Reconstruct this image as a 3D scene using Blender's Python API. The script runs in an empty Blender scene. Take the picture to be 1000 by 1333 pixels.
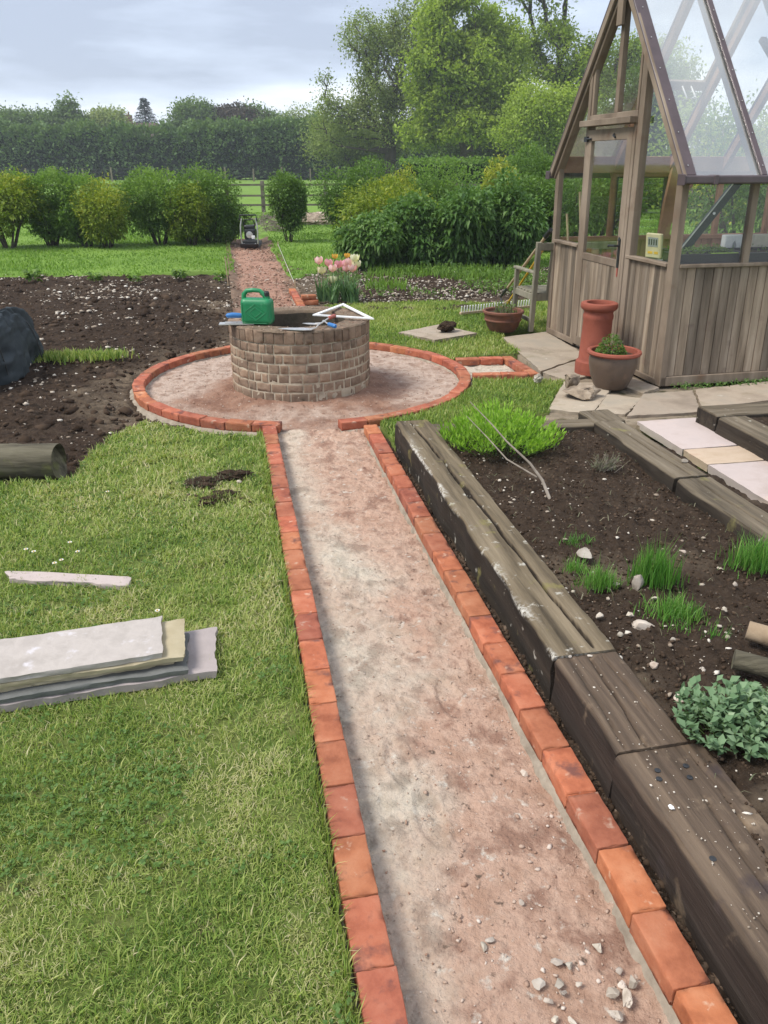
import bpy, bmesh, math, random
import numpy as np
from mathutils import Vector, Matrix

S = bpy.context.scene
COL = S.collection
R = math.radians

# ------------------------------------------------------------------ camera, sky, sun, exposure
CAM_H, CAM_PITCH, FPX = 1.84, R(24.4), 1001.0
cam = bpy.data.objects.new('camera', bpy.data.cameras.new('camera'))
COL.objects.link(cam)
cam.location = (0, 0, CAM_H)
cam.rotation_euler = (R(90) - CAM_PITCH, 0, 0)
cam.data.sensor_fit = 'VERTICAL'
cam.data.sensor_height = 36.0
cam.data.lens = FPX / 1333.0 * 36.0
cam.data.clip_start, cam.data.clip_end = 0.05, 3000
S.camera = cam

SUN_EL, SUN_AZ = R(54), R(252)          # azimuth clockwise from +Y: high on the left, a little behind
W = bpy.data.worlds.new('World'); S.world = W; W.use_nodes = True
def build_world():
    nt = W.node_tree; N, L = nt.nodes, nt.links
    N.clear()
    out = N.new('ShaderNodeOutputWorld'); bg = N.new('ShaderNodeBackground')
    sky = N.new('ShaderNodeTexSky'); sky.sky_type = 'NISHITA'; sky.sun_disc = False
    sky.sun_elevation = SUN_EL; sky.sun_rotation = SUN_AZ
    tc = N.new('ShaderNodeTexCoord')
    mp = N.new('ShaderNodeMapping'); mp.inputs['Scale'].default_value = (3.6, 3.6, 19.0)
    mp.inputs['Location'].default_value = (3.1, 0.4, 0.15)
    L.new(tc.outputs['Generated'], mp.inputs['Vector'])
    n1 = N.new('ShaderNodeTexNoise'); n1.inputs['Scale'].default_value = 1.0
    n1.inputs['Detail'].default_value = 8; n1.inputs['Roughness'].default_value = 0.52
    L.new(mp.outputs['Vector'], n1.inputs['Vector'])
    sep = N.new('ShaderNodeSeparateXYZ'); L.new(tc.outputs['Generated'], sep.inputs[0])
    # brighter bank of cloud just above the horizon, and thinner cloud towards the right
    def math_(op, a, b, clamp=False):
        m = N.new('ShaderNodeMath'); m.operation = op; m.use_clamp = clamp
        for i, q in ((0, a), (1, b)):
            if q is None: continue
            if isinstance(q, (int, float)): m.inputs[i].default_value = q
            else: L.new(q, m.inputs[i])
        return m.outputs[0]
    hz = N.new('ShaderNodeValToRGB')
    for e, (p, v) in zip([hz.color_ramp.elements[0], hz.color_ramp.elements[1]], [(0.0, .74), (1.0, .30)]):
        e.position = p; e.color = (v, v, v, 1)
    for p, v in ((.05, .52), (.072, .46), (.098, .12), (.145, -.0), (.17, .10), (.30, .2)):
        e = hz.color_ramp.elements.new(p); e.color = (max(v, 0),) * 3 + (1,)
    L.new(sep.outputs['Z'], hz.inputs['Fac'])
    right = math_('MULTIPLY', sep.outputs['X'], 0.55)
    f = math_('ADD', math_('ADD', math_('MULTIPLY', n1.outputs['Fac'], 2.2), hz.outputs['Color']), right)
    f = math_('SUBTRACT', f, 0.86, True)
    cr = N.new('ShaderNodeValToRGB')
    e = cr.color_ramp.elements
    e[0].position = 0.12; e[0].color = (2.6, 2.95, 3.7, 1)
    e[1].position = 0.95; e[1].color = (5.9, 6.15, 6.6, 1)
    m = e.new(0.5); m.color = (3.7, 4.2, 5.1, 1)
    L.new(f, cr.inputs['Fac'])
    mix = N.new('ShaderNodeMix'); mix.data_type = 'RGBA'; mix.inputs[0].default_value = 0.9
    L.new(sky.outputs[0], mix.inputs[6]); L.new(cr.outputs['Color'], mix.inputs[7])
    L.new(mix.outputs[2], bg.inputs['Color'])
    bg.inputs['Strength'].default_value = 0.115
    L.new(bg.outputs[0], out.inputs['Surface'])
build_world()

sun = bpy.data.objects.new('sun', bpy.data.lights.new('sun', 'SUN'))
COL.objects.link(sun)
sun.data.energy = 2.3; sun.data.angle = R(24); sun.data.color = (1.0, 0.95, 0.87)
sd = Vector((math.sin(SUN_AZ) * math.cos(SUN_EL), math.cos(SUN_AZ) * math.cos(SUN_EL), math.sin(SUN_EL)))
sun.rotation_euler = sd.to_track_quat('Z', 'Y').to_euler()
sun.location = (-6, -6, 14)

S.view_settings.view_transform = 'Standard'; S.view_settings.look = 'None'
S.view_settings.gamma = 1.0; S.view_settings.use_curve_mapping = False
S.view_settings.exposure = 0.90
S.render.engine = 'CYCLES'
S.cycles.use_denoising = True
S.cycles.max_bounces = 8; S.cycles.transparent_max_bounces = 24
S.cycles.diffuse_bounces = 3; S.cycles.glossy_bounces = 3; S.cycles.volume_bounces = 0

# ------------------------------------------------------------------ helpers
_c, _s = math.cos(CAM_PITCH), math.sin(CAM_PITCH)
def ray(px, py):
    x = (px - 500) / FPX; y = -(py - 666.5) / FPX
    return np.array([x, _c + y * _s, -_s + y * _c])
def at(px, py, z=0.0):                      # survey: the point of height z seen at that place of the photo
    d = ray(px, py); t = (z - CAM_H) / d[2]
    return np.array([d[0] * t, d[1] * t, z])
def atY(px, py, Y):                         # survey: the point at distance Y
    d = ray(px, py); t = Y / d[1]
    return np.array([d[0] * t, Y, CAM_H + d[2] * t])

def _hash(ix, iy, iz, seed):
    n = (ix * 374761393 + iy * 668265263 + iz * 2147483647 + seed * 974711) & 0xFFFFFFFF
    n = ((n ^ (n >> 13)) * 1274126177) & 0xFFFFFFFF
    n = ((n ^ (n >> 16)) * 2246822519) & 0xFFFFFFFF
    return ((n ^ (n >> 15)) & 0xFFFFFF) / float(0xFFFFFF)
def vnoise(p, seed=0):
    p = np.asarray(p, float); i = np.floor(p).astype(np.int64); f = p - i
    f = f * f * (3 - 2 * f); r = 0
    for dx in (0, 1):
        wx = f[..., 0] if dx else 1 - f[..., 0]
        for dy in (0, 1):
            wy = f[..., 1] if dy else 1 - f[..., 1]
            for dz in (0, 1):
                wz = f[..., 2] if dz else 1 - f[..., 2]
                r = r + wx * wy * wz * _hash(i[..., 0] + dx, i[..., 1] + dy, i[..., 2] + dz, seed)
    return r
def fbm(p, freq=1.0, oct=4, seed=0, gain=.5):   # about -1..1
    p = np.asarray(p, float)
    if p.shape[-1] == 2: p = np.concatenate([p, np.zeros(p.shape[:-1] + (1,))], -1)
    a, s, r = 1.0, 0.0, 0
    for k in range(oct):
        r = r + a * (vnoise(p * freq + 17.3 * k, seed + k) * 2 - 1); s += a; a *= gain; freq *= 2.03
    return r / s * 1.6
def sstep(x, a, b):
    t = np.clip((x - a) / (b - a), 0, 1); return t * t * (3 - 2 * t)

ORIG = {}
def props(o, label=None, cat=None, group=None, kind=None):
    if label: o['label'] = label
    if cat: o['category'] = cat
    if group: o['group'] = group
    if kind: o['kind'] = kind
    return o
def thing(name, label, cat, loc, group=None, rotz=0.0):
    o = bpy.data.objects.new(name, None); COL.objects.link(o)
    o.empty_display_size = 0.1
    o.location = loc; o.rotation_euler = (0, 0, rotz)
    ORIG[o] = (0, 0, 0) if rotz else tuple(loc)
    return props(o, label, cat, group)

def link_mesh(name, me, mat, parent=None, V=None):
    o = bpy.data.objects.new(name, me); COL.objects.link(o)
    if mat: me.materials.append(mat)
    if parent is not None: o.parent = parent; ORIG[o] = ORIG[parent]
    return o
def fast_mesh(name, V, F, mat, parent=None, tint=None, smooth=False, keep=False):
    """V (n,3), F (m,k) all faces alike; world coordinates; tint per face"""
    V = np.asarray(V, np.float32); F = np.asarray(F, np.int32)
    if parent is not None: org = np.array(ORIG[parent], np.float32)
    elif keep: org = np.zeros(3, np.float32)
    else:
        mn, mx = V.min(0), V.max(0); org = np.array([(mn[0] + mx[0]) / 2, (mn[1] + mx[1]) / 2, mn[2]], np.float32)
    me = bpy.data.meshes.new(name); m, k = F.shape
    me.vertices.add(len(V)); me.vertices.foreach_set('co', (V - org).ravel())
    me.loops.add(m * k); me.loops.foreach_set('vertex_index', F.ravel())
    me.polygons.add(m); me.polygons.foreach_set('loop_start', np.arange(0, m * k, k, dtype=np.int32))
    if smooth: me.polygons.foreach_set('use_smooth', np.ones(m, bool))
    if tint is not None:
        a = me.attributes.new('tint', 'FLOAT', 'FACE' if len(tint) == m else 'POINT')
        a.data.foreach_set('value', np.asarray(tint, np.float32))
    me.update(calc_edges=True)
    o = link_mesh(name, me, mat, parent)
    if parent is None: o.location = org; ORIG[o] = tuple(org)
    return o

class MB:
    """collects boxes, bars, tubes and turned shapes into one mesh"""
    def __init__(s, xf=None): s.v = []; s.f = []; s.t = []; s.xf = xf
    def add(s, V, F, tint=.5):
        b = len(s.v)
        for q in V: s.v.append(tuple(q))
        for q in F: s.f.append(tuple(int(i) + b for i in q)); s.t.append(tint)
        return s
    def box(s, x0, x1, y0, y1, z0, z1, tint=.5):
        return s.add([(x0,y0,z0),(x1,y0,z0),(x1,y1,z0),(x0,y1,z0),(x0,y0,z1),(x1,y0,z1),(x1,y1,z1),(x0,y1,z1)],
                     [(0,3,2,1),(4,5,6,7),(0,1,5,4),(1,2,6,5),(2,3,7,6),(3,0,4,7)], tint)
    def bar(s, a, b, w, h, up=(0,0,1), tint=.5, ext=0):
        a = np.array(a, float); b = np.array(b, float); d = b - a; d /= np.linalg.norm(d)
        a = a - d * ext; b = b + d * ext
        x = np.cross(d, np.array(up, float)); x /= np.linalg.norm(x); y = np.cross(x, d)
        V = [p + x * i * w / 2 + y * j * h / 2 for p in (a, b) for i, j in ((-1,-1),(1,-1),(1,1),(-1,1))]
        return s.add(V, [(0,3,2,1),(4,5,6,7),(0,1,5,4),(1,2,6,5),(2,3,7,6),(3,0,4,7)][::1], tint)
    def tube(s, P, r, n=8, cap=True, tint=.5):
        P = [np.array(p, float) for p in P]; m = len(P)
        rr = [r] * m if np.isscalar(r) else list(r)
        V = []; prev = None
        for i, p in enumerate(P):
            d = P[min(i+1, m-1)] - P[max(i-1, 0)]; d = d / (np.linalg.norm(d) + 1e-9)
            if prev is None:
                q = np.array([0,0,1.]) if abs(d[2]) < .9 else np.array([1.,0,0])
                x = np.cross(d, q)
            else: x = prev - d * np.dot(prev, d)
            x /= np.linalg.norm(x) + 1e-9; prev = x; y = np.cross(d, x)
            for k in range(n):
                a = 2 * math.pi * k / n; V.append(p + (x * math.cos(a) + y * math.sin(a)) * rr[i])
        F = [(i*n+k, i*n+(k+1)%n, (i+1)*n+(k+1)%n, (i+1)*n+k) for i in range(m-1) for k in range(n)]
        if cap: F += [tuple(range(n))[::-1], tuple(range((m-1)*n, m*n))]
        return s.add(V, F, tint)
    def lathe(s, prof, c=(0,0,0), n=32, tint=.5, close=False):
        V = []
        for r, z in prof:
            for k in range(n):
                a = 2*math.pi*k/n; V.append((c[0]+r*math.cos(a), c[1]+r*math.sin(a), c[2]+z))
        m = len(prof); F = [(i*n+k, i*n+(k+1)%n, (i+1)*n+(k+1)%n, (i+1)*n+k) for i in range(m-1) for k in range(n)]
        if close: F += [((m-1)*n+k, (m-1)*n+(k+1)%n, (k+1)%n, k) for k in range(n)]
        return s.add(V, F, tint)
    def prism(s, poly, axis_a, axis_b, tint=.5):
        """poly: list of 3D points; extruded from axis_a to axis_b offset vectors"""
        n = len(poly); a = np.array(axis_a, float); b = np.array(axis_b, float)
        V = [np.array(p, float) + a for p in poly] + [np.array(p, float) + b for p in poly]
        F = [tuple(range(n))[::-1], tuple(range(n, 2*n))] + [(i, (i+1)%n, n+(i+1)%n, n+i) for i in range(n)]
        return s.add(V, F, tint)
    def build(s, name, mat, parent=None, smooth=False, bevel=0.0, seg=1, label=None):
        V = np.array(s.v, float)
        if s.xf is not None: V = s.xf(V)
        if parent is not None: org = np.array(ORIG[parent])
        else:
            mn, mx = V.min(0), V.max(0); org = np.array([(mn[0]+mx[0])/2, (mn[1]+mx[1])/2, mn[2]])
        me = bpy.data.meshes.new(name)
        me.from_pydata([tuple(p) for p in V - org], [], s.f)
        a = me.attributes.new('tint', 'FLOAT', 'FACE'); a.data.foreach_set('value', np.array(s.t, np.float32))
        bm = bmesh.new(); bm.from_mesh(me)
        bmesh.ops.recalc_face_normals(bm, faces=bm.faces)
        if bevel:
            bmesh.ops.bevel(bm, geom=[e for e in bm.edges], offset=bevel, segments=seg, profile=.5, affect='EDGES', clamp_overlap=True)
        bm.to_mesh(me); bm.free()
        if smooth:
            me.polygons.foreach_set('use_smooth', np.ones(len(me.polygons), bool))
            try: me.set_sharp_from_angle(angle=R(40))
            except Exception: pass
        o = link_mesh(name, me, mat, parent)
        if parent is None: o.location = org; ORIG[o] = tuple(org)
        if label: o['label'] = label
        return o

_lat = {}
def lattice(n):
    if n in _lat: return _lat[n]
    nx, ny, nz = n; idx = {}; P = []; F = []
    def vid(i, j, k):
        if (i, j, k) not in idx: idx[(i, j, k)] = len(P); P.append((i/nx*2-1, j/ny*2-1, k/nz*2-1))
        return idx[(i, j, k)]
    for i in range(nx):
        for j in range(ny):
            F.append([vid(i,j,0), vid(i,j+1,0), vid(i+1,j+1,0), vid(i+1,j,0)])
            F.append([vid(i,j,nz), vid(i+1,j,nz), vid(i+1,j+1,nz), vid(i,j+1,nz)])
    for i in range(nx):
        for k in range(nz):
            F.append([vid(i,0,k), vid(i+1,0,k), vid(i+1,0,k+1), vid(i,0,k+1)])
            F.append([vid(i,ny,k), vid(i,ny,k+1), vid(i+1,ny,k+1), vid(i+1,ny,k)])
    for j in range(ny):
        for k in range(nz):
            F.append([vid(0,j,k), vid(0,j,k+1), vid(0,j+1,k+1), vid(0,j+1,k)])
            F.append([vid(nx,j,k), vid(nx,j+1,k), vid(nx,j+1,k+1), vid(nx,j,k+1)])
    _lat[n] = (np.array(P), np.array(F)); return _lat[n]
def rrbox(c, Rm, size, r=.006, n=(8,5,4), amp=.002, freq=25., seed=0, oct=3, chip=0.0):
    """rounded, slightly rough box: verts (world) and quads"""
    P, F = lattice(tuple(n)); h = np.array(size, float) / 2
    h_ = np.maximum(h, r * 1.05); nn = np.array(n, float); inner = np.abs(P) < .999
    p = np.where(inner, P * ((1 - r / h_) / np.maximum(1 - 2 / nn, 1e-6)), P) * h
    # pull outer lattice rows near the edge so that the rounding is tight
    q = np.clip(p, -(h - r), h - r); d = p - q; L = np.linalg.norm(d, axis=1, keepdims=True)
    p = np.where(L > 1e-9, q + d / np.maximum(L, 1e-9) * r, p)
    nrm = p - np.clip(p, -(h - r) * .999, (h - r) * .999); nrm /= np.linalg.norm(nrm, axis=1, keepdims=True) + 1e-9
    w = p + np.array([seed * 3.7, seed * 1.3, seed * 2.1])
    p = p + nrm * (fbm(w, freq, oct, seed) * amp)[:, None]
    if chip:
        edge = (np.sum(np.abs(P) > .98, axis=1) >= 2)
        k = np.clip(vnoise(w * 30, seed + 5) - .62, 0, 1) * chip * edge
        p = p - np.sign(P) * k[:, None] * .4
    return np.asarray(c) + p @ np.asarray(Rm).T, F
def frame(d, up=(0,0,1)):
    d = np.array(d, float); d /= np.linalg.norm(d); u = np.array(up, float)
    y = np.cross(u, d); y /= np.linalg.norm(y); z = np.cross(d, y)
    return np.stack([d, y, z], 1)
def join(parts):
    V = []; F = []; b = 0
    for v, f in parts: V.append(v); F.append(np.asarray(f) + b); b += len(v)
    return np.concatenate(V), np.concatenate(F)
def grid(nu, nv):
    i, j = np.meshgrid(np.arange(nu - 1), np.arange(nv - 1), indexing='ij')
    a = (i * nv + j).ravel(); return np.stack([a, a + nv, a + nv + 1, a + 1], 1)
def inpoly(P, poly):
    x, y = P[:, 0], P[:, 1]; c = np.zeros(len(P), bool); n = len(poly)
    for i in range(n):
        x0, y0 = poly[i][:2]; x1, y1 = poly[(i+1) % n][:2]
        if y0 == y1: continue
        k = ((y0 > y) != (y1 > y)) & (x < (x1 - x0) * (y - y0) / (y1 - y0) + x0); c ^= k
    return c

# ------------------------------------------------------------------ materials (all procedural)
def _new(name):
    m = bpy.data.materials.new(name); m.use_nodes = True
    nt = m.node_tree; nt.nodes.clear(); return m, nt.nodes, nt.links
def _ramp(N, cols, lo=.3, hi=.7):
    r = N.new('ShaderNodeValToRGB'); e = r.color_ramp.elements
    n = len(cols)
    for i, c in enumerate(cols):
        p = lo + (hi - lo) * i / max(n - 1, 1)
        q = e[i] if i < 2 else e.new(p)
        q.position = p; q.color = tuple(c) + (1,)
    return r
def surf(name, cols, scale=8., rough=.85, bump=.25, bscale=None, detail=7, rnd=0., spots=None, spots2=None, metallic=0.,
         stretch=None, rotz=0., tint=0., dist=.01, lo=.3, hi=.7, spec=.3, attr_cols=None, mark=None):
    m, N, L = _new(name)
    out = N.new('ShaderNodeOutputMaterial'); b = N.new('ShaderNodeBsdfPrincipled')
    b.inputs['Roughness'].default_value = rough; b.inputs['Metallic'].default_value = metallic
    b.inputs['Specular IOR Level'].default_value = spec
    tc = N.new('ShaderNodeTexCoord'); vec = tc.outputs['Object']; raw = vec
    oi = N.new('ShaderNodeObjectInfo')
    if rotz or stretch:
        m1 = N.new('ShaderNodeMapping'); m1.inputs['Rotation'].default_value = (0, 0, -rotz); L.new(vec, m1.inputs['Vector'])
        m2 = N.new('ShaderNodeMapping'); m2.inputs['Scale'].default_value = stretch or (1, 1, 1); L.new(m1.outputs[0], m2.inputs['Vector'])
        vec = m2.outputs[0]
    if rnd:
        ad = N.new('ShaderNodeVectorMath'); ad.operation = 'ADD'; L.new(vec, ad.inputs[0])
        mu = N.new('ShaderNodeMath'); mu.operation = 'MULTIPLY'; mu.inputs[1].default_value = 37.0
        L.new(oi.outputs['Random'], mu.inputs[0]); L.new(mu.outputs[0], ad.inputs[1]); vec = ad.outputs[0]
    def noise(sc, det=detail, ro=.62, v=None):
        n = N.new('ShaderNodeTexNoise'); n.inputs['Scale'].default_value = sc; n.inputs['Detail'].default_value = det
        n.inputs['Roughness'].default_value = ro; L.new(v or vec, n.inputs['Vector']); return n
    n1 = noise(scale); r = _ramp(N, cols, lo, hi); L.new(n1.outputs['Fac'], r.inputs['Fac']); col = r.outputs['Color']
    def mixc(fac, c1, c2):
        x = N.new('ShaderNodeMix'); x.data_type = 'RGBA'; x.clamp_factor = True
        if isinstance(fac, float): x.inputs[0].default_value = fac
        else: L.new(fac, x.inputs[0])
        for s, q in ((6, c1), (7, c2)):
            if isinstance(q, tuple): x.inputs[s].default_value = q + (1,)
            else: L.new(q, x.inputs[s])
        return x.outputs[2]
    if attr_cols:                                # a second colour set blended by the surface's own 'tint'
        at_ = N.new('ShaderNodeAttribute'); at_.attribute_name = 'tint'
        r2 = _ramp(N, attr_cols, lo, hi); L.new(n1.outputs['Fac'], r2.inputs['Fac'])
        nn = noise(scale * 3, 6); ma = N.new('ShaderNodeMath'); ma.operation = 'MULTIPLY_ADD'
        L.new(nn.outputs['Fac'], ma.inputs[0]); ma.inputs[1].default_value = .8; ma.inputs[2].default_value = -.4
        mb_ = N.new('ShaderNodeMath'); mb_.operation = 'ADD'; mb_.use_clamp = True
        L.new(ma.outputs[0], mb_.inputs[0]); L.new(at_.outputs['Fac'], mb_.inputs[1])
        col = mixc(mb_.outputs[0], col, r2.outputs['Color'])
    if mark:                                     # lichen where the thing's own 'mark' says so
        am = N.new('ShaderNodeAttribute'); am.attribute_name = 'mark'; nm = noise(60, 4, .6, raw); mm = N.new('ShaderNodeMath'); mm.operation = 'MULTIPLY'
        mq = N.new('ShaderNodeMapRange'); mq.inputs[1].default_value = .40; mq.inputs[2].default_value = .58; L.new(nm.outputs['Fac'], mq.inputs[0])
        L.new(am.outputs['Fac'], mm.inputs[0]); L.new(mq.outputs[0], mm.inputs[1]); col = mixc(mm.outputs[0], col, tuple(mark))
    for sp in (spots, spots2):
        if not sp: continue
        c, sc, th, wd = sp[:4]
        n2 = noise(sc, 5, .6, raw if len(sp) > 4 else None)
        rr = N.new('ShaderNodeMapRange'); rr.inputs[1].default_value = th; rr.inputs[2].default_value = th + wd
        L.new(n2.outputs['Fac'], rr.inputs[0]); col = mixc(rr.outputs[0], col, tuple(c))
    if tint or rnd:
        h = N.new('ShaderNodeHueSaturation'); L.new(col, h.inputs['Color'])
        src = None
        if tint:
            at_ = N.new('ShaderNodeAttribute'); at_.attribute_name = 'tint'; src = at_.outputs['Fac']; amt = tint
        else: src = oi.outputs['Random']; amt = rnd
        mr = N.new('ShaderNodeMapRange'); mr.inputs[3].default_value = 1 - amt; mr.inputs[4].default_value = 1 + amt
        L.new(src, mr.inputs[0]); L.new(mr.outputs[0], h.inputs['Value'])
        mr2 = N.new('ShaderNodeMapRange'); mr2.inputs[3].default_value = 1 - amt * .15; mr2.inputs[4].default_value = 1 + amt * .1
        L.new(src, mr2.inputs[0]); L.new(mr2.outputs[0], h.inputs['Saturation'])
        if rnd:
            mh = N.new('ShaderNodeMath'); mh.operation = 'MULTIPLY'; mh.inputs[1].default_value = 7.31; L.new(src, mh.inputs[0]); mf = N.new('ShaderNodeMath'); mf.operation = 'FRACT'; L.new(mh.outputs[0], mf.inputs[0])
            m3 = N.new('ShaderNodeMapRange'); m3.inputs[3].default_value = .5 - rnd * .035; m3.inputs[4].default_value = .5 + rnd * .045; L.new(mf.outputs[0], m3.inputs[0]); L.new(m3.outputs[0], h.inputs['Hue'])
        col = h.outputs['Color']
    L.new(col, b.inputs['Base Color'])
    if bump:
        n3 = noise(bscale or scale * 4, 8, .65); bp = N.new('ShaderNodeBump'); bp.inputs['Strength'].default_value = bump
        bp.inputs['Distance'].default_value = dist; L.new(n3.outputs['Fac'], bp.inputs['Height']); L.new(bp.outputs[0], b.inputs['Normal'])
    L.new(b.outputs[0], out.inputs['Surface']); return m
def leafmat(name, cols, rough=.55, trans=.3, tcol=None, spec=.25):
    m, N, L = _new(name)
    out = N.new('ShaderNodeOutputMaterial'); b = N.new('ShaderNodeBsdfPrincipled'); t = N.new('ShaderNodeBsdfTranslucent')
    b.inputs['Roughness'].default_value = rough; b.inputs['Specular IOR Level'].default_value = spec
    a = N.new('ShaderNodeAttribute'); a.attribute_name = 'tint'
    r = _ramp(N, cols, 0., 1.); L.new(a.outputs['Fac'], r.inputs['Fac']); L.new(r.outputs[0], b.inputs['Base Color'])
    g = N.new('ShaderNodeMix'); g.data_type = 'RGBA'; g.blend_type = 'MULTIPLY'; g.inputs[0].default_value = 1.0
    L.new(r.outputs[0], g.inputs[6]); g.inputs[7].default_value = (1.3, 1.35, .7, 1)
    L.new(g.outputs[2], t.inputs['Color'])
    x = N.new('ShaderNodeMixShader'); x.inputs[0].default_value = trans
    L.new(b.outputs[0], x.inputs[1]); L.new(t.outputs[0], x.inputs[2]); L.new(x.outputs[0], out.inputs['Surface']); return m
def plain(name, col, rough=.5, metallic=0., spec=.5, var=.12, scale=20., bump=.0):
    c2 = tuple(min(1, x * (1 + var)) for x in col); c1 = tuple(x * (1 - var) for x in col)
    return surf(name, [c1, c2], scale, rough, bump, metallic=metallic, spec=spec, dist=.003)
def glassmat(name, tintc=(.95, .97, .96), dirt=.06, refl=1.0):
    m, N, L = _new(name)
    out = N.new('ShaderNodeOutputMaterial'); tr = N.new('ShaderNodeBsdfTransparent'); tr.inputs[0].default_value = tintc + (1,)
    gl = N.new('ShaderNodeBsdfGlossy'); gl.inputs['Roughness'].default_value = .03
    df = N.new('ShaderNodeBsdfDiffuse'); df.inputs[0].default_value = (.75, .78, .76, 1)
    fr = N.new('ShaderNodeFresnel'); fr.inputs[0].default_value = 1.5
    mu = N.new('ShaderNodeMath'); mu.operation = 'MULTIPLY'; mu.inputs[1].default_value = refl * 1.7; mu.use_clamp = True
    L.new(fr.outputs[0], mu.inputs[0])
    m1 = N.new('ShaderNodeMixShader'); L.new(mu.outputs[0], m1.inputs[0]); L.new(tr.outputs[0], m1.inputs[1]); L.new(gl.outputs[0], m1.inputs[2])
    tc = N.new('ShaderNodeTexCoord'); n = N.new('ShaderNodeTexNoise'); n.inputs['Scale'].default_value = 3.0; n.inputs['Detail'].default_value = 8
    L.new(tc.outputs['Object'], n.inputs['Vector'])
    mr = N.new('ShaderNodeMapRange'); mr.inputs[1].default_value = .35; mr.inputs[2].default_value = .75; mr.inputs[3].default_value = dirt * .8; mr.inputs[4].default_value = dirt * 1.25
    L.new(n.outputs['Fac'], mr.inputs[0])
    m2 = N.new('ShaderNodeMixShader'); L.new(mr.outputs[0], m2.inputs[0]); L.new(m1.outputs[0], m2.inputs[1]); L.new(df.outputs[0], m2.inputs[2])
    L.new(m2.outputs[0], out.inputs['Surface']); return m
PATH_ROT = math.atan2(.981, -.1935)           # direction of the path
M = {}
M['brick'] = surf('red_brick', [(.235,.066,.034),(.375,.122,.064),(.44,.175,.10)], 9, .9, .6, 70, rnd=.19, spots=((.16,.065,.05), 8, .57, .10), spots2=((.50,.33,.24), 14, .62, .1), dist=.004)
M['mortar'] = surf('sandy_mortar', [(.20,.165,.125),(.38,.325,.255)], 14, .95, .5, 90, dist=.006)
M['path'] = surf('trodden_base', [(.36,.305,.24),(.56,.485,.39),(.43,.37,.29)], 6, .95, 1., 45, attr_cols=[(.29,.17,.12),(.49,.325,.24),(.38,.235,.165)], spots=((.60,.55,.47), 22, .60, .14), spots2=((.13,.09,.065), 26, .63, .08), dist=.02, lo=.38, hi=.62)
M['ring'] = surf('ring_base', [(.33,.23,.175),(.48,.37,.30),(.30,.205,.155)], 5, .95, 1., 40, attr_cols=[(.20,.105,.07),(.32,.185,.125)], spots=((.56,.49,.42), 20, .64, .1), spots2=((.15,.10,.07), 24, .63, .08), dist=.02, lo=.38, hi=.62)
M['farpath'] = surf('red_earth', [(.22,.11,.075),(.36,.21,.15),(.29,.15,.10)], 5, .95, .8, 25, attr_cols=[(.10,.062,.042),(.22,.15,.10)], spots=((.52,.42,.34), 30, .66, .06), dist=.03)
M['soil'] = surf('dark_soil', [(.022,.015,.010),(.056,.038,.027),(.034,.023,.016)], 9, 1., 1., 34, attr_cols=[(.08,.06,.043),(.19,.145,.10)], spots=((.09,.066,.046), 26, .64, .1), dist=.035, spec=.1, lo=.38, hi=.62)
M['bedsoil'] = surf('raised_bed_soil', [(.020,.0135,.0095),(.050,.035,.025),(.032,.022,.0155)], 11, 1., 1., 40, attr_cols=[(.10,.075,.052),(.16,.125,.09)], spots=((.13,.1,.07), 30, .66, .1), dist=.02, spec=.1)
M['lawn'] = surf('lawn_turf', [(.07,.10,.022),(.12,.16,.04),(.15,.16,.055)], 5, 1., .8, 60, spots=((.12,.10,.055), 9, .60, .12), dist=.02, spec=.1)
M['field'] = surf('meadow', [(.11,.19,.035),(.16,.26,.05),(.135,.225,.045)], .35, 1., .6, 4, spots=((.15,.21,.06), .9, .58, .15), dist=.05, spec=.1)
M['grass'] = leafmat('grass_blades', [(.078,.150,.03),(.18,.285,.052),(.295,.375,.088),(.43,.45,.165),(.60,.545,.33)], .5, .35)
M['fargrass'] = leafmat('far_grass', [(.09,.175,.025),(.145,.26,.04),(.19,.32,.055),(.24,.34,.08)], .6, .35)
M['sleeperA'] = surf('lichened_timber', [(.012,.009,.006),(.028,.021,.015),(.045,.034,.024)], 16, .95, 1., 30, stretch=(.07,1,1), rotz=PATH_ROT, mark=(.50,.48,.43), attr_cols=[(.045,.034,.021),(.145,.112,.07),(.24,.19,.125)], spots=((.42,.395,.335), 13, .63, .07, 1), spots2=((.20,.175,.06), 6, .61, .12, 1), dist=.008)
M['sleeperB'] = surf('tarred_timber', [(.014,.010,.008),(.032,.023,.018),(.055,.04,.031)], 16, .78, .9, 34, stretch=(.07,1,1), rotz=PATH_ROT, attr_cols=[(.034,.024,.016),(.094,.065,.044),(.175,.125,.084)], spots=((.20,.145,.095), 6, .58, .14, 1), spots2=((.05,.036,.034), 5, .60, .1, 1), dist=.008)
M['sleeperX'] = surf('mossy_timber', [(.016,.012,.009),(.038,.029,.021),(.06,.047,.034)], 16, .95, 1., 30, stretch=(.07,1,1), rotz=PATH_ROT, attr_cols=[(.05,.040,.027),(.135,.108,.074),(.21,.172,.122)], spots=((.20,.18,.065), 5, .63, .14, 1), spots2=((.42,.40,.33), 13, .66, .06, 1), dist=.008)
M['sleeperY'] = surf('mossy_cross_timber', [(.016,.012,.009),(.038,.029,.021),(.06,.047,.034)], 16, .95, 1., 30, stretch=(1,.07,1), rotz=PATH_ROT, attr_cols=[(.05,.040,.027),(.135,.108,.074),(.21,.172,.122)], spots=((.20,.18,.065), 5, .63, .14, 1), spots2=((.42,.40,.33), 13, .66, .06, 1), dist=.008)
M['cedar'] = surf('silvered_cedar', [(.09,.068,.047),(.215,.168,.122),(.34,.278,.212)], 13, .85, .6, 40, stretch=(1,1,.05), tint=.5, spots=((.15,.105,.08), 5, .60, .16, 1), dist=.003)
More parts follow.
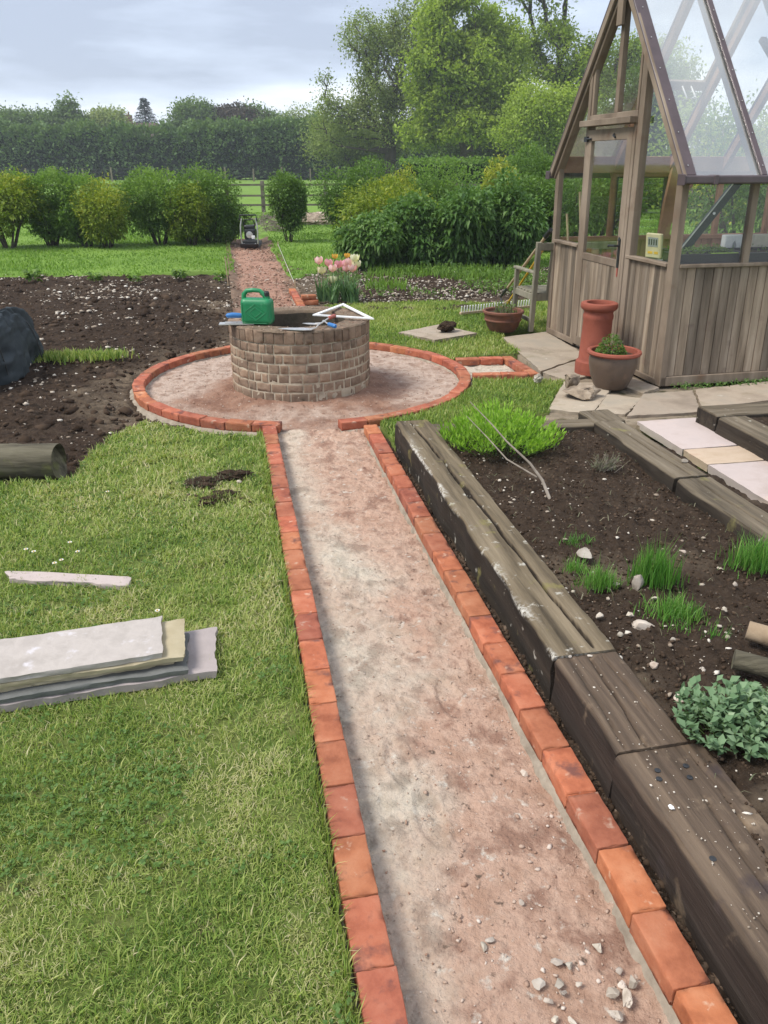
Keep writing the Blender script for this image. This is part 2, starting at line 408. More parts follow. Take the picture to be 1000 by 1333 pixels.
M['cedarh'] = surf('silvered_cedar_frame', [(.115,.085,.06),(.21,.162,.118),(.30,.24,.182)], 6, .85, .5, 30, stretch=(1,.3,.15), tint=.2, spots=((.16,.10,.065), 4, .58, .2, 1), dist=.003)
M['redwood'] = surf('brown_cedar', [(.19,.095,.055),(.31,.17,.10),(.39,.23,.145)], 6, .8, .4, 30, stretch=(.15,1,.4), dist=.003)
M['capping'] = surf('brown_capping', [(.055,.037,.040),(.09,.063,.068)], 5, .45, .1, 20, spec=.5, dist=.002)
M['glass'] = glassmat('glass', dirt=.004, refl=.12)
M['sideglass'] = glassmat('side_glass', dirt=.03, refl=.5)
M['roofglass'] = glassmat('roof_glass', dirt=.15, refl=3.6)
M['farglass'] = glassmat('far_roof_glass', dirt=.03, refl=.4)
M['terracotta'] = surf('terracotta', [(.20,.052,.033),(.28,.080,.050),(.245,.068,.043)], 5, .75, .2, 40, spots=((.24,.085,.06), 4, .60, .15), dist=.004)
M['glaze'] = surf('brown_glazed_clay', [(.075,.052,.038),(.12,.082,.06),(.095,.072,.056)], 5, .42, .2, 30, spots=((.20,.12,.08), 7, .60, .14), dist=.003, spec=.5)
M['oldpot'] = surf('weathered_clay', [(.12,.055,.038),(.20,.085,.055),(.10,.06,.05)], 6, .8, .3, 30, dist=.004)
M['slab_pale'] = surf('pale_sandstone', [(.40,.325,.29),(.47,.395,.365),(.43,.365,.34)], 4, .85, .3, 30, rnd=.06, spots=((.58,.44,.34), 3, .60, .2), spots2=((.35,.28,.24), 30, .70, .06), dist=.006)
M['slab_buff'] = surf('buff_sandstone', [(.42,.315,.22),(.48,.375,.275),(.42,.295,.215)], 4, .85, .3, 30, stretch=(1,3,1), spots2=((.38,.28,.2), 30, .70, .06), dist=.006)
M['slab_old'] = surf('old_patio_slab', [(.25,.20,.15),(.36,.295,.225),(.30,.26,.205)], 3, .92, .4, 40, rnd=.1, spots=((.24,.20,.13), 4, .58, .16), spots2=((.58,.52,.44), 9, .66, .1), dist=.006)
M['slab_grey'] = surf('grey_sandstone', [(.32,.285,.255),(.44,.395,.36),(.37,.33,.30)], 6, .8, .5, 28, rnd=.06, spots=((.55,.52,.53), 10, .60, .1), dist=.008)
M['slab_mauve'] = surf('mauve_sandstone', [(.28,.24,.225),(.36,.31,.295),(.32,.275,.262)], 5, .85, .4, 30, rnd=.08, dist=.006)
M['slab_dark'] = surf('dark_slate', [(.10,.105,.10),(.17,.17,.16)], 8, .8, .5, 30, dist=.006)
M['slab_olive'] = surf('ochre_sandstone', [(.33,.275,.17),(.44,.38,.26)], 7, .85, .5, 30, dist=.006)
M['flint'] = surf('flint', [(.24,.195,.15),(.42,.365,.30),(.54,.49,.42)], 14, .8, .5, 50, rnd=.3, spots=((.13,.11,.09), 12, .64, .08), dist=.006)
M['rock'] = surf('rough_stone', [(.10,.075,.055),(.30,.235,.17),(.46,.38,.29)], 9, .9, .7, 40, spots=((.10,.07,.05), 7, .58, .12), dist=.012)
M['clod'] = surf('turf_clod', [(.030,.020,.014),(.075,.050,.033)], 18, 1., .9, 60, dist=.02, spec=.1)
M['bark'] = surf('bark', [(.05,.042,.032),(.10,.085,.065)], 4, .95, .5, 20, dist=.03)
M['log'] = surf('old_log', [(.03,.027,.018),(.10,.088,.06),(.16,.145,.10)], 15, .95, 1., 34, stretch=(.1,1,1), spots=((.12,.125,.045), 5, .58, .16, 1), dist=.01)
M['palelog'] = surf('pale_log', [(.24,.17,.105),(.36,.27,.18),(.20,.145,.095)], 10, .9, .5, 40, stretch=(1,.3,1), dist=.005)
M['netting'] = surf('black_fleece', [(.025,.034,.040),(.045,.058,.066)], 6, .7, .5, 140, spots=((.07,.085,.09), 3, .60, .2), dist=.004)
M['well'] = surf('well_brick', [(.16,.105,.07),(.26,.18,.125),(.34,.25,.18)], 12, .95, .6, 70, tint=.38, spots=((.10,.075,.05), 6, .60, .14, 1), spots2=((.42,.36,.27), 18, .66, .08, 1), dist=.006)
M['welltop'] = surf('dirty_coping', [(.085,.062,.042),(.19,.14,.098),(.14,.105,.07)], 12, 1., .7, 50, spots=((.30,.25,.19), 20, .66, .07), dist=.01)
M['wellinside'] = surf('shaded_inner_brick', [(.03,.025,.018),(.075,.06,.042),(.05,.045,.028)], 9, .95, .7, 40, dist=.01)  # shade inside the well painted in as a darker brick colour
M['wellmortar'] = surf('lime_mortar', [(.36,.30,.215),(.54,.47,.36)], 10, .95, .5, 60, spots=((.13,.10,.07), 4, .56, .14), dist=.008)
M['greenplastic'] = surf('green_plastic', [(.008,.17,.062),(.014,.24,.09)], 7, .45, .15, 40, spots=((.10,.27,.15), 14, .60, .12), spots2=((.12,.12,.07), 9, .64, .1), dist=.002, spec=.5)
M['black'] = plain('black_plastic', (.015,.016,.017), .45)
M['darkmetal'] = plain('dark_metal', (.035,.037,.04), .45, .4)
M['steel'] = surf('worn_steel', [(.50,.49,.47),(.66,.65,.63)], 16, .38, .1, 40, metallic=.75, spots=((.42,.36,.29), 18, .60, .12), dist=.002)
M['white'] = plain('white_plastic', (.80,.80,.79), .4)
M['blueplastic'] = plain('blue_plastic', (.03,.16,.42), .42)
M['redhandle'] = plain('red_handle', (.36,.09,.065), .5)
M['yellow'] = plain('yellow_paint', (.62,.37,.025), .45)
M['ash'] = surf('ash_handle', [(.36,.27,.165),(.48,.37,.24)], 8, .7, .2, 30, dist=.002)
M['benchwood'] = surf('grey_teak', [(.12,.115,.085),(.23,.21,.155),(.29,.265,.205)], 8, .9, .5, 40, stretch=(1,1,.2), spots=((.13,.14,.07), 6, .6, .14), dist=.004)
M['postwood'] = surf('weathered_post', [(.15,.125,.09),(.27,.23,.165)], 8, .9, .4, 30, stretch=(1,1,.2), dist=.005)
M['railwood'] = surf('dark_rail', [(.10,.088,.068),(.19,.165,.13)], 5, .9, .4, 20, dist=.006)
M['cream'] = plain('cream_plastic', (.50,.45,.27), .5)
M['limeplastic'] = plain('lime_plastic', (.42,.62,.06), .5)
M['card'] = plain('white_card', (.72,.72,.70), .8)
M['creambox'] = plain('cream_box', (.60,.54,.42), .8)
M['greymetal'] = plain('grey_metal', (.30,.31,.31), .5, .4)
M['string'] = plain('pale_string', (.5,.48,.42), .9)
M['twig'] = surf('grey_twig', [(.17,.14,.11),(.30,.26,.215)], 20, .9, .3, 60, dist=.002)
M['roof'] = plain('roof_tile', (.11,.07,.06), .9)
M['housewall'] = plain('house_wall', (.20,.115,.085), .9)
# ------------------------------------------------------------------ ground, path, beds, lawns
XL = lambda y: .1795 - .1973 * y              # outer edge of the left edging
XR = lambda y: 1.0539 - .1950 * y             # outer edge of the right edging
RC = np.array([-.76, 7.25]); RR_ = 1.58       # brick ring
WC = np.array([-.77, 7.09]); WR = .635        # round well
PD = np.array([-.1950, .9808, 0]); PN = np.array([.9808, .1950, 0])   # along / across the path
def in_ring(x, y, r): return (x - RC[0])**2 + (y - RC[1])**2 < r * r

def flat(name, x0, x1, y0, y1, z, mat, n=1):
    xs = np.linspace(x0, x1, n + 1); ys = np.linspace(y0, y1, n + 1)
    X, Y = np.meshgrid(xs, ys, indexing='ij'); V = np.stack([X, Y, np.full_like(X, z)], -1).reshape(-1, 3)
    return props(fast_mesh(name, V, grid(n + 1, n + 1), mat), kind='structure')
flat('ground', -700, 700, -20, 1500, -.16, M['field'])

def lawn_patch(name, poly, step, mat, z0=0., wob=.02, amp=.012, seed=1, depth=.12, skirt=True):
    from mathutils.geometry import delaunay_2d_cdt
    poly = [np.array(p[:2], float) for p in poly]; B = []
    for i in range(len(poly)):
        a, b = poly[i], poly[(i + 1) % len(poly)]; n = max(1, int(np.linalg.norm(b - a) / step))
        for k in range(n): B.append(a + (b - a) * k / n)
    B = np.array(B); w = fbm(np.c_[B, B[:, :1] * 0 + seed], 2.3, 4, seed) * wob; w2 = fbm(np.c_[B, B[:, :1] * 0 + seed + 9], 2.3, 4, seed) * wob
    B = B + np.stack([w, w2], 1)
    mn, mx = B.min(0), B.max(0)
    X, Y = np.meshgrid(np.arange(mn[0], mx[0], step), np.arange(mn[1], mx[1], step), indexing='ij')
    Pp = np.stack([X.ravel(), Y.ravel()], 1); rg = np.random.default_rng(seed); Pp += rg.uniform(-.3, .3, Pp.shape) * step
    Pp = Pp[inpoly(Pp, B)]
    A = np.concatenate([B, Pp]); nb = len(B)
    v, e, f, ov, oe, of = delaunay_2d_cdt([Vector(p) for p in A], [(i, (i + 1) % nb) for i in range(nb)], [tuple(range(nb))], 1, 1e-5)
    v = np.array([(q.x, q.y) for q in v]); z = z0 + fbm(v, 1.1, 4, seed) * amp
    V = np.c_[v, z]; F = [tuple(t) for t in f]
    if skirt:
        cnt = {}
        for t in F:
            for i in range(len(t)):
                k = (t[i], t[(i + 1) % len(t)]); cnt[k] = 1
        base = len(V); V = np.concatenate([V, V * np.array([1, 1, 0]) + np.array([0, 0, z0 - depth])])
        for (a, b) in list(cnt):
            if (b, a) not in cnt: F.append((b, a, a + base)); F.append((b, a + base, b + base))
    T = []
    for t in F:
        for i in range(1, len(t) - 1): T.append((t[0], t[i], t[i + 1]))
    o = fast_mesh(name, V, np.array(T), mat, smooth=True)
    return props(o, kind='structure'), B

# path between the edgings: grid in (distance, across)
def path_surface():
    ys = np.arange(.3, 5.78, .0095); t = np.linspace(0, 1, 92)
    Y, T = np.meshgrid(ys, t, indexing='ij')
    x0, x1 = XL(Y) + .03, XR(Y) - .03; X = x0 + (x1 - x0) * T
    P = np.stack([X, Y], -1)
    # grey sand along the left and here and there right, red earth on the right and near the front
    red = sstep(T + fbm(P, 1.5, 4, 3) * .30, .32, .66) * .9 + sstep(fbm(P, 2.2, 4, 8), .0, .6) * .5
    red = red * (.75 + .25 * sstep(4.6 - Y + fbm(P, 1.2, 3, 9) * .8, .0, 2.0)) + .25 * sstep(Y, 3.5, 4.4)
    red = red - sstep(T, .86, .95) * .5 * sstep(3.5 - Y, 0, 1)
    z = -.094 + .022 * sstep(Y, 4.9, 5.7) + fbm(P, 2.4, 3, 11) * .008 + fbm(P, 17, 4, 12) * .0055 * (0.5 + sstep(fbm(P, 2, 3, 5), -.2, .5))
    z += fbm(P, 48, 3, 15) * .0042 * (.4 + sstep(fbm(P, 3, 3, 16), -.3, .5)) - .006 * np.clip(np.abs(fbm(P, 11, 3, 18)) * -6 + 1, 0, 1) * sstep(fbm(P, 2, 3, 19), -.1, .5)
    lump = np.clip(fbm(P, 26, 3, 14) - .45, 0, 1) * .028 * sstep(T, .5, .95); z = z + lump
    z += .012 * sstep(np.abs(T - .5) + fbm(P, 6, 3, 77) * .05, .40, .5)
    for (fx, fy, a) in ((520, 990, .2), (560, 1060, .25), (585, 905, .1)):     # boot prints
        c = at(fx, fy, -.08); d = P - c[:2]; u = d @ np.array([-.2, .98]); w = d @ np.array([.98, .2])
        rr = np.sqrt((u / .125)**2 + (w / .047)**2); z = z - .010 * (1 - sstep(rr, .8, 1.05)) + .006 * np.exp(-((rr - 1.15) / .12)**2)
    V = np.stack([X, Y, z], -1).reshape(-1, 3)
    o = fast_mesh('path', V, grid(len(ys), 92), M['path'], tint=np.clip(red, 0, 1).ravel(), smooth=True)
    props(o, kind='structure')
path_surface()
def ring_surface():
    n = 170; g = np.linspace(-1.52, 1.52, n); X, Y = np.meshgrid(g, g, indexing='ij')
    P = np.stack([X + RC[0], Y + RC[1]], -1); r = np.hypot(P[..., 0] - WC[0], P[..., 1] - WC[1])
    red = 1 - sstep(r + fbm(P, 2, 4, 4) * .22, .70, 1.02); red = red + .55 * sstep(fbm(P, 1.7, 4, 21), .15, .7)
    red += .5 * sstep(-(P[..., 1] - 6.45) + fbm(P, 3, 3, 2) * .3, -.1, .35) * sstep(P[..., 0], -1.0, -.4)
    z = -.074 + .035 * (1 - sstep(r, .64, .95)) + fbm(P, 3, 3, 6) * .010 + fbm(P, 15, 4, 7) * .009 + fbm(P, 40, 2, 7) * .003
    V = np.stack([P[..., 0], P[..., 1], z], -1).reshape(-1, 3); F = grid(n, n)
    c = V[F].mean(1); d = np.hypot(c[:, 0] - RC[0], c[:, 1] - RC[1]); F = F[(d < 1.535) & (np.hypot(c[:, 0] - WC[0], c[:, 1] - WC[1]) > .5)]
    props(fast_mesh('ring_bed', V, F, M['ring'], tint=np.clip(red, 0, 1).ravel(), smooth=True), kind='structure')
ring_surface()
def far_path():
    ys = np.arange(8.55, 22.5, .05); t = np.linspace(-.15, 1.15, 60)
    Y, T = np.meshgrid(ys, t, indexing='ij'); x0, x1 = XL(Y), XR(Y); X = x0 + (x1 - x0) * T
    P = np.stack([X, Y], -1); z = -.06 + fbm(P, 2, 4, 30) * .03 + fbm(P, 9, 3, 31) * .008 + .05 * sstep(np.abs(T - .5), .42, .6)
    dirt = sstep(np.abs(T - .5) + fbm(P, 2.5, 4, 32) * .16, .30, .55) + .8 * sstep(10.6 - Y + fbm(P, 1, 3, 2), 0, 1) + .8 * sstep(Y - 19.6, 0, .8)
    V = np.stack([X, Y, z], -1).reshape(-1, 3)
    props(fast_mesh('earth_path', V, grid(len(ys), 60), M['farpath'], tint=np.clip(dirt, 0, 1).ravel(), smooth=True), kind='structure')
far_path()
def veg_bed():
    xs = np.arange(-11, -.35, .045); ys = np.arange(4.4, 14.75, .045); X, Y = np.meshgrid(xs, ys, indexing='ij'); P = np.stack([X, Y], -1)
    z = -.035 + fbm(P, 1.0, 3, 40) * .03 + fbm(P, 4.5, 4, 41) * .03 + fbm(P, 16, 3, 42) * .018
    dr = np.hypot(X - RC[0], Y - RC[1]) - RR_
    z = np.where(dr < 0.02, -.22, z); z = np.where(X > XL(Y) - .10 - .2*(Y < 6), -.26, z)
    z = z - .02 * (1 - sstep(dr, .02, .4)); z = np.minimum(z, -.004)
    pale = (1 - sstep(dr + fbm(P, 2.5, 4, 44) * .25, .15, .60)) * .95 + .75 * sstep(X - (XL(Y) - .7) + fbm(P, 2, 4, 45) * .35, 0, .6) + .25 * sstep(fbm(P, 1.3, 4, 47), .30, .9)
    V = np.stack([X, Y, z], -1).reshape(-1, 3)
    props(fast_mesh('vegetable_bed', V, grid(len(xs), len(ys)), M['soil'], tint=np.clip(pale, 0, 1).ravel(), smooth=True), kind='structure')
veg_bed()
def flower_bed():
    xs = np.arange(-2.0, 6.6, .05); ys = np.arange(10.9, 16.0, .05); X, Y = np.meshgrid(xs, ys, indexing='ij'); P = np.stack([X, Y], -1)
    z = -.03 + fbm(P, 1.2, 3, 50) * .03 + fbm(P, 6, 4, 51) * .03 + fbm(P, 16, 2, 53) * .015
    z = np.where(X < XR(Y) + .05, -.22, np.minimum(z, .03))
    pale = .8 * sstep(-X - .1 + fbm(P, 1.5, 3, 5) * .5, 0, .9) + .4 * sstep(fbm(P, 1.6, 4, 57), .1, .8)
    V = np.stack([X, Y, z], -1).reshape(-1, 3)
    props(fast_mesh('flower_bed', V, grid(len(xs), len(ys)), M['soil'], tint=np.clip(pale, 0, 1).ravel(), smooth=True), kind='structure')
flower_bed()

# ---- raised bed soil (edges hidden under the sleepers)
SA = lambda y: .2 + (4.65 - y) * .195          # outer foot of the left row of sleepers
def bed_soil():
    p00 = np.array([1.16, .2]); p01 = np.array([.28, 5.42]); p10 = np.array([3.3, .35]); p11 = np.array([1.78, 5.42])
    nu, nv = 190, 340; u, v = np.meshgrid(np.linspace(0, 1, nu), np.linspace(0, 1, nv), indexing='ij')
    B = (1-u)[..., None]*((1-v)[..., None]*p00 + v[..., None]*p01) + u[..., None]*((1-v)[..., None]*p10 + v[..., None]*p11)
    z = .085 + .045 * (1 - sstep(v, .25, .6)) - .02 * sstep(u, .6, 1) + fbm(B, 1.6, 3, 60) * .022 + fbm(B, 7, 4, 61) * .017 + fbm(B, 28, 3, 62) * .010 + fbm(B, 46, 2, 65) * .006
    z = z - .05 * (1 - sstep(u, .05, .13)) * (1 - sstep(v, .3, .5))
    c = at(700, 672, .09); rr = np.hypot(B[..., 0] - c[0], B[..., 1] - c[1]); z += .05 * np.exp(-(rr / .33)**2)
    pale = .75 * sstep(fbm(B, 2.2, 4, 64) + (1 - v) * .5 - u * .4, .25, .9)
    V = np.concatenate([B, z[..., None]], -1).reshape(-1, 3)
    props(fast_mesh('raised_bed_soil', V, grid(nu, nv), M['bedsoil'], tint=np.clip(pale, 0, 1).ravel(), smooth=True), kind='structure')
bed_soil()
def second_bed_soil():
    a = at(940, 545, .1)[:2]; nu, nv = 60, 60
    u, v = np.meshgrid(np.linspace(0.1, 2.2, nu), np.linspace(-4.2, .1, nv), indexing='ij')
    B = a + u[..., None] * PN[:2] + v[..., None] * PD[:2]; z = .08 + fbm(B, 5, 4, 66) * .02
    V = np.concatenate([B, z[..., None]], -1).reshape(-1, 3)
    props(fast_mesh('side_bed_soil', V, grid(nu, nv), M['bedsoil'], tint=np.zeros(len(V)), smooth=True), kind='structure')
second_bed_soil()
# narrow strip of earth between right edging and sleepers
def margin():
    ys = np.arange(.3, 5.5, .02); t = np.linspace(0, 1, 26); Y, T = np.meshgrid(ys, t, indexing='ij')
    x0 = XR(Y) - .05; x1 = SA(Y) + .06; X = x0 + (x1 - x0) * T; P = np.stack([X, Y], -1)
    z = -.055 + fbm(P, 9, 4, 70) * .018 + fbm(P, 35, 2, 71) * .008
    V = np.stack([X, Y, z], -1).reshape(-1, 3)
    props(fast_mesh('soil_margin', V, grid(len(ys), 26), M['soil'], tint=np.clip(.25 + fbm(P, 3, 3, 72) * .5, 0, 1).ravel(), smooth=True), kind='structure')
margin()

# ---- lawns
ringp = lambda a, r=RR_ + .03: RC + r * np.array([math.cos(R(a)), math.sin(R(a))])
PL_near = [(XL(.3) - .03, .3), (XL(5.5) - .03, 5.5), at(338, 566)[:2], at(275, 562)[:2], at(225, 556)[:2], at(185, 549)[:2], at(150, 563)[:2], at(128, 582)[:2], at(108, 600)[:2],
           at(96, 622)[:2], at(50, 627)[:2], (-2.6, 4.5), (-6.5, 4.4), (-6.5, .3)]
lawn1, B1 = lawn_patch('lawn', PL_near, .06, M['lawn'], -.012, .03, .012, 2)
PL_small = [ringp(-62), ringp(-48), ringp(-32), ringp(-16), at(614, 492)[:2], at(700, 491)[:2], at(736, 494)[:2], at(722, 515)[:2], at(712, 536)[:2],
            at(600, 548)[:2], at(528, 556)[:2], at(519, 580)[:2], (XR(5.2) + .03, 5.2), (XR(5.75) + .03, 5.75)]
lawn2, B2 = lawn_patch('lawn', PL_small, .06, M['lawn'], -.012, .02, .010, 3)
PL_mid = [ringp(86), ringp(70), ringp(52), ringp(36), ringp(24), at(594, 463)[:2], at(667, 459)[:2], at(676, 458)[:2], at(656, 440)[:2], at(660, 432)[:2], at(690, 428)[:2],
          at(712, 430)[:2], (3.4, 10.0), (6.4, 11.0), (6.4, 11.7), at(716, 387)[:2], at(642, 394)[:2], at(560, 391)[:2], at(480, 393)[:2], at(425, 397)[:2], (XR(10.9) + .1, 10.9)]
lawn3, B3 = lawn_patch('lawn', PL_mid, .10, M['lawn'], -.012, .05, .015, 4)
PL_fl = [(-30, 14.2), at(0, 359)[:2], at(150, 357)[:2], at(306, 352)[:2], (XL(15) - .03, 15.0), (XL(21.5) - .05, 21.5), (-4.6, 24), (-4.6, 34), (-30, 34)]
lawn4, B4 = lawn_patch('lawn', PL_fl, .4, M['field'], -.01, .06, .03, 5)
PL_fr = [(XR(14.0) + .03, 14.0), at(440, 346)[:2], (0.2, 15.4), (2., 15.9), (6.5, 15.9), (22, 15.5), (22, 34), (-3.4, 34), (-3.4, 24), (XR(21.5) + .05, 21.5)]
lawn5, B5 = lawn_patch('lawn', PL_fr, .4, M['field'], -.01, .06, .03, 6)
lawn6, B6 = lawn_patch('lawn', [(5.3, 10.3), (16, 8.0), (16, 15.4), (6.2, 15.4)], .4, M['field'], -.015, .05, .02, 7)

# ------------------------------------------------------------------ grass blades
def blades(P, h, w, rg, lean=(.3, 1.1), tint=None, name='grass', mat=None):
    n = len(P); a = rg.uniform(0, 2*math.pi, n); le = rg.uniform(*lean, n); h = h * rg.uniform(.55, 1.25, n); w = w * rg.uniform(.7, 1.3, n)
    d = np.stack([np.cos(a), np.sin(a)], 1); b = rg.uniform(-.6, .6, n) + a + math.pi/2; s = np.stack([np.cos(b), np.sin(b), np.zeros(n)], 1)
    up1 = np.stack([d[:, 0]*np.sin(le*.55), d[:, 1]*np.sin(le*.55), np.cos(le*.55)], 1); up2 = np.stack([d[:, 0]*np.sin(le*1.25), d[:, 1]*np.sin(le*1.25), np.cos(le*1.25)], 1)
    m = P + up1 * (h*.5)[:, None]; t = m + up2 * (h*.5)[:, None]; sw = s * (w/2)[:, None]
    V = np.stack([P - sw, P + sw, m - sw*.8, m + sw*.8, t], 1).reshape(-1, 3)
    k = np.arange(n)[:, None] * 5; F = np.concatenate([k + [0,1,3], k + [0,3,2], k + [2,3,4]], 1).reshape(-1, 3)
    if tint is None: tint = rg.uniform(0, 1, n)
    return V, F, np.repeat(tint, 3)
def scatter(poly, dens, rg, ymax=99, maxd=None):
    P = np.array([p[:2] for p in poly]); mn, mx = P.min(0), P.max(0)
    mx[1] = min(mx[1], ymax)
    n = int((mx[0]-mn[0])*(mx[1]-mn[1])*maxd); Q = rg.uniform(mn, mx, (n, 2))
    keep = rg.uniform(0, 1, n) * maxd < dens(Q)
    # nothing outside the view cone (with a metre to spare)
    keep &= np.abs(Q[:, 0]) < Q[:, 1] * .56 + 1.1
    Q = Q[keep]; return Q[inpoly(Q, P)]
rg = np.random.default_rng(7)
def lawn_grass(name, B, maxd, dens, h, w, zc, seed, mat, mean=0., lean=(.3, 1.15), tintf=None, avoid=None):
    rg = np.random.default_rng(seed); Q = scatter(B, dens, rg, maxd=maxd)
    if avoid is not None: Q = Q[~avoid(Q)]
    hh = h(Q) if callable(h) else np.full(len(Q), h); ww = w(Q) if callable(w) else np.full(len(Q), w)
    t = tintf(Q, rg) if tintf else np.clip(.42 + fbm(Q, .9, 3, seed) * .22 + fbm(Q, 5, 3, seed + 1) * .14 + rg.normal(0, .17, len(Q)) + mean, 0, 1)
    z = zc + fbm(Q, 1.1, 4, {2:2,3:3,4:4}.get(seed, seed)) * .012
    V, F, tt = blades(np.c_[Q, z], hh, ww, rg, lean, t)
    o = fast_mesh(name, V, F, M[mat] if isinstance(mat, str) else mat, tint=tt); props(o, kind='stuff', label=None); return o
def near_t(Q, rg):
    # dry patches and lush patches of the mown lawn
    e = XL(Q[:, 1]) - Q[:, 0]                  # distance from the edging: lusher to the left
    base = .47 + fbm(Q, 1.2, 4, 91) * .22 + fbm(Q, 6, 3, 92) * .16 - .06 * sstep(e, .2, 1.2) + .30 * sstep(fbm(Q, 2.1, 4, 191), .25, .8)
    return np.clip(base + rg.normal(0, .23, len(Q)) + .25*(rg.uniform(0, 1, len(Q)) > .93), 0, 1)
near_h = lambda Q: (.027 + .022 * (fbm(Q, 2.0, 3, 93) * .5 + .5) + .016 * sstep(fbm(Q, 9, 2, 94), .1, .6)) * (.75 + .45 * sstep(Q[:, 1], 1.5, 4.5))
CL = [at(x, y)[:2] for x, y in ((262, 631), (303, 622), (285, 648))]
def clods_here(Q): return np.min([np.hypot((Q[:, 0]-c[0]), (Q[:, 1]-c[1])*.8) for c in CL], 0) < .045
lawn_grass('mown_grass', B1, 34000, lambda Q: 34000 * np.clip(1.55 / Q[:, 1], 0, 1)**1.25 * (1 - .65 * sstep(fbm(Q, 9, 3, 95), .15, .6)), near_h,
           lambda Q: .0029 * np.maximum(1, Q[:, 1] / 2.0), -.016, 2, 'grass', tintf=near_t, lean=(.45, 1.45), avoid=clods_here)
lawn_grass('mown_grass', B2, 5200, lambda Q: np.full(len(Q), 5200.), .045, .0075, -.016, 3, 'grass', -.02, (.2, 1.1))
lawn_grass('mown_grass', B3, 2600, lambda Q: np.full(len(Q), 2600.), .05, .011, -.016, 4, 'grass', .03, (.2, 1.1))
far_h = lambda Q: .05 + .05 * (fbm(Q, .5, 3, 97) * .5 + .5)
far_d = lambda Q: 420 * np.clip(16 / Q[:, 1], 0, 1)**1.6
ft = lambda Q, rg: np.clip(.5 + fbm(Q, .35, 3, 98) * .3 + fbm(Q, 2, 3, 99) * .2 + rg.normal(0, .2, len(Q)), 0, 1)
lawn_grass('long_grass', B4, 420, far_d, far_h, lambda Q: .022 * Q[:, 1] / 16, -.03, 5, 'fargrass', tintf=ft, lean=(.2, 1.))
lawn_grass('long_grass', B5, 420, far_d, far_h, lambda Q: .022 * Q[:, 1] / 16, -.03, 6, 'fargrass', tintf=ft, lean=(.2, 1.))
lawn_grass('long_grass', B6, 500, lambda Q: np.full(len(Q), 400.), .08, .018, -.03, 7, 'fargrass', tintf=ft, lean=(.2, 1.))
# clover and small flat weeds in the near lawn
def flatleaves(name, P, size, rg, mat, tint, tilt=.5):
    n = len(P); a = rg.uniform(0, 2*math.pi, n); s = size * rg.uniform(.6, 1.3, n)
    d = np.stack([np.cos(a), np.sin(a), rg.uniform(-tilt, tilt, n)], 1); q = np.stack([-np.sin(a), np.cos(a), rg.uniform(-tilt, tilt, n)], 1)
    V = np.stack([P, P + d*(s*.55)[:, None] - q*(s*.42)[:, None], P + d*s[:, None], P + d*(s*.55)[:, None] + q*(s*.42)[:, None]], 1).reshape(-1, 3)
    k = np.arange(n)[:, None] * 4; F = np.concatenate([k + [0,1,2], k + [0,2,3]], 1).reshape(-1, 3)
    return V, F, np.repeat(tint, 2)
def clover():
    rg = np.random.default_rng(12); Q = scatter(B1, lambda Q: 1700 * np.clip(1.6 / Q[:, 1], 0, 1)**1.4 * sstep(fbm(Q, 2.4, 3, 101), -.1, .5), rg, maxd=3800)
    Q = Q[~clods_here(Q)]; Q3 = np.repeat(np.c_[Q, rg.uniform(.002, .018, len(Q))], 3, 0)
    V, F, t = flatleaves('clover', Q3, .0125, rg, None, np.clip(rg.normal(.45, .2, len(Q3)), 0, 1))
    props(fast_mesh('clover', V, F, M['clover'], tint=t), kind='stuff')
def edge_tufts():
    rg = np.random.default_rng(13); Y = .5 + 5.0 * rg.uniform(0, 1, 5200)**1.3; k = vnoise(np.stack([Y * 5, Y * 0, Y * 0], -1), 3) * .6 + vnoise(np.stack([Y * 17, Y * 0, Y * 0], -1), 4) * .5; Y = Y[rg.uniform(0, 1, len(Y)) < k * 1.3]
    Q = np.stack([XL(Y) - .012 - np.abs(rg.normal(0, .022, len(Y))), Y], 1); V, F, t = blades(np.c_[Q, np.full(len(Q), -.03)], np.full(len(Q), .065), .0034 * np.maximum(1, Y / 2.1), rg, (.1, 1.), np.clip(rg.normal(.42, .22, len(Q)), 0, 1))
    props(fast_mesh('edge_grass', V, F, M['grass'], tint=t), kind='stuff')
edge_tufts()
def coarse_grass():
    rg = np.random.default_rng(17); Q = scatter(B1, lambda Q: 520 * np.clip(1.6 / Q[:, 1], 0, 1)**1.2 * (.25 + sstep(fbm(Q, 3, 3, 131), -.1, .5)), rg, maxd=1100); Q = Q[~clods_here(Q)]
    Q = np.repeat(Q, 3, 0) + rg.normal(0, .008, (len(Q) * 3, 2)); V, F, t = blades(np.c_[Q, np.full(len(Q), -.015)], np.full(len(Q), .055), .0044 * np.maximum(1, Q[:, 1] / 2.3), rg, (.3, 1.2), np.clip(rg.normal(.5, .2, len(Q)), 0, 1))
    props(fast_mesh('coarse_grass', V, F, M['grass'], tint=t), kind='stuff')
coarse_grass()
M['clover'] = leafmat('clover_leaf', [(.06,.12,.025),(.11,.20,.045),(.17,.26,.08)], .5, .3)
clover()
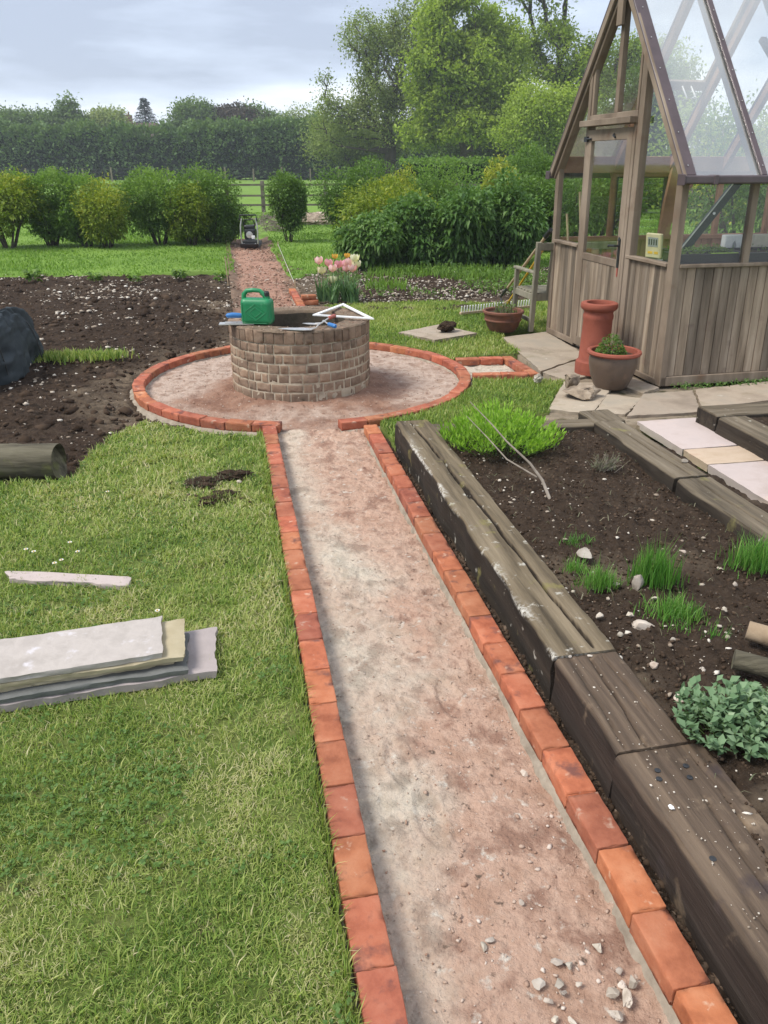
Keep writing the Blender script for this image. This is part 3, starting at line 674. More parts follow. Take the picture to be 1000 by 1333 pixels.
# ------------------------------------------------------------------ brick edgings
def R3(dx, dy, dz=0):
    return frame((dx, dy, dz))
def brick_run(parent, pts, inward, seed, L=.2165, z=-.0325, hh=.065, wid=.102):
    """bricks laid end to end along a polyline (outer edge), inward = unit vector"""
    rgb = random.Random(seed); k = 0
    for a, b in zip(pts[:-1], pts[1:]):
        a = np.array(a[:2]); b = np.array(b[:2]); D = np.linalg.norm(b - a); n = max(1, round(D / L)); d = (b - a) / D; p = D / n
        for i in range(n):
            c = a + d * (p * (i + .5)) + np.array(inward) * (wid / 2 + rgb.uniform(-.002, .002))
            yaw = rgb.uniform(-.012, .012); dd = np.array([d[0] - d[1]*yaw, d[1] + d[0]*yaw, rgb.uniform(-.008, .008)])
            V, F = rrbox((c[0], c[1], z + rgb.uniform(-.003, .003)), R3(*dd), (p - .006, wid, hh), .0026, (16, 8, 6), .0013, 60, seed * 50 + k, chip=.06)
            fast_mesh('brick', V, F, M['brick'], parent, smooth=True); k += 1
def mortar_strip(parent, pts, inward, seed, w0=-.012, w1=.106, z0=-.15, z1=-.066):
    V = []; F = []; st = []
    for a, b in zip(pts[:-1], pts[1:]):
        n = max(1, int(np.linalg.norm(np.array(b[:2]) - np.array(a[:2])) / .03))
        st += [np.array(a[:2]) + (np.array(b[:2]) - np.array(a[:2])) * i / n for i in range(n)]
    st.append(np.array(pts[-1][:2])); q = np.array(inward)
    for c in st:
        for (w, z) in ((w0 - .015, z0), (w0, z1 - .012), (w0 + .012, z1), (w1 - .012, z1), (w1, z1 - .015), (w1 + .018, z0)):
            V.append((*(c + q * w), z))
    V = np.array(V); V = V + (fbm(V, 14, 4, seed) * np.array(.014))[:, None] * np.array([q[0], q[1], .5])
    m = 6; F = [(i*m+k, i*m+k+1, (i+1)*m+k+1, (i+1)*m+k) for i in range(len(st)-1) for k in range(m-1)]
    fast_mesh('mortar_bed', V, F, M['mortar'], parent, smooth=True)
dL = np.array([-.1973, 1]); dL /= np.linalg.norm(dL); inL = np.array([dL[1], -dL[0]])
dR = np.array([-.1950, 1]); dR /= np.linalg.norm(dR); inR = -np.array([dR[1], -dR[0]])
t = thing('brick_edging', 'straight row of red bricks between the lawn and the left side of the path', 'brick edging', (XL(1.5), 1.5, -.1), 'brick edgings')
ptsL = [(XL(.44), .44), (XL(5.66), 5.66)]
brick_run(t, ptsL, inL, 1); mortar_strip(t, ptsL, inL, 1)
t = thing('brick_edging', 'straight row of red bricks along the right side of the path, beside the timber sleepers', 'brick edging', (XR(1.5), 1.5, -.1), 'brick edgings')
ptsR = [(XR(.40), .40), (XR(5.70), 5.70)]
brick_run(t, ptsR, inR, 2); mortar_strip(t, ptsR, inR, 2)
# ring
t = thing('brick_edging', 'ring of red bricks laid round the old well', 'brick edging', (RC[0], RC[1], -.1), 'brick edgings')
def ring():
    rgb = random.Random(5); n = 45; a0 = R(-72); a1 = R(270)
    gap0, gap1 = R(-91.5), R(-74.5); span = 2*math.pi - (gap1 - gap0); m = round(span / (.2185 / (RR_ - .05))); st = span / m
    for i in range(m):
        a = gap1 + st * (i + .5); rad = RR_ - .051 + rgb.uniform(-.003, .003); c = RC + rad * np.array([math.cos(a), math.sin(a)])
        V, F = rrbox((c[0], c[1], -.0325 + rgb.uniform(-.004, .004)), R3(-math.sin(a) + rgb.uniform(-.01, .01), math.cos(a)), (st * (RR_ - .075), .102, .065), .0026, (16, 8, 6), .0013, 60, 400 + i, chip=.06)
        fast_mesh('brick', V, F, M['brick'], t, smooth=True)
    V = []; k = 160
    prof = ((-.150, -.15), (-.116, -.078), (-.110, -.064), (.004, -.062), (.03, -.075), (.07, -.15))
    for i in range(k + 1):
        a = gap1 + span * i / k
        for dr, z in prof: V.append((RC[0] + (RR_ + dr) * math.cos(a), RC[1] + (RR_ + dr) * math.sin(a), z))
    V = np.array(V); nn = fbm(V, 12, 4, 8) * .012; dd = V[:, :2] - RC; dd /= np.linalg.norm(dd, axis=1, keepdims=True); V[:, :2] += dd * nn[:, None]; V[:, 2] += nn * .4
    m_ = len(prof); F = [(i*m_+q, i*m_+q+1, (i+1)*m_+q+1, (i+1)*m_+q) for i in range(k) for q in range(m_-1)]
    fast_mesh('mortar_bed', V, F, M['mortar'], t, smooth=True)
ring()
# small square edging right of the ring
t = thing('brick_edging', 'small three-sided brick surround between the ring and the patio', 'brick edging', (*at(650, 475)[:2], -.1), 'brick edgings')
qa, qb, qc, qd = at(592, 465)[:2], at(665, 463)[:2], at(703, 486)[:2], at(617, 488)[:2]
def side(a, b): d = (b - a) / np.linalg.norm(b - a); return np.array([d[1], -d[0]])
dq = (qc - qb) / np.linalg.norm(qc - qb)
brick_run(t, [qb, qc], side(qb, qc), 61); mortar_strip(t, [qb, qc], side(qb, qc), 61)
e1 = (qb - qa) / np.linalg.norm(qb - qa)
brick_run(t, [qa, qb + side(qb, qc) * .104], side(qa, qb), 62); mortar_strip(t, [qa, qb + side(qb, qc) * .1], side(qa, qb), 62)
brick_run(t, [qc + side(qb, qc) * .104, qd], side(qc, qd), 63); mortar_strip(t, [qc + side(qb, qc) * .1, qd], side(qc, qd), 63)
def square_bed():
    n = 26; u, v = np.meshgrid(np.linspace(.02, .98, n), np.linspace(.02, .98, n), indexing='ij')
    B = ((1-u)*(1-v))[..., None]*qa + (u*(1-v))[..., None]*qb + (u*v)[..., None]*qc + ((1-u)*v)[..., None]*qd
    z = -.07 + fbm(B, 9, 4, 3) * .014; V = np.concatenate([B, z[..., None]], -1).reshape(-1, 3)
    props(fast_mesh('mortar_base', V, grid(n, n), M['path'], tint=np.zeros(len(V)), smooth=True), kind='structure')
square_bed()
# beyond the ring: edging begun on the right, with loose bricks
t = thing('brick_edging', 'short start of red brick edging beyond the well, pointing to the far path', 'brick edging', (*at(392, 390)[:2], -.1), 'brick edgings')
pf = [at(390, 402)[:2], at(376, 375)[:2]]
pf = [(XR(10.75), 10.75), (XR(12.7), 12.7)]
brick_run(t, pf, inR, 70, z=-.02); mortar_strip(t, pf, inR, 70, z1=-.05)
def loose_brick(p, z, yaw, label, seed):
    V, F = rrbox((p[0], p[1], z), R3(math.cos(yaw), math.sin(yaw)), (.214, .102, .066), .005, (10, 6, 4), .002, 28, seed, chip=.05)
    o = fast_mesh('loose_brick', V, F, M['brick'], smooth=True); props(o, label, 'brick', 'loose bricks stacked beyond the well')
bp = at(405, 396)[:2]
loose_brick(bp, .03, .05, 'loose red brick lying on the soil beyond the well, lower of two', 81)
loose_brick(bp + np.array([-.03, .0]), .098, .2, 'loose red brick on top of the other one beyond the well', 82)

# ------------------------------------------------------------------ the well
def well():
    t = thing('brick_well', 'low round well of old brown bricks in the middle of the brick ring', 'well', (WC[0], WC[1], -.05))
    rgb = random.Random(11); V = []; F = []; T = []; b = 0
    courses = [(-.07, .10)] + [(.03 + i * .0835, .0835) for i in range(5)] + [(.4475, .118)]
    for ci, (z, h) in enumerate(courses):
        a = rgb.uniform(0, 1); end = a + 2*math.pi
        while a < end - .03:
            if ci == len(courses) - 1: w = rgb.uniform(.07, .11)
            else: w = rgb.choice((.115, .10, .075, .09, .15)) * rgb.uniform(.9, 1.1)
            w = min(w / WR, end - a)
            c = a + w / 2; rad = WR - .055 + rgb.uniform(-.004, .003)
            g = .014 if ci < len(courses) - 1 else .009
            v, f = rrbox((WC[0] + rad * math.cos(c), WC[1] + rad * math.sin(c), z + h / 2 + rgb.uniform(-.002, .002)), R3(-math.sin(c), math.cos(c)),
                         (max(.02, w * WR - g), .11, h - g * rgb.uniform(.8, 1.2)), .0035, (7, 3, 5), .0016, 45, 900 + b % 997, chip=.05)
            V.append(v); F.append(f + b); b += len(v); T += [rgb.uniform(.15, .85) * (.62 if ci == len(courses) - 1 else (.8 if ci == 5 else 1))] * len(f); a += w
    fast_mesh('brickwork', np.concatenate(V), np.concatenate(F), M['well'], t, tint=np.array(T), smooth=True)
    n = 120; prof = [(WR - .003, -.12), (WR - .003, .0), (WR - .004, .2), (WR - .006, .40), (WR - .012, .45), (WR - .014, .535)]
    mb = MB(); mb.lathe(prof, (WC[0], WC[1], 0), n); o = mb.build('mortar', M['wellmortar'], t, smooth=True)
    # coping: a worn ring top and the inner face
    rs = np.concatenate([np.linspace(WR + .004, WR - .21, 22), [WR - .215] * 10]); zs = np.concatenate([[.548] + [.562] * 20 + [.556], np.linspace(.53, .06, 10)])
    A = np.linspace(0, 2*math.pi, 181)[:-1]; RRr, AA = np.meshgrid(rs, A, indexing='ij'); ZZ = np.repeat(zs[:, None], 180, 1)
    P = np.stack([WC[0] + RRr*np.cos(AA), WC[1] + RRr*np.sin(AA), ZZ], -1); P[..., 2] += fbm(P, 12, 4, 5) * .007; P[..., :2] += (fbm(P, 9, 4, 6) * .009)[..., None] * np.stack([np.cos(AA), np.sin(AA)], -1)
    V = P.reshape(-1, 3); m = 180
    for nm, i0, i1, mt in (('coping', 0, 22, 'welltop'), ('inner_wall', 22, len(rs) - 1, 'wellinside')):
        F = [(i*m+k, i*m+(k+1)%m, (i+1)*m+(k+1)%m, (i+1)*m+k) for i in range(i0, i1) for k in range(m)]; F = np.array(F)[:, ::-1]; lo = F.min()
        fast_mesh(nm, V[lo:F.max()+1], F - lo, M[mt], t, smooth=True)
    mb = MB(); mb.lathe([(WR - .2, .09), (.25, .08), (.01, .075)], (WC[0], WC[1], 0), 48); mb.build('inner_fill', M['bedsoil'], t, smooth=True)
well()
ZT = .566
# ------------------------------------------------------------------ tools on the well
def jerrycan():
    p = at(335, 424, ZT); t = thing('jerrycan', 'green plastic jerrycan with a black cap standing on the well', 'jerrycan', (p[0], p[1], ZT)); yaw = R(-7)
    ex = np.array([math.cos(yaw), math.sin(yaw), 0]); ey = np.array([-ex[1], ex[0], 0]); o = np.array([p[0], p[1] + .075, ZT])
    L = lambda x, y, z: o + ex*x + ey*y + np.array([0, 0, z])
    # silhouette with the handle hole, extruded and rounded
    V, F = rrbox(L(0, 0, .112), np.stack([ex, ey, [0, 0, 1]], 1), (.272, .145, .222), .035, (14, 10, 12), .002, 9, 3)
    V = np.array(V)
    fast_mesh('body', V, F, M['greenplastic'], t, smooth=True)
    mb = MB()
    mb.tube([L(-.117, 0, .19), L(-.112, 0, .25), L(-.085, 0, .280), L(-.03, 0, .286), L(.03, 0, .282), L(.062, 0, .252), L(.095, 0, .214)], [.021, .02, .019, .018, .018, .021, .024], 12)
    mb.build('handle', M['greenplastic'], t, smooth=True)
    mb = MB(); mb.lathe([(.026, .205), (.026, .238)], L(.088, 0, 0), 20); mb.build('neck', M['greenplastic'], t, smooth=True)
    mb = MB(); mb.lathe([(.001, .272), (.02, .272), (.024, .268), (.025, .236), (.001, .236)], L(.088, 0, 0), 20); mb.tube([L(.07, 0, .276), L(.106, 0, .276)], .006, 6); mb.build('cap', M['black'], t, smooth=True)
    mb = MB(); c = (0, -.0735, .112)
    for s in (1., .55):
        D = [(-.095*s, 0), (0, .07*s), (.095*s, 0), (0, -.07*s)]
        for i in range(4):
            a, b = D[i], D[(i+1) % 4]; mb.tube([L(a[0], c[1], c[2] + a[1]), L(b[0], c[1], c[2] + b[1])], .0028, 6)
    for x0, z0, x1, z1 in ((-.115, .03, -.115, .19), (.115, .03, .115, .15), (-.09, .018, .09, .018), (-.09, .03, 0, .10)): mb.tube([L(x0, c[1] + .004, z0), L(x1, c[1] + .004, z1)], .0025, 6)
    mb.build('raised_marks', M['greenplastic'], t, smooth=True)
jerrycan()
def steel_float():
    p = at(304, 424, ZT); t = thing('plastering_trowel', 'flat steel plastering trowel with blue handle overhanging left edge of well', 'trowel', (p[0], p[1], ZT), 'hand tools on the well')
    ex = np.array([.97, .10, 0]); ex /= np.linalg.norm(ex); ey = np.array([-ex[1], ex[0], 0]); o = np.array([p[0] + .02, p[1] + .06, ZT + .006]); L = lambda x, y, z: o + ex*x + ey*y + np.array([0, 0, z])
    mb = MB(); V = [L(x, y, z) for z in (0, .006) for x, y in ((-.15, -.055), (.15, -.055), (.15, .055), (-.15, .055))]
    mb.add(V, [(0,3,2,1),(4,5,6,7),(0,1,5,4),(1,2,6,5),(2,3,7,6),(3,0,4,7)]); mb.build('blade', M['steel'], t)
    mb = MB(); mb.tube([L(-.10, 0, .012), L(.11, 0, .012), L(.085, 0, .05), L(.05, 0, .066)], .0075, 8); mb.build('bracket', M['steel'], t, smooth=True)
    mb = MB(); mb.tube([L(-.085, 0, .064), L(-.075, 0, .069), L(-.03, 0, .073), L(.02, 0, .070), L(.055, 0, .067), L(.06, 0, .067)], [.012, .021, .023, .022, .018, .010], 14); mb.build('handle', M['blueplastic'], t, smooth=True)
steel_float()
def trowel(tip, heel, hand, mat, label, seed, wide=.055):
    """brick trowel: tip and heel of the blade and end of the handle, all on the coping"""
    tip, heel, hand = (np.array(q, float) for q in (tip, heel, hand)); d = heel - tip; Lb = np.linalg.norm(d); d /= Lb; n = np.cross([0, 0, 1], d); n /= np.linalg.norm(n)
    t = thing('trowel', label, 'trowel', tuple(heel), 'hand tools on the well')
    out = [(0, 0), (.35, .75), (.75, 1), (1., .55), (1.03, .12)]
    poly = [tip + d*Lb*a + n*wide*b for a, b in out] + [tip + d*Lb*a - n*wide*b for a, b in out[:0:-1]]
    mb = MB(); mb.prism(poly, (0, 0, 0), (0, 0, .004)); mb.build('blade', M['steel'], t)
    h = hand - heel; h[2] = 0; h /= np.linalg.norm(h); z = np.array([0, 0, 1.])
    k = hand - h * .125
    mb = MB(); mb.tube([heel - d*.03 + z*.006, heel + d*.03 + z*.012, heel + d*.045 + z*.035, k - h*.01 + z*.0], [.007, .007, .0065, .0065], 8); mb.build('tang', M['steel'], t, smooth=True)
    mb = MB(); mb.tube([k, k + h*.01, k + h*.04, k + h*.08, k + h*.115, k + h*.125], [.012, .0165, .0165, .018, .0185, .012], 12); mb.build('handle', mat, t, smooth=True)
trowel(at(362, 428, ZT + .006), at(407, 429, ZT + .006), at(436, 411, ZT + .045), M['redhandle'], 'brick trowel with a long pale blade and worn red handle on the well', 1)
trowel(at(392, 424, ZT + .008) + np.array([0, .10, 0]), at(414, 424, ZT + .008) + np.array([0, .06, 0]), at(437, 425, ZT + .04), M['blueplastic'], 'small pointing trowel with blue handle beside the red-handled trowel', 2, .035)
def set_square():
    a, b, c = at(407, 411, ZT + .02), at(447, 396, ZT + .012), at(487, 416, ZT + .012)
    t = thing('set_square', 'white triangular set square frame lying across the rim of the well', 'set square', (b[0], b[1], ZT), 'hand tools on the well')
    z = np.array([0, 0, 1.]); mid = (a + b + c) / 3
    k = .70
    for p, q in ((a, b), (b, c), (c, a)):
        d = (q - p) / np.linalg.norm(q - p)
        n = np.cross(z, d); n /= np.linalg.norm(n)
        if np.dot(mid - p, n) < 0: n = -n
        w = .034; L = np.linalg.norm(q - p)
        # strip with mitred ends
        pi = p + (mid - p) * (w / abs(np.dot(mid - p, n))); qi = q + (mid - q) * (w / abs(np.dot(mid - q, n)))
        mb = MB(); mb.prism([p, q, qi, pi], (0, 0, 0), (0, 0, .011)); mb.build('strip', M['white'], t)
set_square()

# ------------------------------------------------------------------ timber sleepers
def sleeper(name, label, a, b, wd, w, h, mat, seed, cracks=(), amp=.006, group='timber sleepers round the raised beds', z0=-.1, endcut=.0, worn=.006):
    """a, b: feet of the outer long edge (xy); wd: unit vector towards the other long edge"""
    a = np.array([*a[:2], 0]); b = np.array([*b[:2], 0]); d = b - a; Ln = np.linalg.norm(d); d /= Ln; wd = np.array([*wd[:2], 0])
    ns = max(24, int(Ln / .016)); sec = [(0, z0)] + [(0, z0 + (h - z0) * f) for f in (.25, .5, .75, .9)] + [(.001, h - .005), (.005, h - .001)]
    top = np.linspace(.010, w - .010, 60); sec += [(s, h) for s in top] + [(w - .005, h - .001), (w - .001, h - .005)] + [(w, z0 + (h - z0) * f) for f in (.9, .75, .5, .25)] + [(w, z0)]
    sec = np.array(sec); l = np.linspace(0, Ln, ns); m = len(sec)
    Lg, Sx = np.meshgrid(l, sec[:, 0], indexing='ij'); Zg = np.repeat(sec[:, 1][None], ns, 0)
    q = np.stack([Lg * .25 + seed, Sx, Zg], -1)
    n1 = fbm(q, 22, 4, seed); n2 = fbm(np.stack([Lg + seed * 3, Sx, Zg], -1), 5, 3, seed + 4)
    istop = (np.abs(Zg - h) < .012)
    n3 = fbm(np.stack([Lg * .05 + seed, Sx, Zg], -1), 75, 3, seed + 6)
    Z2 = Zg + istop * (n1 * amp * .22 + n2 * amp * .35 + n3 * .0016); S2 = Sx + (Sx < .012) * (n1 * amp + n2 * amp * 1.3) - (Sx > w - .012) * (n1 * amp + n2 * amp)
    # worn corners
    ed = np.minimum(Sx, w - Sx); Z2 -= istop * worn * np.exp(-(ed / .008)**2) * (1 + 1.5 * np.clip(n2, 0, 1))
    for (c0, c1, dep, t0, t1) in cracks:
        sc = w * (c0 + (c1 - c0) * Lg / Ln) + fbm(np.stack([Lg, Lg * 0, Lg * 0 + seed], -1), 3.2, 4, seed + 9) * .012
        on = sstep(Lg / Ln, t0, t0 + .04) * (1 - sstep(Lg / Ln, t1 - .04, t1)); wid = .0062 * (.6 + .8 * vnoise(np.stack([Lg * 5, Lg * 0, Lg * 0], -1), seed))
        Z2 -= istop * on * dep * np.exp(-((Sx - sc) / wid)**2)
    L2 = Lg + np.where(Lg < 1e-6, 1, np.where(Lg > Ln - 1e-6, -1, 0)) * (np.abs(n1) * .004)
    P = a + L2[..., None] * d + S2[..., None] * wd; P[..., 2] = Z2
    V = P.reshape(-1, 3); F = [(i*m+k, i*m+k+1, (i+1)*m+k+1, (i+1)*m+k) for i in range(ns-1) for k in range(m-1)]
    tn = (sstep(Z2, h - .022, h - .006) * 1.6 - .6).ravel()          # bleached by weather on top; shade on sides and in cracks painted dark
    mk = np.exp(-(Sx / .028)**2) * sstep(Zg, h - .02, h - .004) * sstep(fbm(np.stack([Lg * 3, Sx * 9, Zg * 0 + seed], -1), 2.0, 3, seed + 21), -.1, .45)
    # end grain caps: quads between left and right of the section
    for i in (0, ns - 1):
        lo, hi = 0, m - 1
        while hi - lo > 2: F.append((i*m+lo, i*m+lo+1, i*m+hi-1, i*m+hi) if i else (i*m+hi, i*m+hi-1, i*m+lo+1, i*m+lo)); lo += 1; hi -= 1
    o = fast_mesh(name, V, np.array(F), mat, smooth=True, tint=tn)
    am = o.data.attributes.new('mark', 'FLOAT', 'POINT'); am.data.foreach_set('value', mk.ravel().astype(np.float32))
    try: o.data.set_sharp_from_angle(angle=R(38))
    except Exception: pass
    return props(o, label, 'sleeper', group)
HS = .155
yB = 2.40
yC = at(809, 977, HS)[1]
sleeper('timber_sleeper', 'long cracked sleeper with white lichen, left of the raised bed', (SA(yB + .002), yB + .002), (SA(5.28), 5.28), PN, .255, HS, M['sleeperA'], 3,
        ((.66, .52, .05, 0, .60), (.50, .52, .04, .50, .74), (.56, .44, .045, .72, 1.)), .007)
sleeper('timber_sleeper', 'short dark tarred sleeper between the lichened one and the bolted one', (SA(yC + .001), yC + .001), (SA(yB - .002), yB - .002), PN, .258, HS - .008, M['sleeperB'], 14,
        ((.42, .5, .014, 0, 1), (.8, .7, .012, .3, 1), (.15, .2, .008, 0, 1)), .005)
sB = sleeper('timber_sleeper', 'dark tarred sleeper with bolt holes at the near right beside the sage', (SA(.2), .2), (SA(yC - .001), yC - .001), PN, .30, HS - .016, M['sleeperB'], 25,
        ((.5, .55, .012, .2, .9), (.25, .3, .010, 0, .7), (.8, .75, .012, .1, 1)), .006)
def bolts():
    rgb = random.Random(4)
    for px, py in ((856, 1003), (858, 1014), (893, 997), (898, 1012), (928, 1118)):
        p = at(px, py, HS - .014); mb = MB()
        mb.lathe([(.0085, -.003), (.0095, .0015), (.007, .0025), (.001, .003)], (0, 0, 0), 14)
        for v in range(len(mb.v)): mb.v[v] = (mb.v[v][0] + p[0] , mb.v[v][1] + p[1], mb.v[v][2] + p[2])
        mb.build('bolt_head', M['darkmetal'], sB, smooth=True)
bolts()
# back timber of the bed: thin kerb board
bk0, bk1 = at(535, 549, HS)[:2], at(775, 541, HS)[:2]; dk = (bk1 - bk0) / np.linalg.norm(bk1 - bk0)
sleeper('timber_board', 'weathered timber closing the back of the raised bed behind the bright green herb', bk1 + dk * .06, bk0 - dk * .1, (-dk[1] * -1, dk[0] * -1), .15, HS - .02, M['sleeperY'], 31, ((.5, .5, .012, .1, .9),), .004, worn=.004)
# right side of the bed
d0, d1 = at(776, 549, HS)[:2], at(880, 622, HS)[:2]; e1_ = at(1003, 704, HS)[:2]
dd = (d0 - e1_) / np.linalg.norm(d0 - e1_); wd = np.array([dd[1], -dd[0]])
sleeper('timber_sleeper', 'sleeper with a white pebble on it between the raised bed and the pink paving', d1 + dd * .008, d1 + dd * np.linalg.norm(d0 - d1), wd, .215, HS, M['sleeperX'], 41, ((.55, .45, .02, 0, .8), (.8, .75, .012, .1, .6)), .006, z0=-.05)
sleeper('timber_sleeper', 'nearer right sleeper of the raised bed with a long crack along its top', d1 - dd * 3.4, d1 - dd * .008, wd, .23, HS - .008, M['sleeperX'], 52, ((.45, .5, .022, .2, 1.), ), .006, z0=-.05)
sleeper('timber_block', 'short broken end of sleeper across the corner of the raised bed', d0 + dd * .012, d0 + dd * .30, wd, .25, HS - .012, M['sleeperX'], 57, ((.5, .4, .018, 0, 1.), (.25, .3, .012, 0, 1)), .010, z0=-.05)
# second raised bed on the right
f0 = at(909, 527, .13)[:2]; f1 = at(934, 541, .13)[:2]
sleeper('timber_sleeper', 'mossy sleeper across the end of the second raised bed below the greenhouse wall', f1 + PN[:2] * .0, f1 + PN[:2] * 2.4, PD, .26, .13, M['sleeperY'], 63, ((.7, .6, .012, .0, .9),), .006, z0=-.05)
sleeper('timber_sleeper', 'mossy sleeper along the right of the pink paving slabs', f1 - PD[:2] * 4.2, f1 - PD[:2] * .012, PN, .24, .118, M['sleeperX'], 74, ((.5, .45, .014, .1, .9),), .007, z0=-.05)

# ------------------------------------------------------------------ slabs and paving
def slab(name, label, cat, quad, z0, z1, mat, seed, group=None, amp=.003, rough=.012, n=26):
    """stone with four given top corners; riven top and uneven sides"""
    q = [np.array(c[:2], float) for c in quad]; u, v = np.meshgrid(np.linspace(0, 1, n), np.linspace(0, 1, n), indexing='ij')
    B = ((1-u)*(1-v))[..., None]*q[0] + (u*(1-v))[..., None]*q[1] + (u*v)[..., None]*q[2] + ((1-u)*v)[..., None]*q[3]
    edge = np.minimum(np.minimum(u, 1-u), np.minimum(v, 1-v)) < 1e-9
    P3 = np.concatenate([B, np.full(B.shape[:2] + (1,), seed * 1.7)], -1)
    wob = np.stack([fbm(P3, 22, 3, seed), fbm(P3 + 31, 22, 3, seed)], -1) * rough * .32
    ctr = np.mean(q, 0); B2 = B + np.where(edge[..., None], wob, 0)
    z = z1 + fbm(P3, 5, 4, seed + 2) * amp - np.where(edge, .004, 0)
    top = np.concatenate([B2, z[..., None]], -1).reshape(-1, 3)
    bot = np.concatenate([B2 + np.where(edge[..., None], (ctr - B) * .012, 0), np.full(B.shape[:2] + (1,), z0)], -1).reshape(-1, 3)
    F = [tuple(f) for f in grid(n, n)]; N_ = n * n; F += [tuple(x + N_ for x in f[::-1]) for f in grid(n, n)]
    ring_ = [i*n for i in range(n)] + [(n-1)*n + j for j in range(1, n)] + [i*n + n-1 for i in range(n-2, -1, -1)] + [j for j in range(n-2, 0, -1)]
    mids = []; V = np.concatenate([top, bot]); M0 = len(V)
    midv = (top[ring_] * .5 + bot[ring_] * .5); dirs = midv[:, :2] - ctr; dirs /= np.linalg.norm(dirs, axis=1, keepdims=True)
    midv[:, :2] += dirs * (fbm(np.c_[midv[:, :2], midv[:, 2] + seed], 18, 3, seed) * rough * .5)[:, None]; V = np.concatenate([V, midv])
    m = len(ring_)
    for k in range(m):
        a, b = ring_[k], ring_[(k+1) % m]; ma, mb_ = M0 + k, M0 + (k+1) % m
        F.append((a, ma, mb_, b)); F.append((ma, a + N_, b + N_, mb_))
    o = fast_mesh(name, V, np.array(F), mat, smooth=True)
    try: o.data.set_sharp_from_angle(angle=R(38))
    except Exception: pass
    return props(o, label, cat, group)
ZP = .0
def quadpx(pts, z): return [at(x, y, z) for x, y in pts]
pv = 'paving slabs of the patio'
# pink new slabs: running in the lane between the beds
lane0 = d0 + wd * .225; lane1 = f1 - PD[:2] * .0
rl = lambda s, t: lane0 + dd * 0 + (-dd) * s + wd * t
wl = .62
s1a, s1b = at(842, 547)[:2], at(905, 542)[:2]
def lane_slab(label, yt0, yt1, mat, seed):
    # yt: distances along the lane from its head
    h0 = at(842, 547)[:2] - wd * .08; W_ = 1.02
    h = lambda s, t: h0 - dd * s + wd * t + dd * (t * .0)
    slab('paving_slab', label, 'paving slab', [h(yt0, 0), h(yt0, W_), h(yt1, W_), h(yt1, 0)], -.06, .0, mat, seed, 'new pink paving slabs')
def along(px, py): return -np.dot(at(px, py)[:2] - (at(842, 547)[:2] - wd * .08), dd)
sA1 = along(908, 583) ; sA2 = along(940, 603)
lane_slab('square pinkish paving slab, farthest of the new ones', 0.0, sA1 - .008, M['slab_pale'], 3)
lane_slab('narrow orange-buff paving slab between two pink ones', sA1 + .006, sA2 - .008, M['slab_buff'], 4)
lane_slab('large pale pink paving slab at the right edge of the photo, nearest of the new ones', sA2 + .006, sA2 + .95, M['slab_pale'], 5)
lane_slab('pale paving slab beyond the right edge of the photo', sA2 + .958, sA2 + 1.85, M['slab_pale'], 6)
lane_slab('buff paving slab beyond the right edge of the photo, nearest to the camera', sA2 + 1.858, sA2 + 2.8, M['slab_buff'], 7)
# old patio
pat = [('worn beige concrete slab beside the left front of the greenhouse', [(654,438),(712,431),(764,462),(704,482)]),
       ('worn beige patio slab in front of the chimney pot', [(706,484),(766,463),(800,482),(738,494)]),
       ('broken pale flagstone under the rough stone', [(714,532),(735,496),(800,499),(772,538)]),
       ('triangular pale flagstone behind the sleeper corner', [(774,537),(790,512),(836,517),(815,538)]),
       ('grey old slab in front of the greenhouse corner', [(817,541),(838,512),(902,507),(912,535)]),
       ('small worn slab beside the pots', [(802,500),(805,484),(858,504),(838,511)]),
       ('long weathered slab along the greenhouse wall at right', [(905,506),(1010,494),(1040,516),(914,530)])]
for i, (lb, q) in enumerate(pat):
    slab('paving_slab', lb, 'paving slab', quadpx(q, .0), -.07, -.003 + .002 * (i % 3), M['slab_old'], 20 + i, pv, .004, .03)
def patio_base():
    q = [at(648, 440)[:2], at(712, 429)[:2], (3.1, 6.5), (6.5, 7.3), (6.5, 6.6), (2.55, 5.6), at(772, 545)[:2], at(708, 540)[:2], at(730, 497)[:2]]
    lawn_patch('patio_base', q, .09, M['patio_joint'], -.028, .01, .006, 15, .1)
M['patio_joint'] = surf('sandy_joint', [(.16,.125,.085),(.27,.22,.16)], 9, 1., .6, 50, spots=((.07,.06,.03), 7, .55, .12), dist=.01)
patio_base()
# stack of stone strips on the lawn
def strip(label, ax, bx, ay, by, z0, z1, mat, seed, name='stone_strip', group='stone strips stacked on the lawn'):
    return slab(name, label, 'stone strip', [ax, bx, by, ay], z0, z1, mat, seed, group, .0035, .022, 34)
def strip_px(label, right_far, right_near, length, z1, th, mat, seed, slope):
    rf = at(*right_far, z1)[:2]; rn = at(*right_near, z1)[:2]; d = np.array([-1.0, slope]); d /= np.linalg.norm(d)
    strip(label, rf + d * length, rf, rn + d * length, rn, z1 - th, z1, mat, seed)
g1 = at(211, 802, .135); g2 = at(0, 833, .135); slp = (g2[1] - g1[1]) / (g1[0] - g2[0])
strip_px('long grey sandstone strip lying on top of the stack on the lawn', (211, 801), (211, 849), .95, .135, .026, M['slab_grey'], 41, slp)
strip_px('ochre stone strip second from the top of the stack, sticking out to the right', (240, 804), (241, 854), .88, .108, .022, M['slab_olive'], 42, slp + .02)
strip_px('yellowish stone strip in the middle of the stack on the lawn', (226, 828), (226, 858), .95, .085, .022, M['slab_olive'], 43, slp + .0)
strip_px('dark slate strip low in the stack with a rounded corner', (245, 822), (245, 870), .93, .062, .024, M['slab_dark'], 44, slp + .01)
strip_px('mauve stone strip at the bottom of the stack, reaching farthest right', (280, 816), (282, 872), 1.0, .037, .037, M['slab_mauve'], 45, slp + .015)
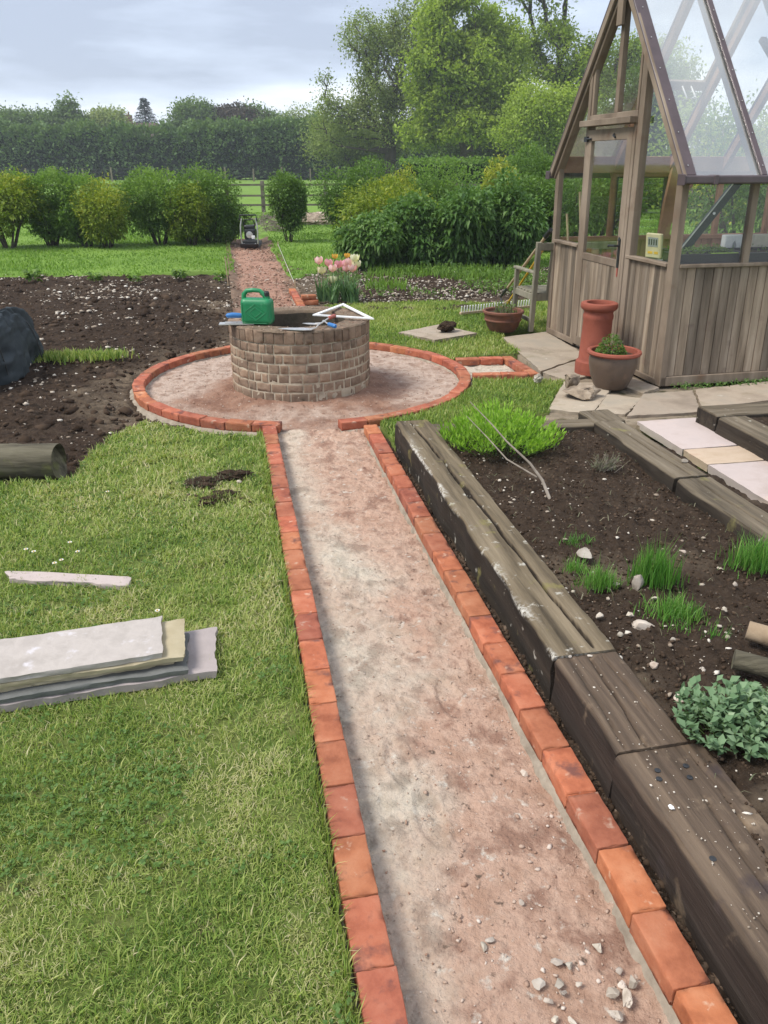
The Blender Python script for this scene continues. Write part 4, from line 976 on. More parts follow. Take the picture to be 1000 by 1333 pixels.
sp = [at(5, 742, .02), at(12, 753, .02), at(167, 761, .02), at(172, 750, .02)]
strip('single pale stone strip lying alone in the grass behind the stack', sp[0][:2] , sp[3][:2], sp[1][:2], sp[2][:2], -.01, .02, M['slab_pale'], 47, group=None)
# slab on the far lawn with a lump of soil
slab('stone_slab', 'square buff slab lying on the lawn beyond the ring', 'stone slab', quadpx([(519,432),(571,422),(621,433),(566,442)], .03), -.02, .03, M['slab_old'], 50, None, .003, .02)
# ------------------------------------------------------------------ pots, stones, logs, clods
def chimney_pot():
    b = at(775, 489); z0 = 0; t = thing('chimney_pot', 'tall terracotta chimney pot standing against the greenhouse', 'chimney pot', (b[0], b[1] + .13, 0))
    c = (b[0], b[1] + .13, 0)
    prof = [(.0,.0),(.178,.0),(.180,.10),(.175,.125),(.160,.135),(.152,.15),(.146,.42),(.145,.55),(.150,.565),(.150,.60),(.143,.615),(.145,.64),(.168,.655),(.182,.672),(.184,.70),(.178,.718),(.165,.724),(.128,.722),(.122,.70),(.12,.40)]
    mb = MB(); mb.lathe([(r * .93, z * .915) for r, z in prof], c, 48); mb.build('shaft', M['terracotta'], t, smooth=True)
    mb = MB(); mb.lathe([(.112,.45),(.01,.45)], c, 24); mb.build('dark_inside', M['clod'], t)
chimney_pot()
def leaf_tris(P, D, size, width, rg, droop=.3, fold=.25):
    """pointed leaves from P along D: two segments, folded on the midrib"""
    n = len(P); D = D / (np.linalg.norm(D, axis=1, keepdims=True) + 1e-9); up = np.tile(np.array([0, 0, 1.]), (n, 1)) + rg.normal(0, .35, (n, 3))
    S_ = np.cross(D, up); S_ /= np.linalg.norm(S_, axis=1, keepdims=True) + 1e-9; U = np.cross(S_, D)
    L = (size * rg.uniform(.65, 1.25, n))[:, None]; Wd = L * width
    m = P + D * L * .45; tip = P + D * L - np.array([0, 0, 1.]) * L * droop
    l = m + S_ * Wd * .5 + U * Wd * fold; r = m - S_ * Wd * .5 + U * Wd * fold
    V = np.stack([P, l, tip, r, m], 1).reshape(-1, 3); k = np.arange(n)[:, None] * 5
    F = np.concatenate([k + [0,1,4], k + [1,2,4], k + [0,4,3], k + [4,2,3]], 1).reshape(-1, 3)
    return V, F
def put_leaves(name, P, D, size, width, rg, mat, parent, tint, droop=.3, fold=.25):
    V, F = leaf_tris(P, D, size, width, rg, droop, fold); return fast_mesh(name, V, F, mat, parent, tint=np.repeat(np.clip(tint, 0, 1), 4))
M['darkleaf'] = leafmat('dark_leaf', [(.045,.10,.025),(.085,.175,.042),(.135,.24,.062),(.20,.31,.09)], .45, .35)
M['limeleaf'] = leafmat('lime_leaf', [(.14,.27,.025),(.22,.40,.04),(.31,.50,.07),(.42,.58,.14)], .5, .4)
M['midleaf'] = leafmat('mid_leaf', [(.05,.10,.02),(.09,.17,.032),(.135,.235,.048),(.20,.30,.08)], .5, .35)
M['yellowleaf'] = leafmat('yellow_leaf', [(.12,.18,.022),(.21,.28,.035),(.34,.37,.055),(.46,.44,.09)], .5, .35)
M['sage'] = leafmat('sage_leaf', [(.07,.13,.06),(.13,.22,.11),(.20,.30,.165),(.30,.39,.24)], .7, .22)
M['chive'] = leafmat('chive_leaf', [(.04,.13,.02),(.08,.22,.032),(.13,.30,.05),(.25,.38,.10)], .4, .3)
M['dryleaf'] = leafmat('dry_stem', [(.10,.09,.055),(.17,.16,.10),(.12,.15,.08),(.24,.22,.15)], .8, .15)
M['bluegreen'] = leafmat('tulip_leaf', [(.07,.15,.06),(.12,.23,.10),(.17,.29,.13),(.24,.36,.17)], .5, .2)
def brown_pot():
    b = at(800, 509); c = (b[0], b[1] + .15, 0); t = thing('plant_pot', 'wide brown glazed pot with an orange rim in front of the chimney pot', 'pot', c)
    k = 1.0
    prof = [(.0,.0),(.135,.0),(.150,.02),(.185,.10),(.208,.20),(.212,.25),(.205,.295)]
    mb = MB(); mb.lathe([(r*k, z) for r, z in prof], c, 48); mb.build('bowl', M['glaze'], t, smooth=True)
    mb = MB(); mb.lathe([(.202,.29),(.228,.298),(.238,.312),(.234,.328),(.215,.335),(.198,.328),(.192,.30),(.19,.26)], c, 48); mb.build('rim', M['terracotta'], t, smooth=True)
    mb = MB(); mb.lathe([(.195,.285),(.10,.292),(.01,.295)], c, 32); mb.build('potting_soil', M['bedsoil'], t, smooth=True)
    rg = np.random.default_rng(3); p = thing('leafy_plant', 'small bushy green plant growing in the brown glazed pot', 'plant', (c[0] - .03, c[1], .29))
    n = 900; th = rg.uniform(0, 2*math.pi, n); rr = .13 * np.sqrt(rg.uniform(0, 1, n)); h = rg.uniform(.02, 1, n)
    P = np.stack([c[0] - .03 + rr*np.cos(th)*(1.1-.3*h), c[1] + rr*np.sin(th), .29 + h * .17 * (1.15 - (rr/.14)**2)], 1); D = np.stack([np.cos(th), np.sin(th), rg.uniform(.1, 1.4, n)], 1) + rg.normal(0, .4, (n, 3))
    put_leaves('foliage', P, D, .026, .6, rg, M['midleaf'], p, rg.normal(.5, .22, n))
    mb = MB()
    for i in range(10):
        a = i * .63; mb.tube([(c[0]-.03, c[1], .28), (c[0]-.03+.05*math.cos(a), c[1]+.05*math.sin(a), .36), (c[0]-.03+.1*math.cos(a), c[1]+.1*math.sin(a), .42)], [.003,.0025,.001], 5)
    mb.build('stem', M['twig'], p)
brown_pot()
def low_pot():
    b = at(656, 433); c = (b[0], b[1] + .14, 0); t = thing('bowl_planter', 'low banded clay bowl planter on the grass edge beside the bench', 'pot', c)
    mb = MB(); mb.lathe([(.0,.0),(.15,.0),(.185,.05),(.212,.12),(.222,.128),(.222,.14),(.216,.146),(.228,.20),(.246,.215),(.248,.235),(.235,.245),(.215,.235),(.205,.18)], c, 44); mb.build('bowl', M['oldpot'], t, smooth=True)
    mb = MB(); mb.lathe([(.21,.20),(.1,.205),(.01,.208)], c, 28); mb.build('potting_soil', M['bedsoil'], t, smooth=True)
    rg = np.random.default_rng(8); p = thing('dying_plant', 'straggly half-dead plant in the low clay bowl', 'plant', (c[0], c[1], .2))
    n = 130; th = rg.uniform(0, 2*math.pi, n); rr = .14*np.sqrt(rg.uniform(0, 1, n)); P = np.stack([c[0]+.03+rr*np.cos(th), c[1]+rr*np.sin(th), np.full(n, .20)], 1)
    V, F, tt = blades(P, np.full(n, .13), np.full(n, .006), rg, (.1, .9)); fast_mesh('stems', V, F, M['dryleaf'], p, tint=tt)
    n = 160; th = rg.uniform(0, 2*math.pi, n); rr = .12*np.sqrt(rg.uniform(0, 1, n)); P = np.stack([c[0]+.03+rr*np.cos(th), c[1]+rr*np.sin(th), rg.uniform(.21, .32, n)], 1)
    put_leaves('foliage', P, rg.normal(0, 1, (n, 3)), .03, .5, rg, M['midleaf'], p, rg.normal(.5, .2, n))
low_pot()

_ico = None
def ico():
    global _ico
    if _ico is None:
        bm = bmesh.new(); bmesh.ops.create_icosphere(bm, subdivisions=1, radius=1); bm.verts.ensure_lookup_table()
        V1 = np.array([v.co[:] for v in bm.verts]); F1 = np.array([[v.index for v in f.verts] for f in bm.faces]); bm.free()
        bm = bmesh.new(); bmesh.ops.create_icosphere(bm, subdivisions=4, radius=1)
        V3 = np.array([v.co[:] for v in bm.verts]); F3 = np.array([[v.index for v in f.verts] for f in bm.faces]); bm.free()
        _ico = (V1, F1, V3, F3)
    return _ico
def stone(name, label, cat, p, size, mat, seed, group=None, sink=.25, yaw=0., rough=.35, freq=1.6, facet=.0):
    _, _, V, F = ico(); s = np.array(size) / 2
    q = V + seed * 2.3; r = 1 + fbm(q, freq, 4, seed) * rough + fbm(q, freq * 4, 3, seed + 3) * rough * .25
    if facet:                                           # broken faces: clip against random planes
        rg = np.random.default_rng(seed); Vn = V * r[:, None]
        for i in range(9):
            nrm = rg.normal(0, 1, 3); nrm /= np.linalg.norm(nrm); dcut = rg.uniform(.42, .8); k = Vn @ nrm - dcut
            Vn = Vn - nrm * np.clip(k, 0, None)[:, None] * facet
        P = Vn * s
    else: P = V * r[:, None] * s
    c, sn = math.cos(yaw), math.sin(yaw); P = np.stack([P[:, 0]*c - P[:, 1]*sn, P[:, 0]*sn + P[:, 1]*c, P[:, 2]], 1)
    P = P - np.array([0, 0, P[:, 2].min() + size[2] * sink]) + np.asarray(p)
    o = fast_mesh(name, P, F, mat, smooth=True)
    try: o.data.set_sharp_from_angle(angle=R(28))
    except Exception: pass
    return props(o, label, cat, group)
def pebbles(name, P, size, rg, mat, tint=None, flatz=.55, parent=None):
    V1, F1, _, _ = ico(); n = len(P); k = len(V1)
    jit = 1 + rg.uniform(-.38, .38, (n, k, 1)); s = size[:, None, None] * np.stack([rg.uniform(.7, 1.5, n), rg.uniform(.6, 1.1, n), rg.uniform(.3, .8, n) * flatz / .55], 1)[:, None, :]
    V = V1[None] * jit * s; a = rg.uniform(0, 2*math.pi, n); c, sn = np.cos(a)[:, None], np.sin(a)[:, None]
    V = np.stack([V[..., 0]*c - V[..., 1]*sn, V[..., 0]*sn + V[..., 1]*c, V[..., 2]], -1) + P[:, None, :]
    F = (F1[None] + (np.arange(n) * k)[:, None, None]).reshape(-1, 3)
    tint = rg.uniform(0, 1, n) if tint is None else tint
    return fast_mesh(name, V.reshape(-1, 3), F, mat, parent, tint=np.repeat(tint, len(F1)))
M['pebble'] = leafmat('pebble', [(.12,.085,.06),(.30,.24,.18),(.50,.44,.36),(.70,.65,.57)], .8, 0.)
M['crumb'] = leafmat('soil_crumb', [(.028,.018,.012),(.055,.037,.025),(.09,.062,.043),(.15,.11,.08)], 1., 0., spec=.1)
M['pinkgrit'] = leafmat('pink_grit', [(.16,.095,.065),(.30,.18,.125),(.42,.31,.24),(.58,.50,.43)], .9, 0.)
def soil_stones():
    rg = np.random.default_rng(21)
    # vegetable bed
    Q = np.stack([rg.uniform(-9.5, -.5, 22000), rg.uniform(4.5, 14.6, 22000)], 1)
    ok = (np.abs(Q[:, 0]) < Q[:, 1] * .55 + .5) & (np.hypot(Q[:, 0]-RC[0], Q[:, 1]-RC[1]) > RR_ + .06) & (Q[:, 0] < XL(Q[:, 1]) - .05) & ~inpoly(Q, B1)
    Q = Q[ok & (rg.uniform(0, 1, len(Q)) < .12 + .9*sstep(fbm(Q, 1.4, 4, 121), -.2, .9))]; z = -.035 + fbm(Q, 1.0, 3, 40)*.03 + fbm(Q, 4.5, 4, 41)*.03 + fbm(Q, 16, 3, 42)*.018; z = np.minimum(z, -.004)
    s = .004 + .020 * rg.uniform(0, 1, len(Q))**4; s *= np.clip(Q[:, 1] / 7, .75, 1.4)
    props(pebbles('scattered_stones', np.c_[Q, z + s*.2], s, rg, M['pebble'], np.clip(rg.normal(.52, .25, len(Q)), 0, 1)), kind='stuff')
    n = 15000; Q2 = np.stack([rg.uniform(-9.5, -.5, n), rg.uniform(4.5, 14.6, n)], 1)
    ok = (np.abs(Q2[:, 0]) < Q2[:, 1] * .55 + .5) & (np.hypot(Q2[:, 0]-RC[0], Q2[:, 1]-RC[1]) > RR_ + .1) & (Q2[:, 0] < XL(Q2[:, 1]) - .05) & ~inpoly(Q2, B1)
    Q2 = Q2[ok]; z = -.035 + fbm(Q2, 1.0, 3, 40)*.03 + fbm(Q2, 4.5, 4, 41)*.03 + fbm(Q2, 16, 3, 42)*.018; z = np.minimum(z, -.004); s = .006 + .026*rg.uniform(0, 1, len(Q2))**4
    props(pebbles('soil_crumbs', np.c_[Q2, z], s, rg, M['crumb'], np.clip(rg.normal(.4, .25, len(Q2)), 0, 1), .8), kind='stuff')
    n = 1500; Q3 = np.stack([rg.uniform(-9, -.8, n), rg.uniform(4.6, 14.4, n)], 1); ok = (np.abs(Q3[:, 0]) < Q3[:, 1]*.55 + .5) & (np.hypot(Q3[:, 0]-RC[0], Q3[:, 1]-RC[1]) > RR_ + .12) & (Q3[:, 0] < XL(Q3[:, 1]) - .1) & ~inpoly(Q3, B1) & (fbm(Q3, .8, 3, 141) > .1); Q3 = Q3[ok]; s = .025 + .045*rg.uniform(0, 1, len(Q3))**3
    props(pebbles('soil_clods', np.c_[Q3, np.full(len(Q3), -.035) + fbm(Q3, 1.0, 3, 40)*.03], s, rg, M['crumb'], np.clip(rg.normal(.3, .2, len(Q3)), 0, 1), .7), kind='stuff')
    # flower bed and the start of the far path
    n = 7000; Q = np.stack([rg.uniform(-1.8, 6, n), rg.uniform(11, 15.6, n)], 1); Q = Q[(Q[:, 0] > XR(Q[:, 1]) + .05) & ~inpoly(Q, B3) & ~inpoly(Q, B5)]
    s = .008 + .02*rg.uniform(0, 1, len(Q))**3; props(pebbles('scattered_stones', np.c_[Q, np.full(len(Q), -.02) + fbm(Q, 6, 4, 51)*.03], s, rg, M['pebble'], np.clip(rg.normal(.5, .25, len(Q)), 0, 1)), kind='stuff')
    n = 5200; Y = rg.uniform(8.6, 21, n); Q = np.stack([XL(Y) + rg.uniform(-.1, 1.1, n) * (XR(Y) - XL(Y)), Y], 1); Q = Q[np.hypot(Q[:, 0]-RC[0], Q[:, 1]-RC[1]) > RR_ + .03]
    s = .005 + .022*rg.uniform(0, 1, len(Q))**5; props(pebbles('path_rubble', np.c_[Q, np.full(len(Q), -.04)], s, rg, M['pinkgrit'], np.clip(rg.normal(.35, .25, len(Q)), 0, 1)), kind='stuff')
soil_stones()
def bed_crumbs():
    rg = np.random.default_rng(22); p00 = np.array([1.02, .35]); p01 = np.array([.28, 5.42]); p10 = np.array([3.3, .35]); p11 = np.array([1.78, 5.42])
    def place(n, fu=lambda u, v: np.ones(len(u), bool)):
        u, v = rg.uniform(.07, .95, n), rg.uniform(.02, .97, n); k = fu(u, v); u, v = u[k], v[k]
        B = (1-u)[:, None]*((1-v)[:, None]*p00 + v[:, None]*p01) + u[:, None]*((1-v)[:, None]*p10 + v[:, None]*p11)
        z = .085 + .045*(1 - sstep(v, .25, .6)) - .02*sstep(u, .6, 1) + fbm(B, 1.6, 3, 60)*.022 + fbm(B, 7, 4, 61)*.017 + fbm(B, 28, 3, 62)*.010
        c = at(700, 672, .09); z += .05*np.exp(-(np.hypot(B[:, 0]-c[0], B[:, 1]-c[1])/.33)**2); return np.c_[B, z]
    P = place(24000); s = .0018 + .009*rg.uniform(0, 1, len(P))**4
    props(pebbles('soil_crumbs', P + [0, 0, .001], s, rg, M['crumb'], np.clip(rg.normal(.38, .22, len(P)), 0, 1), .8), kind='stuff')
    P = place(2600, lambda u, v: rg.uniform(0, 1, len(u)) < .18 + .9*np.clip(1 - u*1.6, 0, 1)*np.clip(1.2 - v, 0, 1)*1.3); s = .0025 + .011*rg.uniform(0, 1, len(P))**4.0
    props(pebbles('scattered_stones', P + [0, 0, .002], s, rg, M['pebble'], np.clip(rg.normal(.55, .25, len(P)), 0, 1)), kind='stuff')
    # chips of wood and dry stalks
    P = place(420); V, F, t = blades(P + [0, 0, .006], np.full(len(P), .05), np.full(len(P), .0035), rg, (1.2, 1.5)); props(fast_mesh('dry_stalks', V, F, M['dryleaf'], tint=t), kind='stuff')
    # path grit, margin crumbs
    Y = .4 + 5.2*rg.uniform(0, 1, 2400)**1.5; T = rg.uniform(.03, .98, 2400)**.75; Q = np.stack([XL(Y) + .1 + T*(XR(Y)-XL(Y)-.2), Y], 1)
    s = .0014 + .0035*rg.uniform(0, 1, len(Q))**3 + .006*rg.uniform(0, 1, len(Q))**6*sstep(2.6 - Q[:, 1], 0, 1); props(pebbles('path_grit', np.c_[Q, np.full(len(Q), -.091) + fbm(Q, 2.4, 3, 11)*.008], s, rg, M['pinkgrit'], np.clip(rg.normal(.62, .2, len(Q)), 0, 1)), kind='stuff')
    Y = rg.uniform(.5, 5.3, 2600); Q = np.stack([XR(Y) + (SA(Y) - XR(Y))*rg.uniform(0, 1, len(Y)), Y], 1); s = .004 + .011*rg.uniform(0, 1, len(Q))**3
    props(pebbles('margin_crumbs', np.c_[Q, np.full(len(Q), -.055) + fbm(Q, 9, 4, 70)*.018], s, rg, M['crumb'], np.clip(rg.normal(.5, .25, len(Q)), 0, 1), .8), kind='stuff')
    a = rg.uniform(0, 2*math.pi, 2600); r = np.sqrt(rg.uniform(.17, 1, 2600))*1.47; Q = np.stack([RC[0] + r*np.cos(a), RC[1] + r*np.sin(a)], 1); Q = Q[np.hypot(Q[:, 0]-WC[0], Q[:, 1]-WC[1]) > WR + .02]
    s = .002 + .007*rg.uniform(0, 1, len(Q))**4; props(pebbles('ring_grit', np.c_[Q, np.full(len(Q), -.068) + .03*(1 - sstep(np.hypot(Q[:, 0]-WC[0], Q[:, 1]-WC[1]), .64, .95))], s, rg, M['pinkgrit'], np.clip(rg.normal(.5, .25, len(Q)), 0, 1)), kind='stuff')
    # crumbs of mortar and dirt on the well's rim and on the dark sleepers
    a = rg.uniform(0, 2*math.pi, 500); r = rg.uniform(WR - .2, WR - .01, 500); s = .002 + .008*rg.uniform(0, 1, 500)**3
    props(pebbles('rim_crumbs', np.stack([WC[0] + r*np.cos(a), WC[1] + r*np.sin(a), np.full(500, .566)], 1), s, rg, M['pinkgrit'], np.clip(rg.normal(.4, .25, 500), 0, 1)), kind='stuff')
    Y = rg.uniform(.6, yB, 260); Q = np.stack([SA(Y) + rg.uniform(.02, .25, 260), Y], 1); s = .0012 + .0035*rg.uniform(0, 1, 260)**3
    props(pebbles('sleeper_grit', np.c_[Q, np.full(260, HS - .007)], s, rg, M['pebble'], np.clip(rg.normal(.7, .2, 260), 0, 1)), kind='stuff')
bed_crumbs()
# stones one can point at on the path (front)
ps = [((703,1280),.045,'pale angular stone at the front of the path, largest of the left cluster'), ((728,1279),.034,'rounded white stone just right of the largest stone of the left cluster'),
      ((714,1302),.026,'small pale stone below the left cluster on the path'), ((723,1326),.026,'white stone at the bottom edge of the path, left'), ((745,1329),.030,'squat white stone at the bottom edge of the path, right of another'),
      ((638,1222),.028,'whitish stone lying alone farther left on the path'), ((630,1231),.030,'pinkish stone touching the lone whitish one'), ((724,1253),.040,'dull pink stone behind the left cluster'), ((741,1256),.026,'small beige stone beside the dull pink one'),
      ((779,1232),.034,'flat white flake behind the right cluster'), ((808,1282),.030,'round white stone topmost in the right cluster'), ((824,1280),.044,'brown-grey stone at the right of the right cluster'), ((799,1291),.044,'pinkish stone at the left of the right cluster'),
      ((816,1300),.052,'large pale slanting stone in the middle of the right cluster'), ((804,1320),.046,'greyish pale stone at the bottom of the right cluster'), ((755,1280),.026,'thin upright white flake between the two clusters'),
      ((683,1006),.036,'white stone at the right brick edging, half way along the path'), ((734,1291),.022,'tiny pink stone inside the left cluster'), ((806,1262),.024,'thin grey flake behind the right cluster'), ((679,1174),.022,'small whitish chip in the middle of the path')]
for i, ((x, y), s, lb) in enumerate(ps):
    p = at(x, y, -.082); stone('path_stone', lb, 'stone', (p[0], p[1], -.086), (s*.95, s*.7, s*.6), M['flint'], 200 + i, 'loose stones on the path', .32, i * 1.3, .34, 1.7, 1.0)
bs = [((838,816),.085,.05,'large flat pale stone at the foot of the lower chives in the raised bed'), ((831,762),.065,.075,'knobbly white and rust flint beside the chives'), ((762,721),.10,.035,'flat brown stone half buried behind the small grass tuft'),
      ((808,826),.030,.024,'small round grey stone left of the large flat one'), ((876,833),.030,.03,'white chip in the soil right of the large flat stone'), ((957,760),.028,.02,'flat white chip in the open soil at the right of the bed'), ((944,792),.022,.02,'white chip nearest the two small logs'),
      ((802,759),.030,.02,'flat whitish flint between the grass tuft and the rusty flint'), ((780,800),.040,.022,'cream stone beside the sleeper, lower left of the bed'), ((819,799),.026,.018,'flat white chip behind the large flat stone'), ((889,717),.03,.02,'dark stone lying next to the right sleeper'),
      ((853,778),.03,.02,'white flint in front of the lower chives'), ((852,866),.04,.028,'long pale flint near the dark sleeper'), ((886,910),.045,.034,'ochre stone left of the sage'), ((898,930),.045,.026,'long pinkish stone touching the sage'), ((915,872),.03,.02,'white stone near the logs')]
for i, ((x, y), s, h, lb) in enumerate(bs):
    p = at(x, y, .12); stone('garden_stone', lb, 'stone', (p[0], p[1], .112), (s*1.2, s*.85, h), M['flint'], 300 + i, 'larger stones in the raised bed', .25, i * .9, .3, 1.5, .8)
p = at(891, 602, HS); stone('pebble', 'white pebble resting on the right sleeper of the raised bed', 'stone', (p[0], p[1], HS + .0), (.045, .035, .028), M['flint'], 330, None, .1, .4, .2, 1.5, .7)
for i, (x, y, lb) in enumerate(((768,854,'white crumb of stone on the joint of the two left sleepers'), (742,855,'flat white chip on the tip of the tarred sleeper'), (874,1051,'white bird dropping like chip on the bolted sleeper'))):
    p = at(x, y, HS - .008); stone('chip', lb, 'stone', (p[0], p[1], HS - .010), (.018, .013, .008), M['white'] if i == 2 else M['flint'], 340 + i, None, .1, i, .3, 1.6)
p = at(757, 519); stone('rough_stone', 'large rough brown stone on the patio in front of the glazed pot', 'stone', (p[0], p[1] + .03, 0), (.34, .24, .17), M['rock'], 351, None, .1, .25, .34, 1.5, .9)
p = at(748, 497, .10); stone('rough_stone', 'jagged pale stone leaning behind the large brown one', 'stone', (p[0], p[1] + .05, .0), (.26, .17, .20), M['rock'], 356, None, .05, 1.0, .4, 1.8, .9)
p = at(579, 432, .03); stone('soil_lump', 'dark lump of soil sitting on the buff slab', 'lump', (p[0] + .03, p[1], .028), (.22, .15, .10), M['clod'], 361, None, .1, .3, .45, 2.)
p = at(700, 497); stone('pale_pebble', 'pale lump of stone lying in the small lawn beside the patio', 'stone', (p[0], p[1], 0), (.09, .07, .07), M['flint'], 366, None, .15, .3, .4, 2.)
for i, ((x, y), s, lb) in enumerate((((262,631),(.19,.12,.06),'dark turf clod on the lawn, left one of the group'), ((303,623),(.20,.10,.065),'dark turf clod on the lawn, right one of the group'), ((284,650),(.22,.12,.045),'grassy upturned clod in front of the two dark ones'))):
    p = at(x, y); o = stone('turf_clod', lb, 'clod', (p[0], p[1], -.01), s, M['clod'], 371 + i, 'turf clods on the near lawn', .2, .3 * i, .5, 2.4)
    rgc = np.random.default_rng(i); n = 160 if i < 2 else 420; Q = np.stack([p[0] + rgc.normal(0, s[0]*.32, n), p[1] + rgc.normal(0, s[1]*.4, n)], 1)
    V, F, t_ = blades(np.c_[Q, np.full(n, .0) + rgc.uniform(0, s[2]*.6, n)], np.full(n, .04), np.full(n, .0035), rgc, (.3, 1.4)); fast_mesh('grass_roots', V, F, M['grass'] if i == 2 else M['dryleaf'], o, tint=t_)['kind'] = 'stuff'
    po = np.stack([p[0] + rgc.normal(0, s[0]*.4, 60), p[1] + rgc.normal(0, s[1]*.45, 60), np.full(60, .012)], 1); pebbles('crumbs', po, .004 + .012*rgc.uniform(0, 1, 60)**2, rgc, M['crumb'], parent=o)
p = at(312, 630); stone('pale_pebble', 'small white stone beside the right turf clod', 'stone', (p[0], p[1], .01), (.03, .02, .02), M['flint'], 380)

def log(name, label, a, b, r, mat, seed, group=None, cut=0.0, hollow=False):
    a = np.array(a, float); b = np.array(b, float); d = b - a; L = np.linalg.norm(d); d /= L; Fm = frame(d); n = 40; m = max(20, int(L / .02)); l = np.linspace(0, 1, m)
    A = np.linspace(0, 2*math.pi, n + 1)[:-1]; LL, AA = np.meshgrid(l, A, indexing='ij')
    q = np.stack([LL * L * .6, np.cos(AA) * r, np.sin(AA) * r], -1); rr = r * (1 + fbm(q + seed, 9, 4, seed) * .05 + fbm(q + seed, 30, 3, seed) * .03)
    x = LL * L + np.where(LL > .999, -(np.sin(AA) * .5 + .5) * cut, 0)
    P = a + x[..., None] * d + (np.cos(AA) * rr)[..., None] * Fm[:, 1] + (np.sin(AA) * rr)[..., None] * Fm[:, 2]
    V = P.reshape(-1, 3); F = [(i*n+k, i*n+(k+1)%n, (i+1)*n+(k+1)%n, (i+1)*n+k) for i in range(m-1) for k in range(n)]
    c0 = len(V); V = np.concatenate([V, [P[0].mean(0), P[-1].mean(0)]]); ends = [(c0, (k+1)%n, k) for k in range(n)] + [(c0+1, (m-1)*n+k, (m-1)*n+(k+1)%n) for k in range(n)]
    T = [t for f in F for t in ((f[0], f[1], f[2]), (f[0], f[2], f[3]))] + ends
    o = fast_mesh(name, V, np.array(T), mat, smooth=True)
    try: o.data.set_sharp_from_angle(angle=R(45))
    except Exception: pass
    return props(o, label, 'log', group)
lp = at(84, 622)
lg = log('old_log', 'thick mossy log lying at the edge of the vegetable bed, left of the lawn', (lp[0] - 1.35, lp[1] + .12, .07), (lp[0] - .04, lp[1] + .10, .075), .115, M['log'], 3, None, .10)
q1, q2 = at(973, 820, .19), at(955, 858, .19)
log('short_log', 'pale round log in the raised bed above the sage, upper of two', q1, q1 + np.array([.30, -.17, -.02]), .038, M['palelog'], 5, 'small logs in the raised bed')
log('short_log', 'greyer round log in the raised bed above the sage, lower of two', q2, q2 + np.array([.34, -.15, -.02]), .036, M['log'], 6, 'small logs in the raised bed')
# black fleece cloche
def cloche():
    c = at(-15, 505); t = thing('fleece_cloche', 'humped black fleece cover over plants at the left edge of the vegetable bed', 'cover', (c[0] - .1, c[1] + .6, -.03)); n = 90; m = 70
    A, B = np.meshgrid(np.linspace(0, 2*math.pi, n + 1), np.linspace(0, 1, m), indexing='ij'); h = np.sin(B * math.pi / 2); rad = np.cos(B * math.pi / 2)**.55
    e0 = at(53, 470); x = t.location.x + rad * np.cos(A) * (e0[0] - t.location.x + .02); y = t.location.y + rad * np.sin(A) * .85; z = -.06 + h * .64
    P = np.stack([x, y, z], -1); Q = np.stack([np.cos(A) * 2, np.sin(A) * 2, B * 2.2], -1); fo = np.abs(fbm(Q, 1.3, 3, 77)) * .10 + np.abs(fbm(Q * [1, 1, .3], 3.5, 3, 78)) * .035
    P[..., 0] -= np.cos(A) * fo; P[..., 1] -= np.sin(A) * fo; P[..., 2] -= fo * .7 * h
    fast_mesh('fleece', P.reshape(-1, 3), grid(n + 1, m), M['netting'], t, smooth=True)
    mb = MB()
    for k in (-.35, .15, .62): mb.tube([(t.location.x + (e0[0] - t.location.x) * .97 * math.cos(a) , t.location.y + k * .8, -.08 + .60 * math.sin(a)*math.sqrt(1-k*k*.8)) for a in np.linspace(.2, math.pi - .2, 14)], .006, 6)
    mb.build('hoop', M['black'], t, smooth=True)
cloche()

# ------------------------------------------------------------------ plants in the raised bed
def herb():
    c = at(654, 589, .10); rg = np.random.default_rng(31); t = thing('bright_herb', 'bushy bright lime green herb at the far left corner of the raised bed', 'herb', (c[0], c[1] + .12, .09))
    o = np.array([c[0] + .0, c[1] + .10, .09]); st = []; Ps = []; Ds = []; mb = MB()
    for i in range(360):
        a = rg.uniform(0, 2*math.pi); r = math.sqrt(rg.uniform(0, 1)); cx, cy = .33 * r * math.cos(a), .26 * r * math.sin(a)
        ht = .25 * (1 - .55 * r * r) * rg.uniform(.75, 1.12) * (1.15 if cx < .06 and cx > -.2 else .9); ln = np.array([cx * .55, cy * .55, ht]); b = o + np.array([cx * .75, cy * .75, 0])
        if i % 3 == 0: mb.tube([b, b + ln * .5, b + ln], [.002, .0016, .001], 4)
        for k in range(9):
            f = .28 + .72 * (k / 8); th = k * 2.4 + a; P = b + ln * f; Ps.append(P); e = (1 - f) * .9 + .25; Ds.append([math.cos(th) * e + cx, math.sin(th) * e + cy, .5 + f * .5])
    Ps, Ds = np.array(Ps), np.array(Ds); put_leaves('foliage', Ps, Ds, .046, .32, rg, M['limeleaf'], t, np.clip(rg.normal(.42, .2, len(Ps)) + (Ps[:, 2] - .2) * .6, 0, 1), .12, .2); mb.build('stem', M['limestem'], t)
M['limestem'] = plain('green_stem', (.10, .17, .04), .6)
herb()
def branch():
    g = at(718, 654, .11); t = thing('bare_branch', 'bare grey forked branch stuck in the raised bed, leaning over the bright herb', 'branch', tuple(g))
    far = [at(718, 655, .10), at(706, 625, .19), at(690, 603, .27), at(660, 575, .37), at(640, 552, .43), at(612, 523, .52)]
    mb = MB(); mb.tube(far, [.0105, .009, .007, .0052, .004, .002], 8); mb.build('main_stem', M['twig'], t, smooth=True)
    s2 = [at(699, 621, .20), at(660, 598, .24), at(635, 570, .30), at(607, 541, .36)]
    mb = MB(); mb.tube(s2, [.005, .0045, .0035, .0015], 7); mb.build('side_stem', M['twig'], t, smooth=True)
branch()
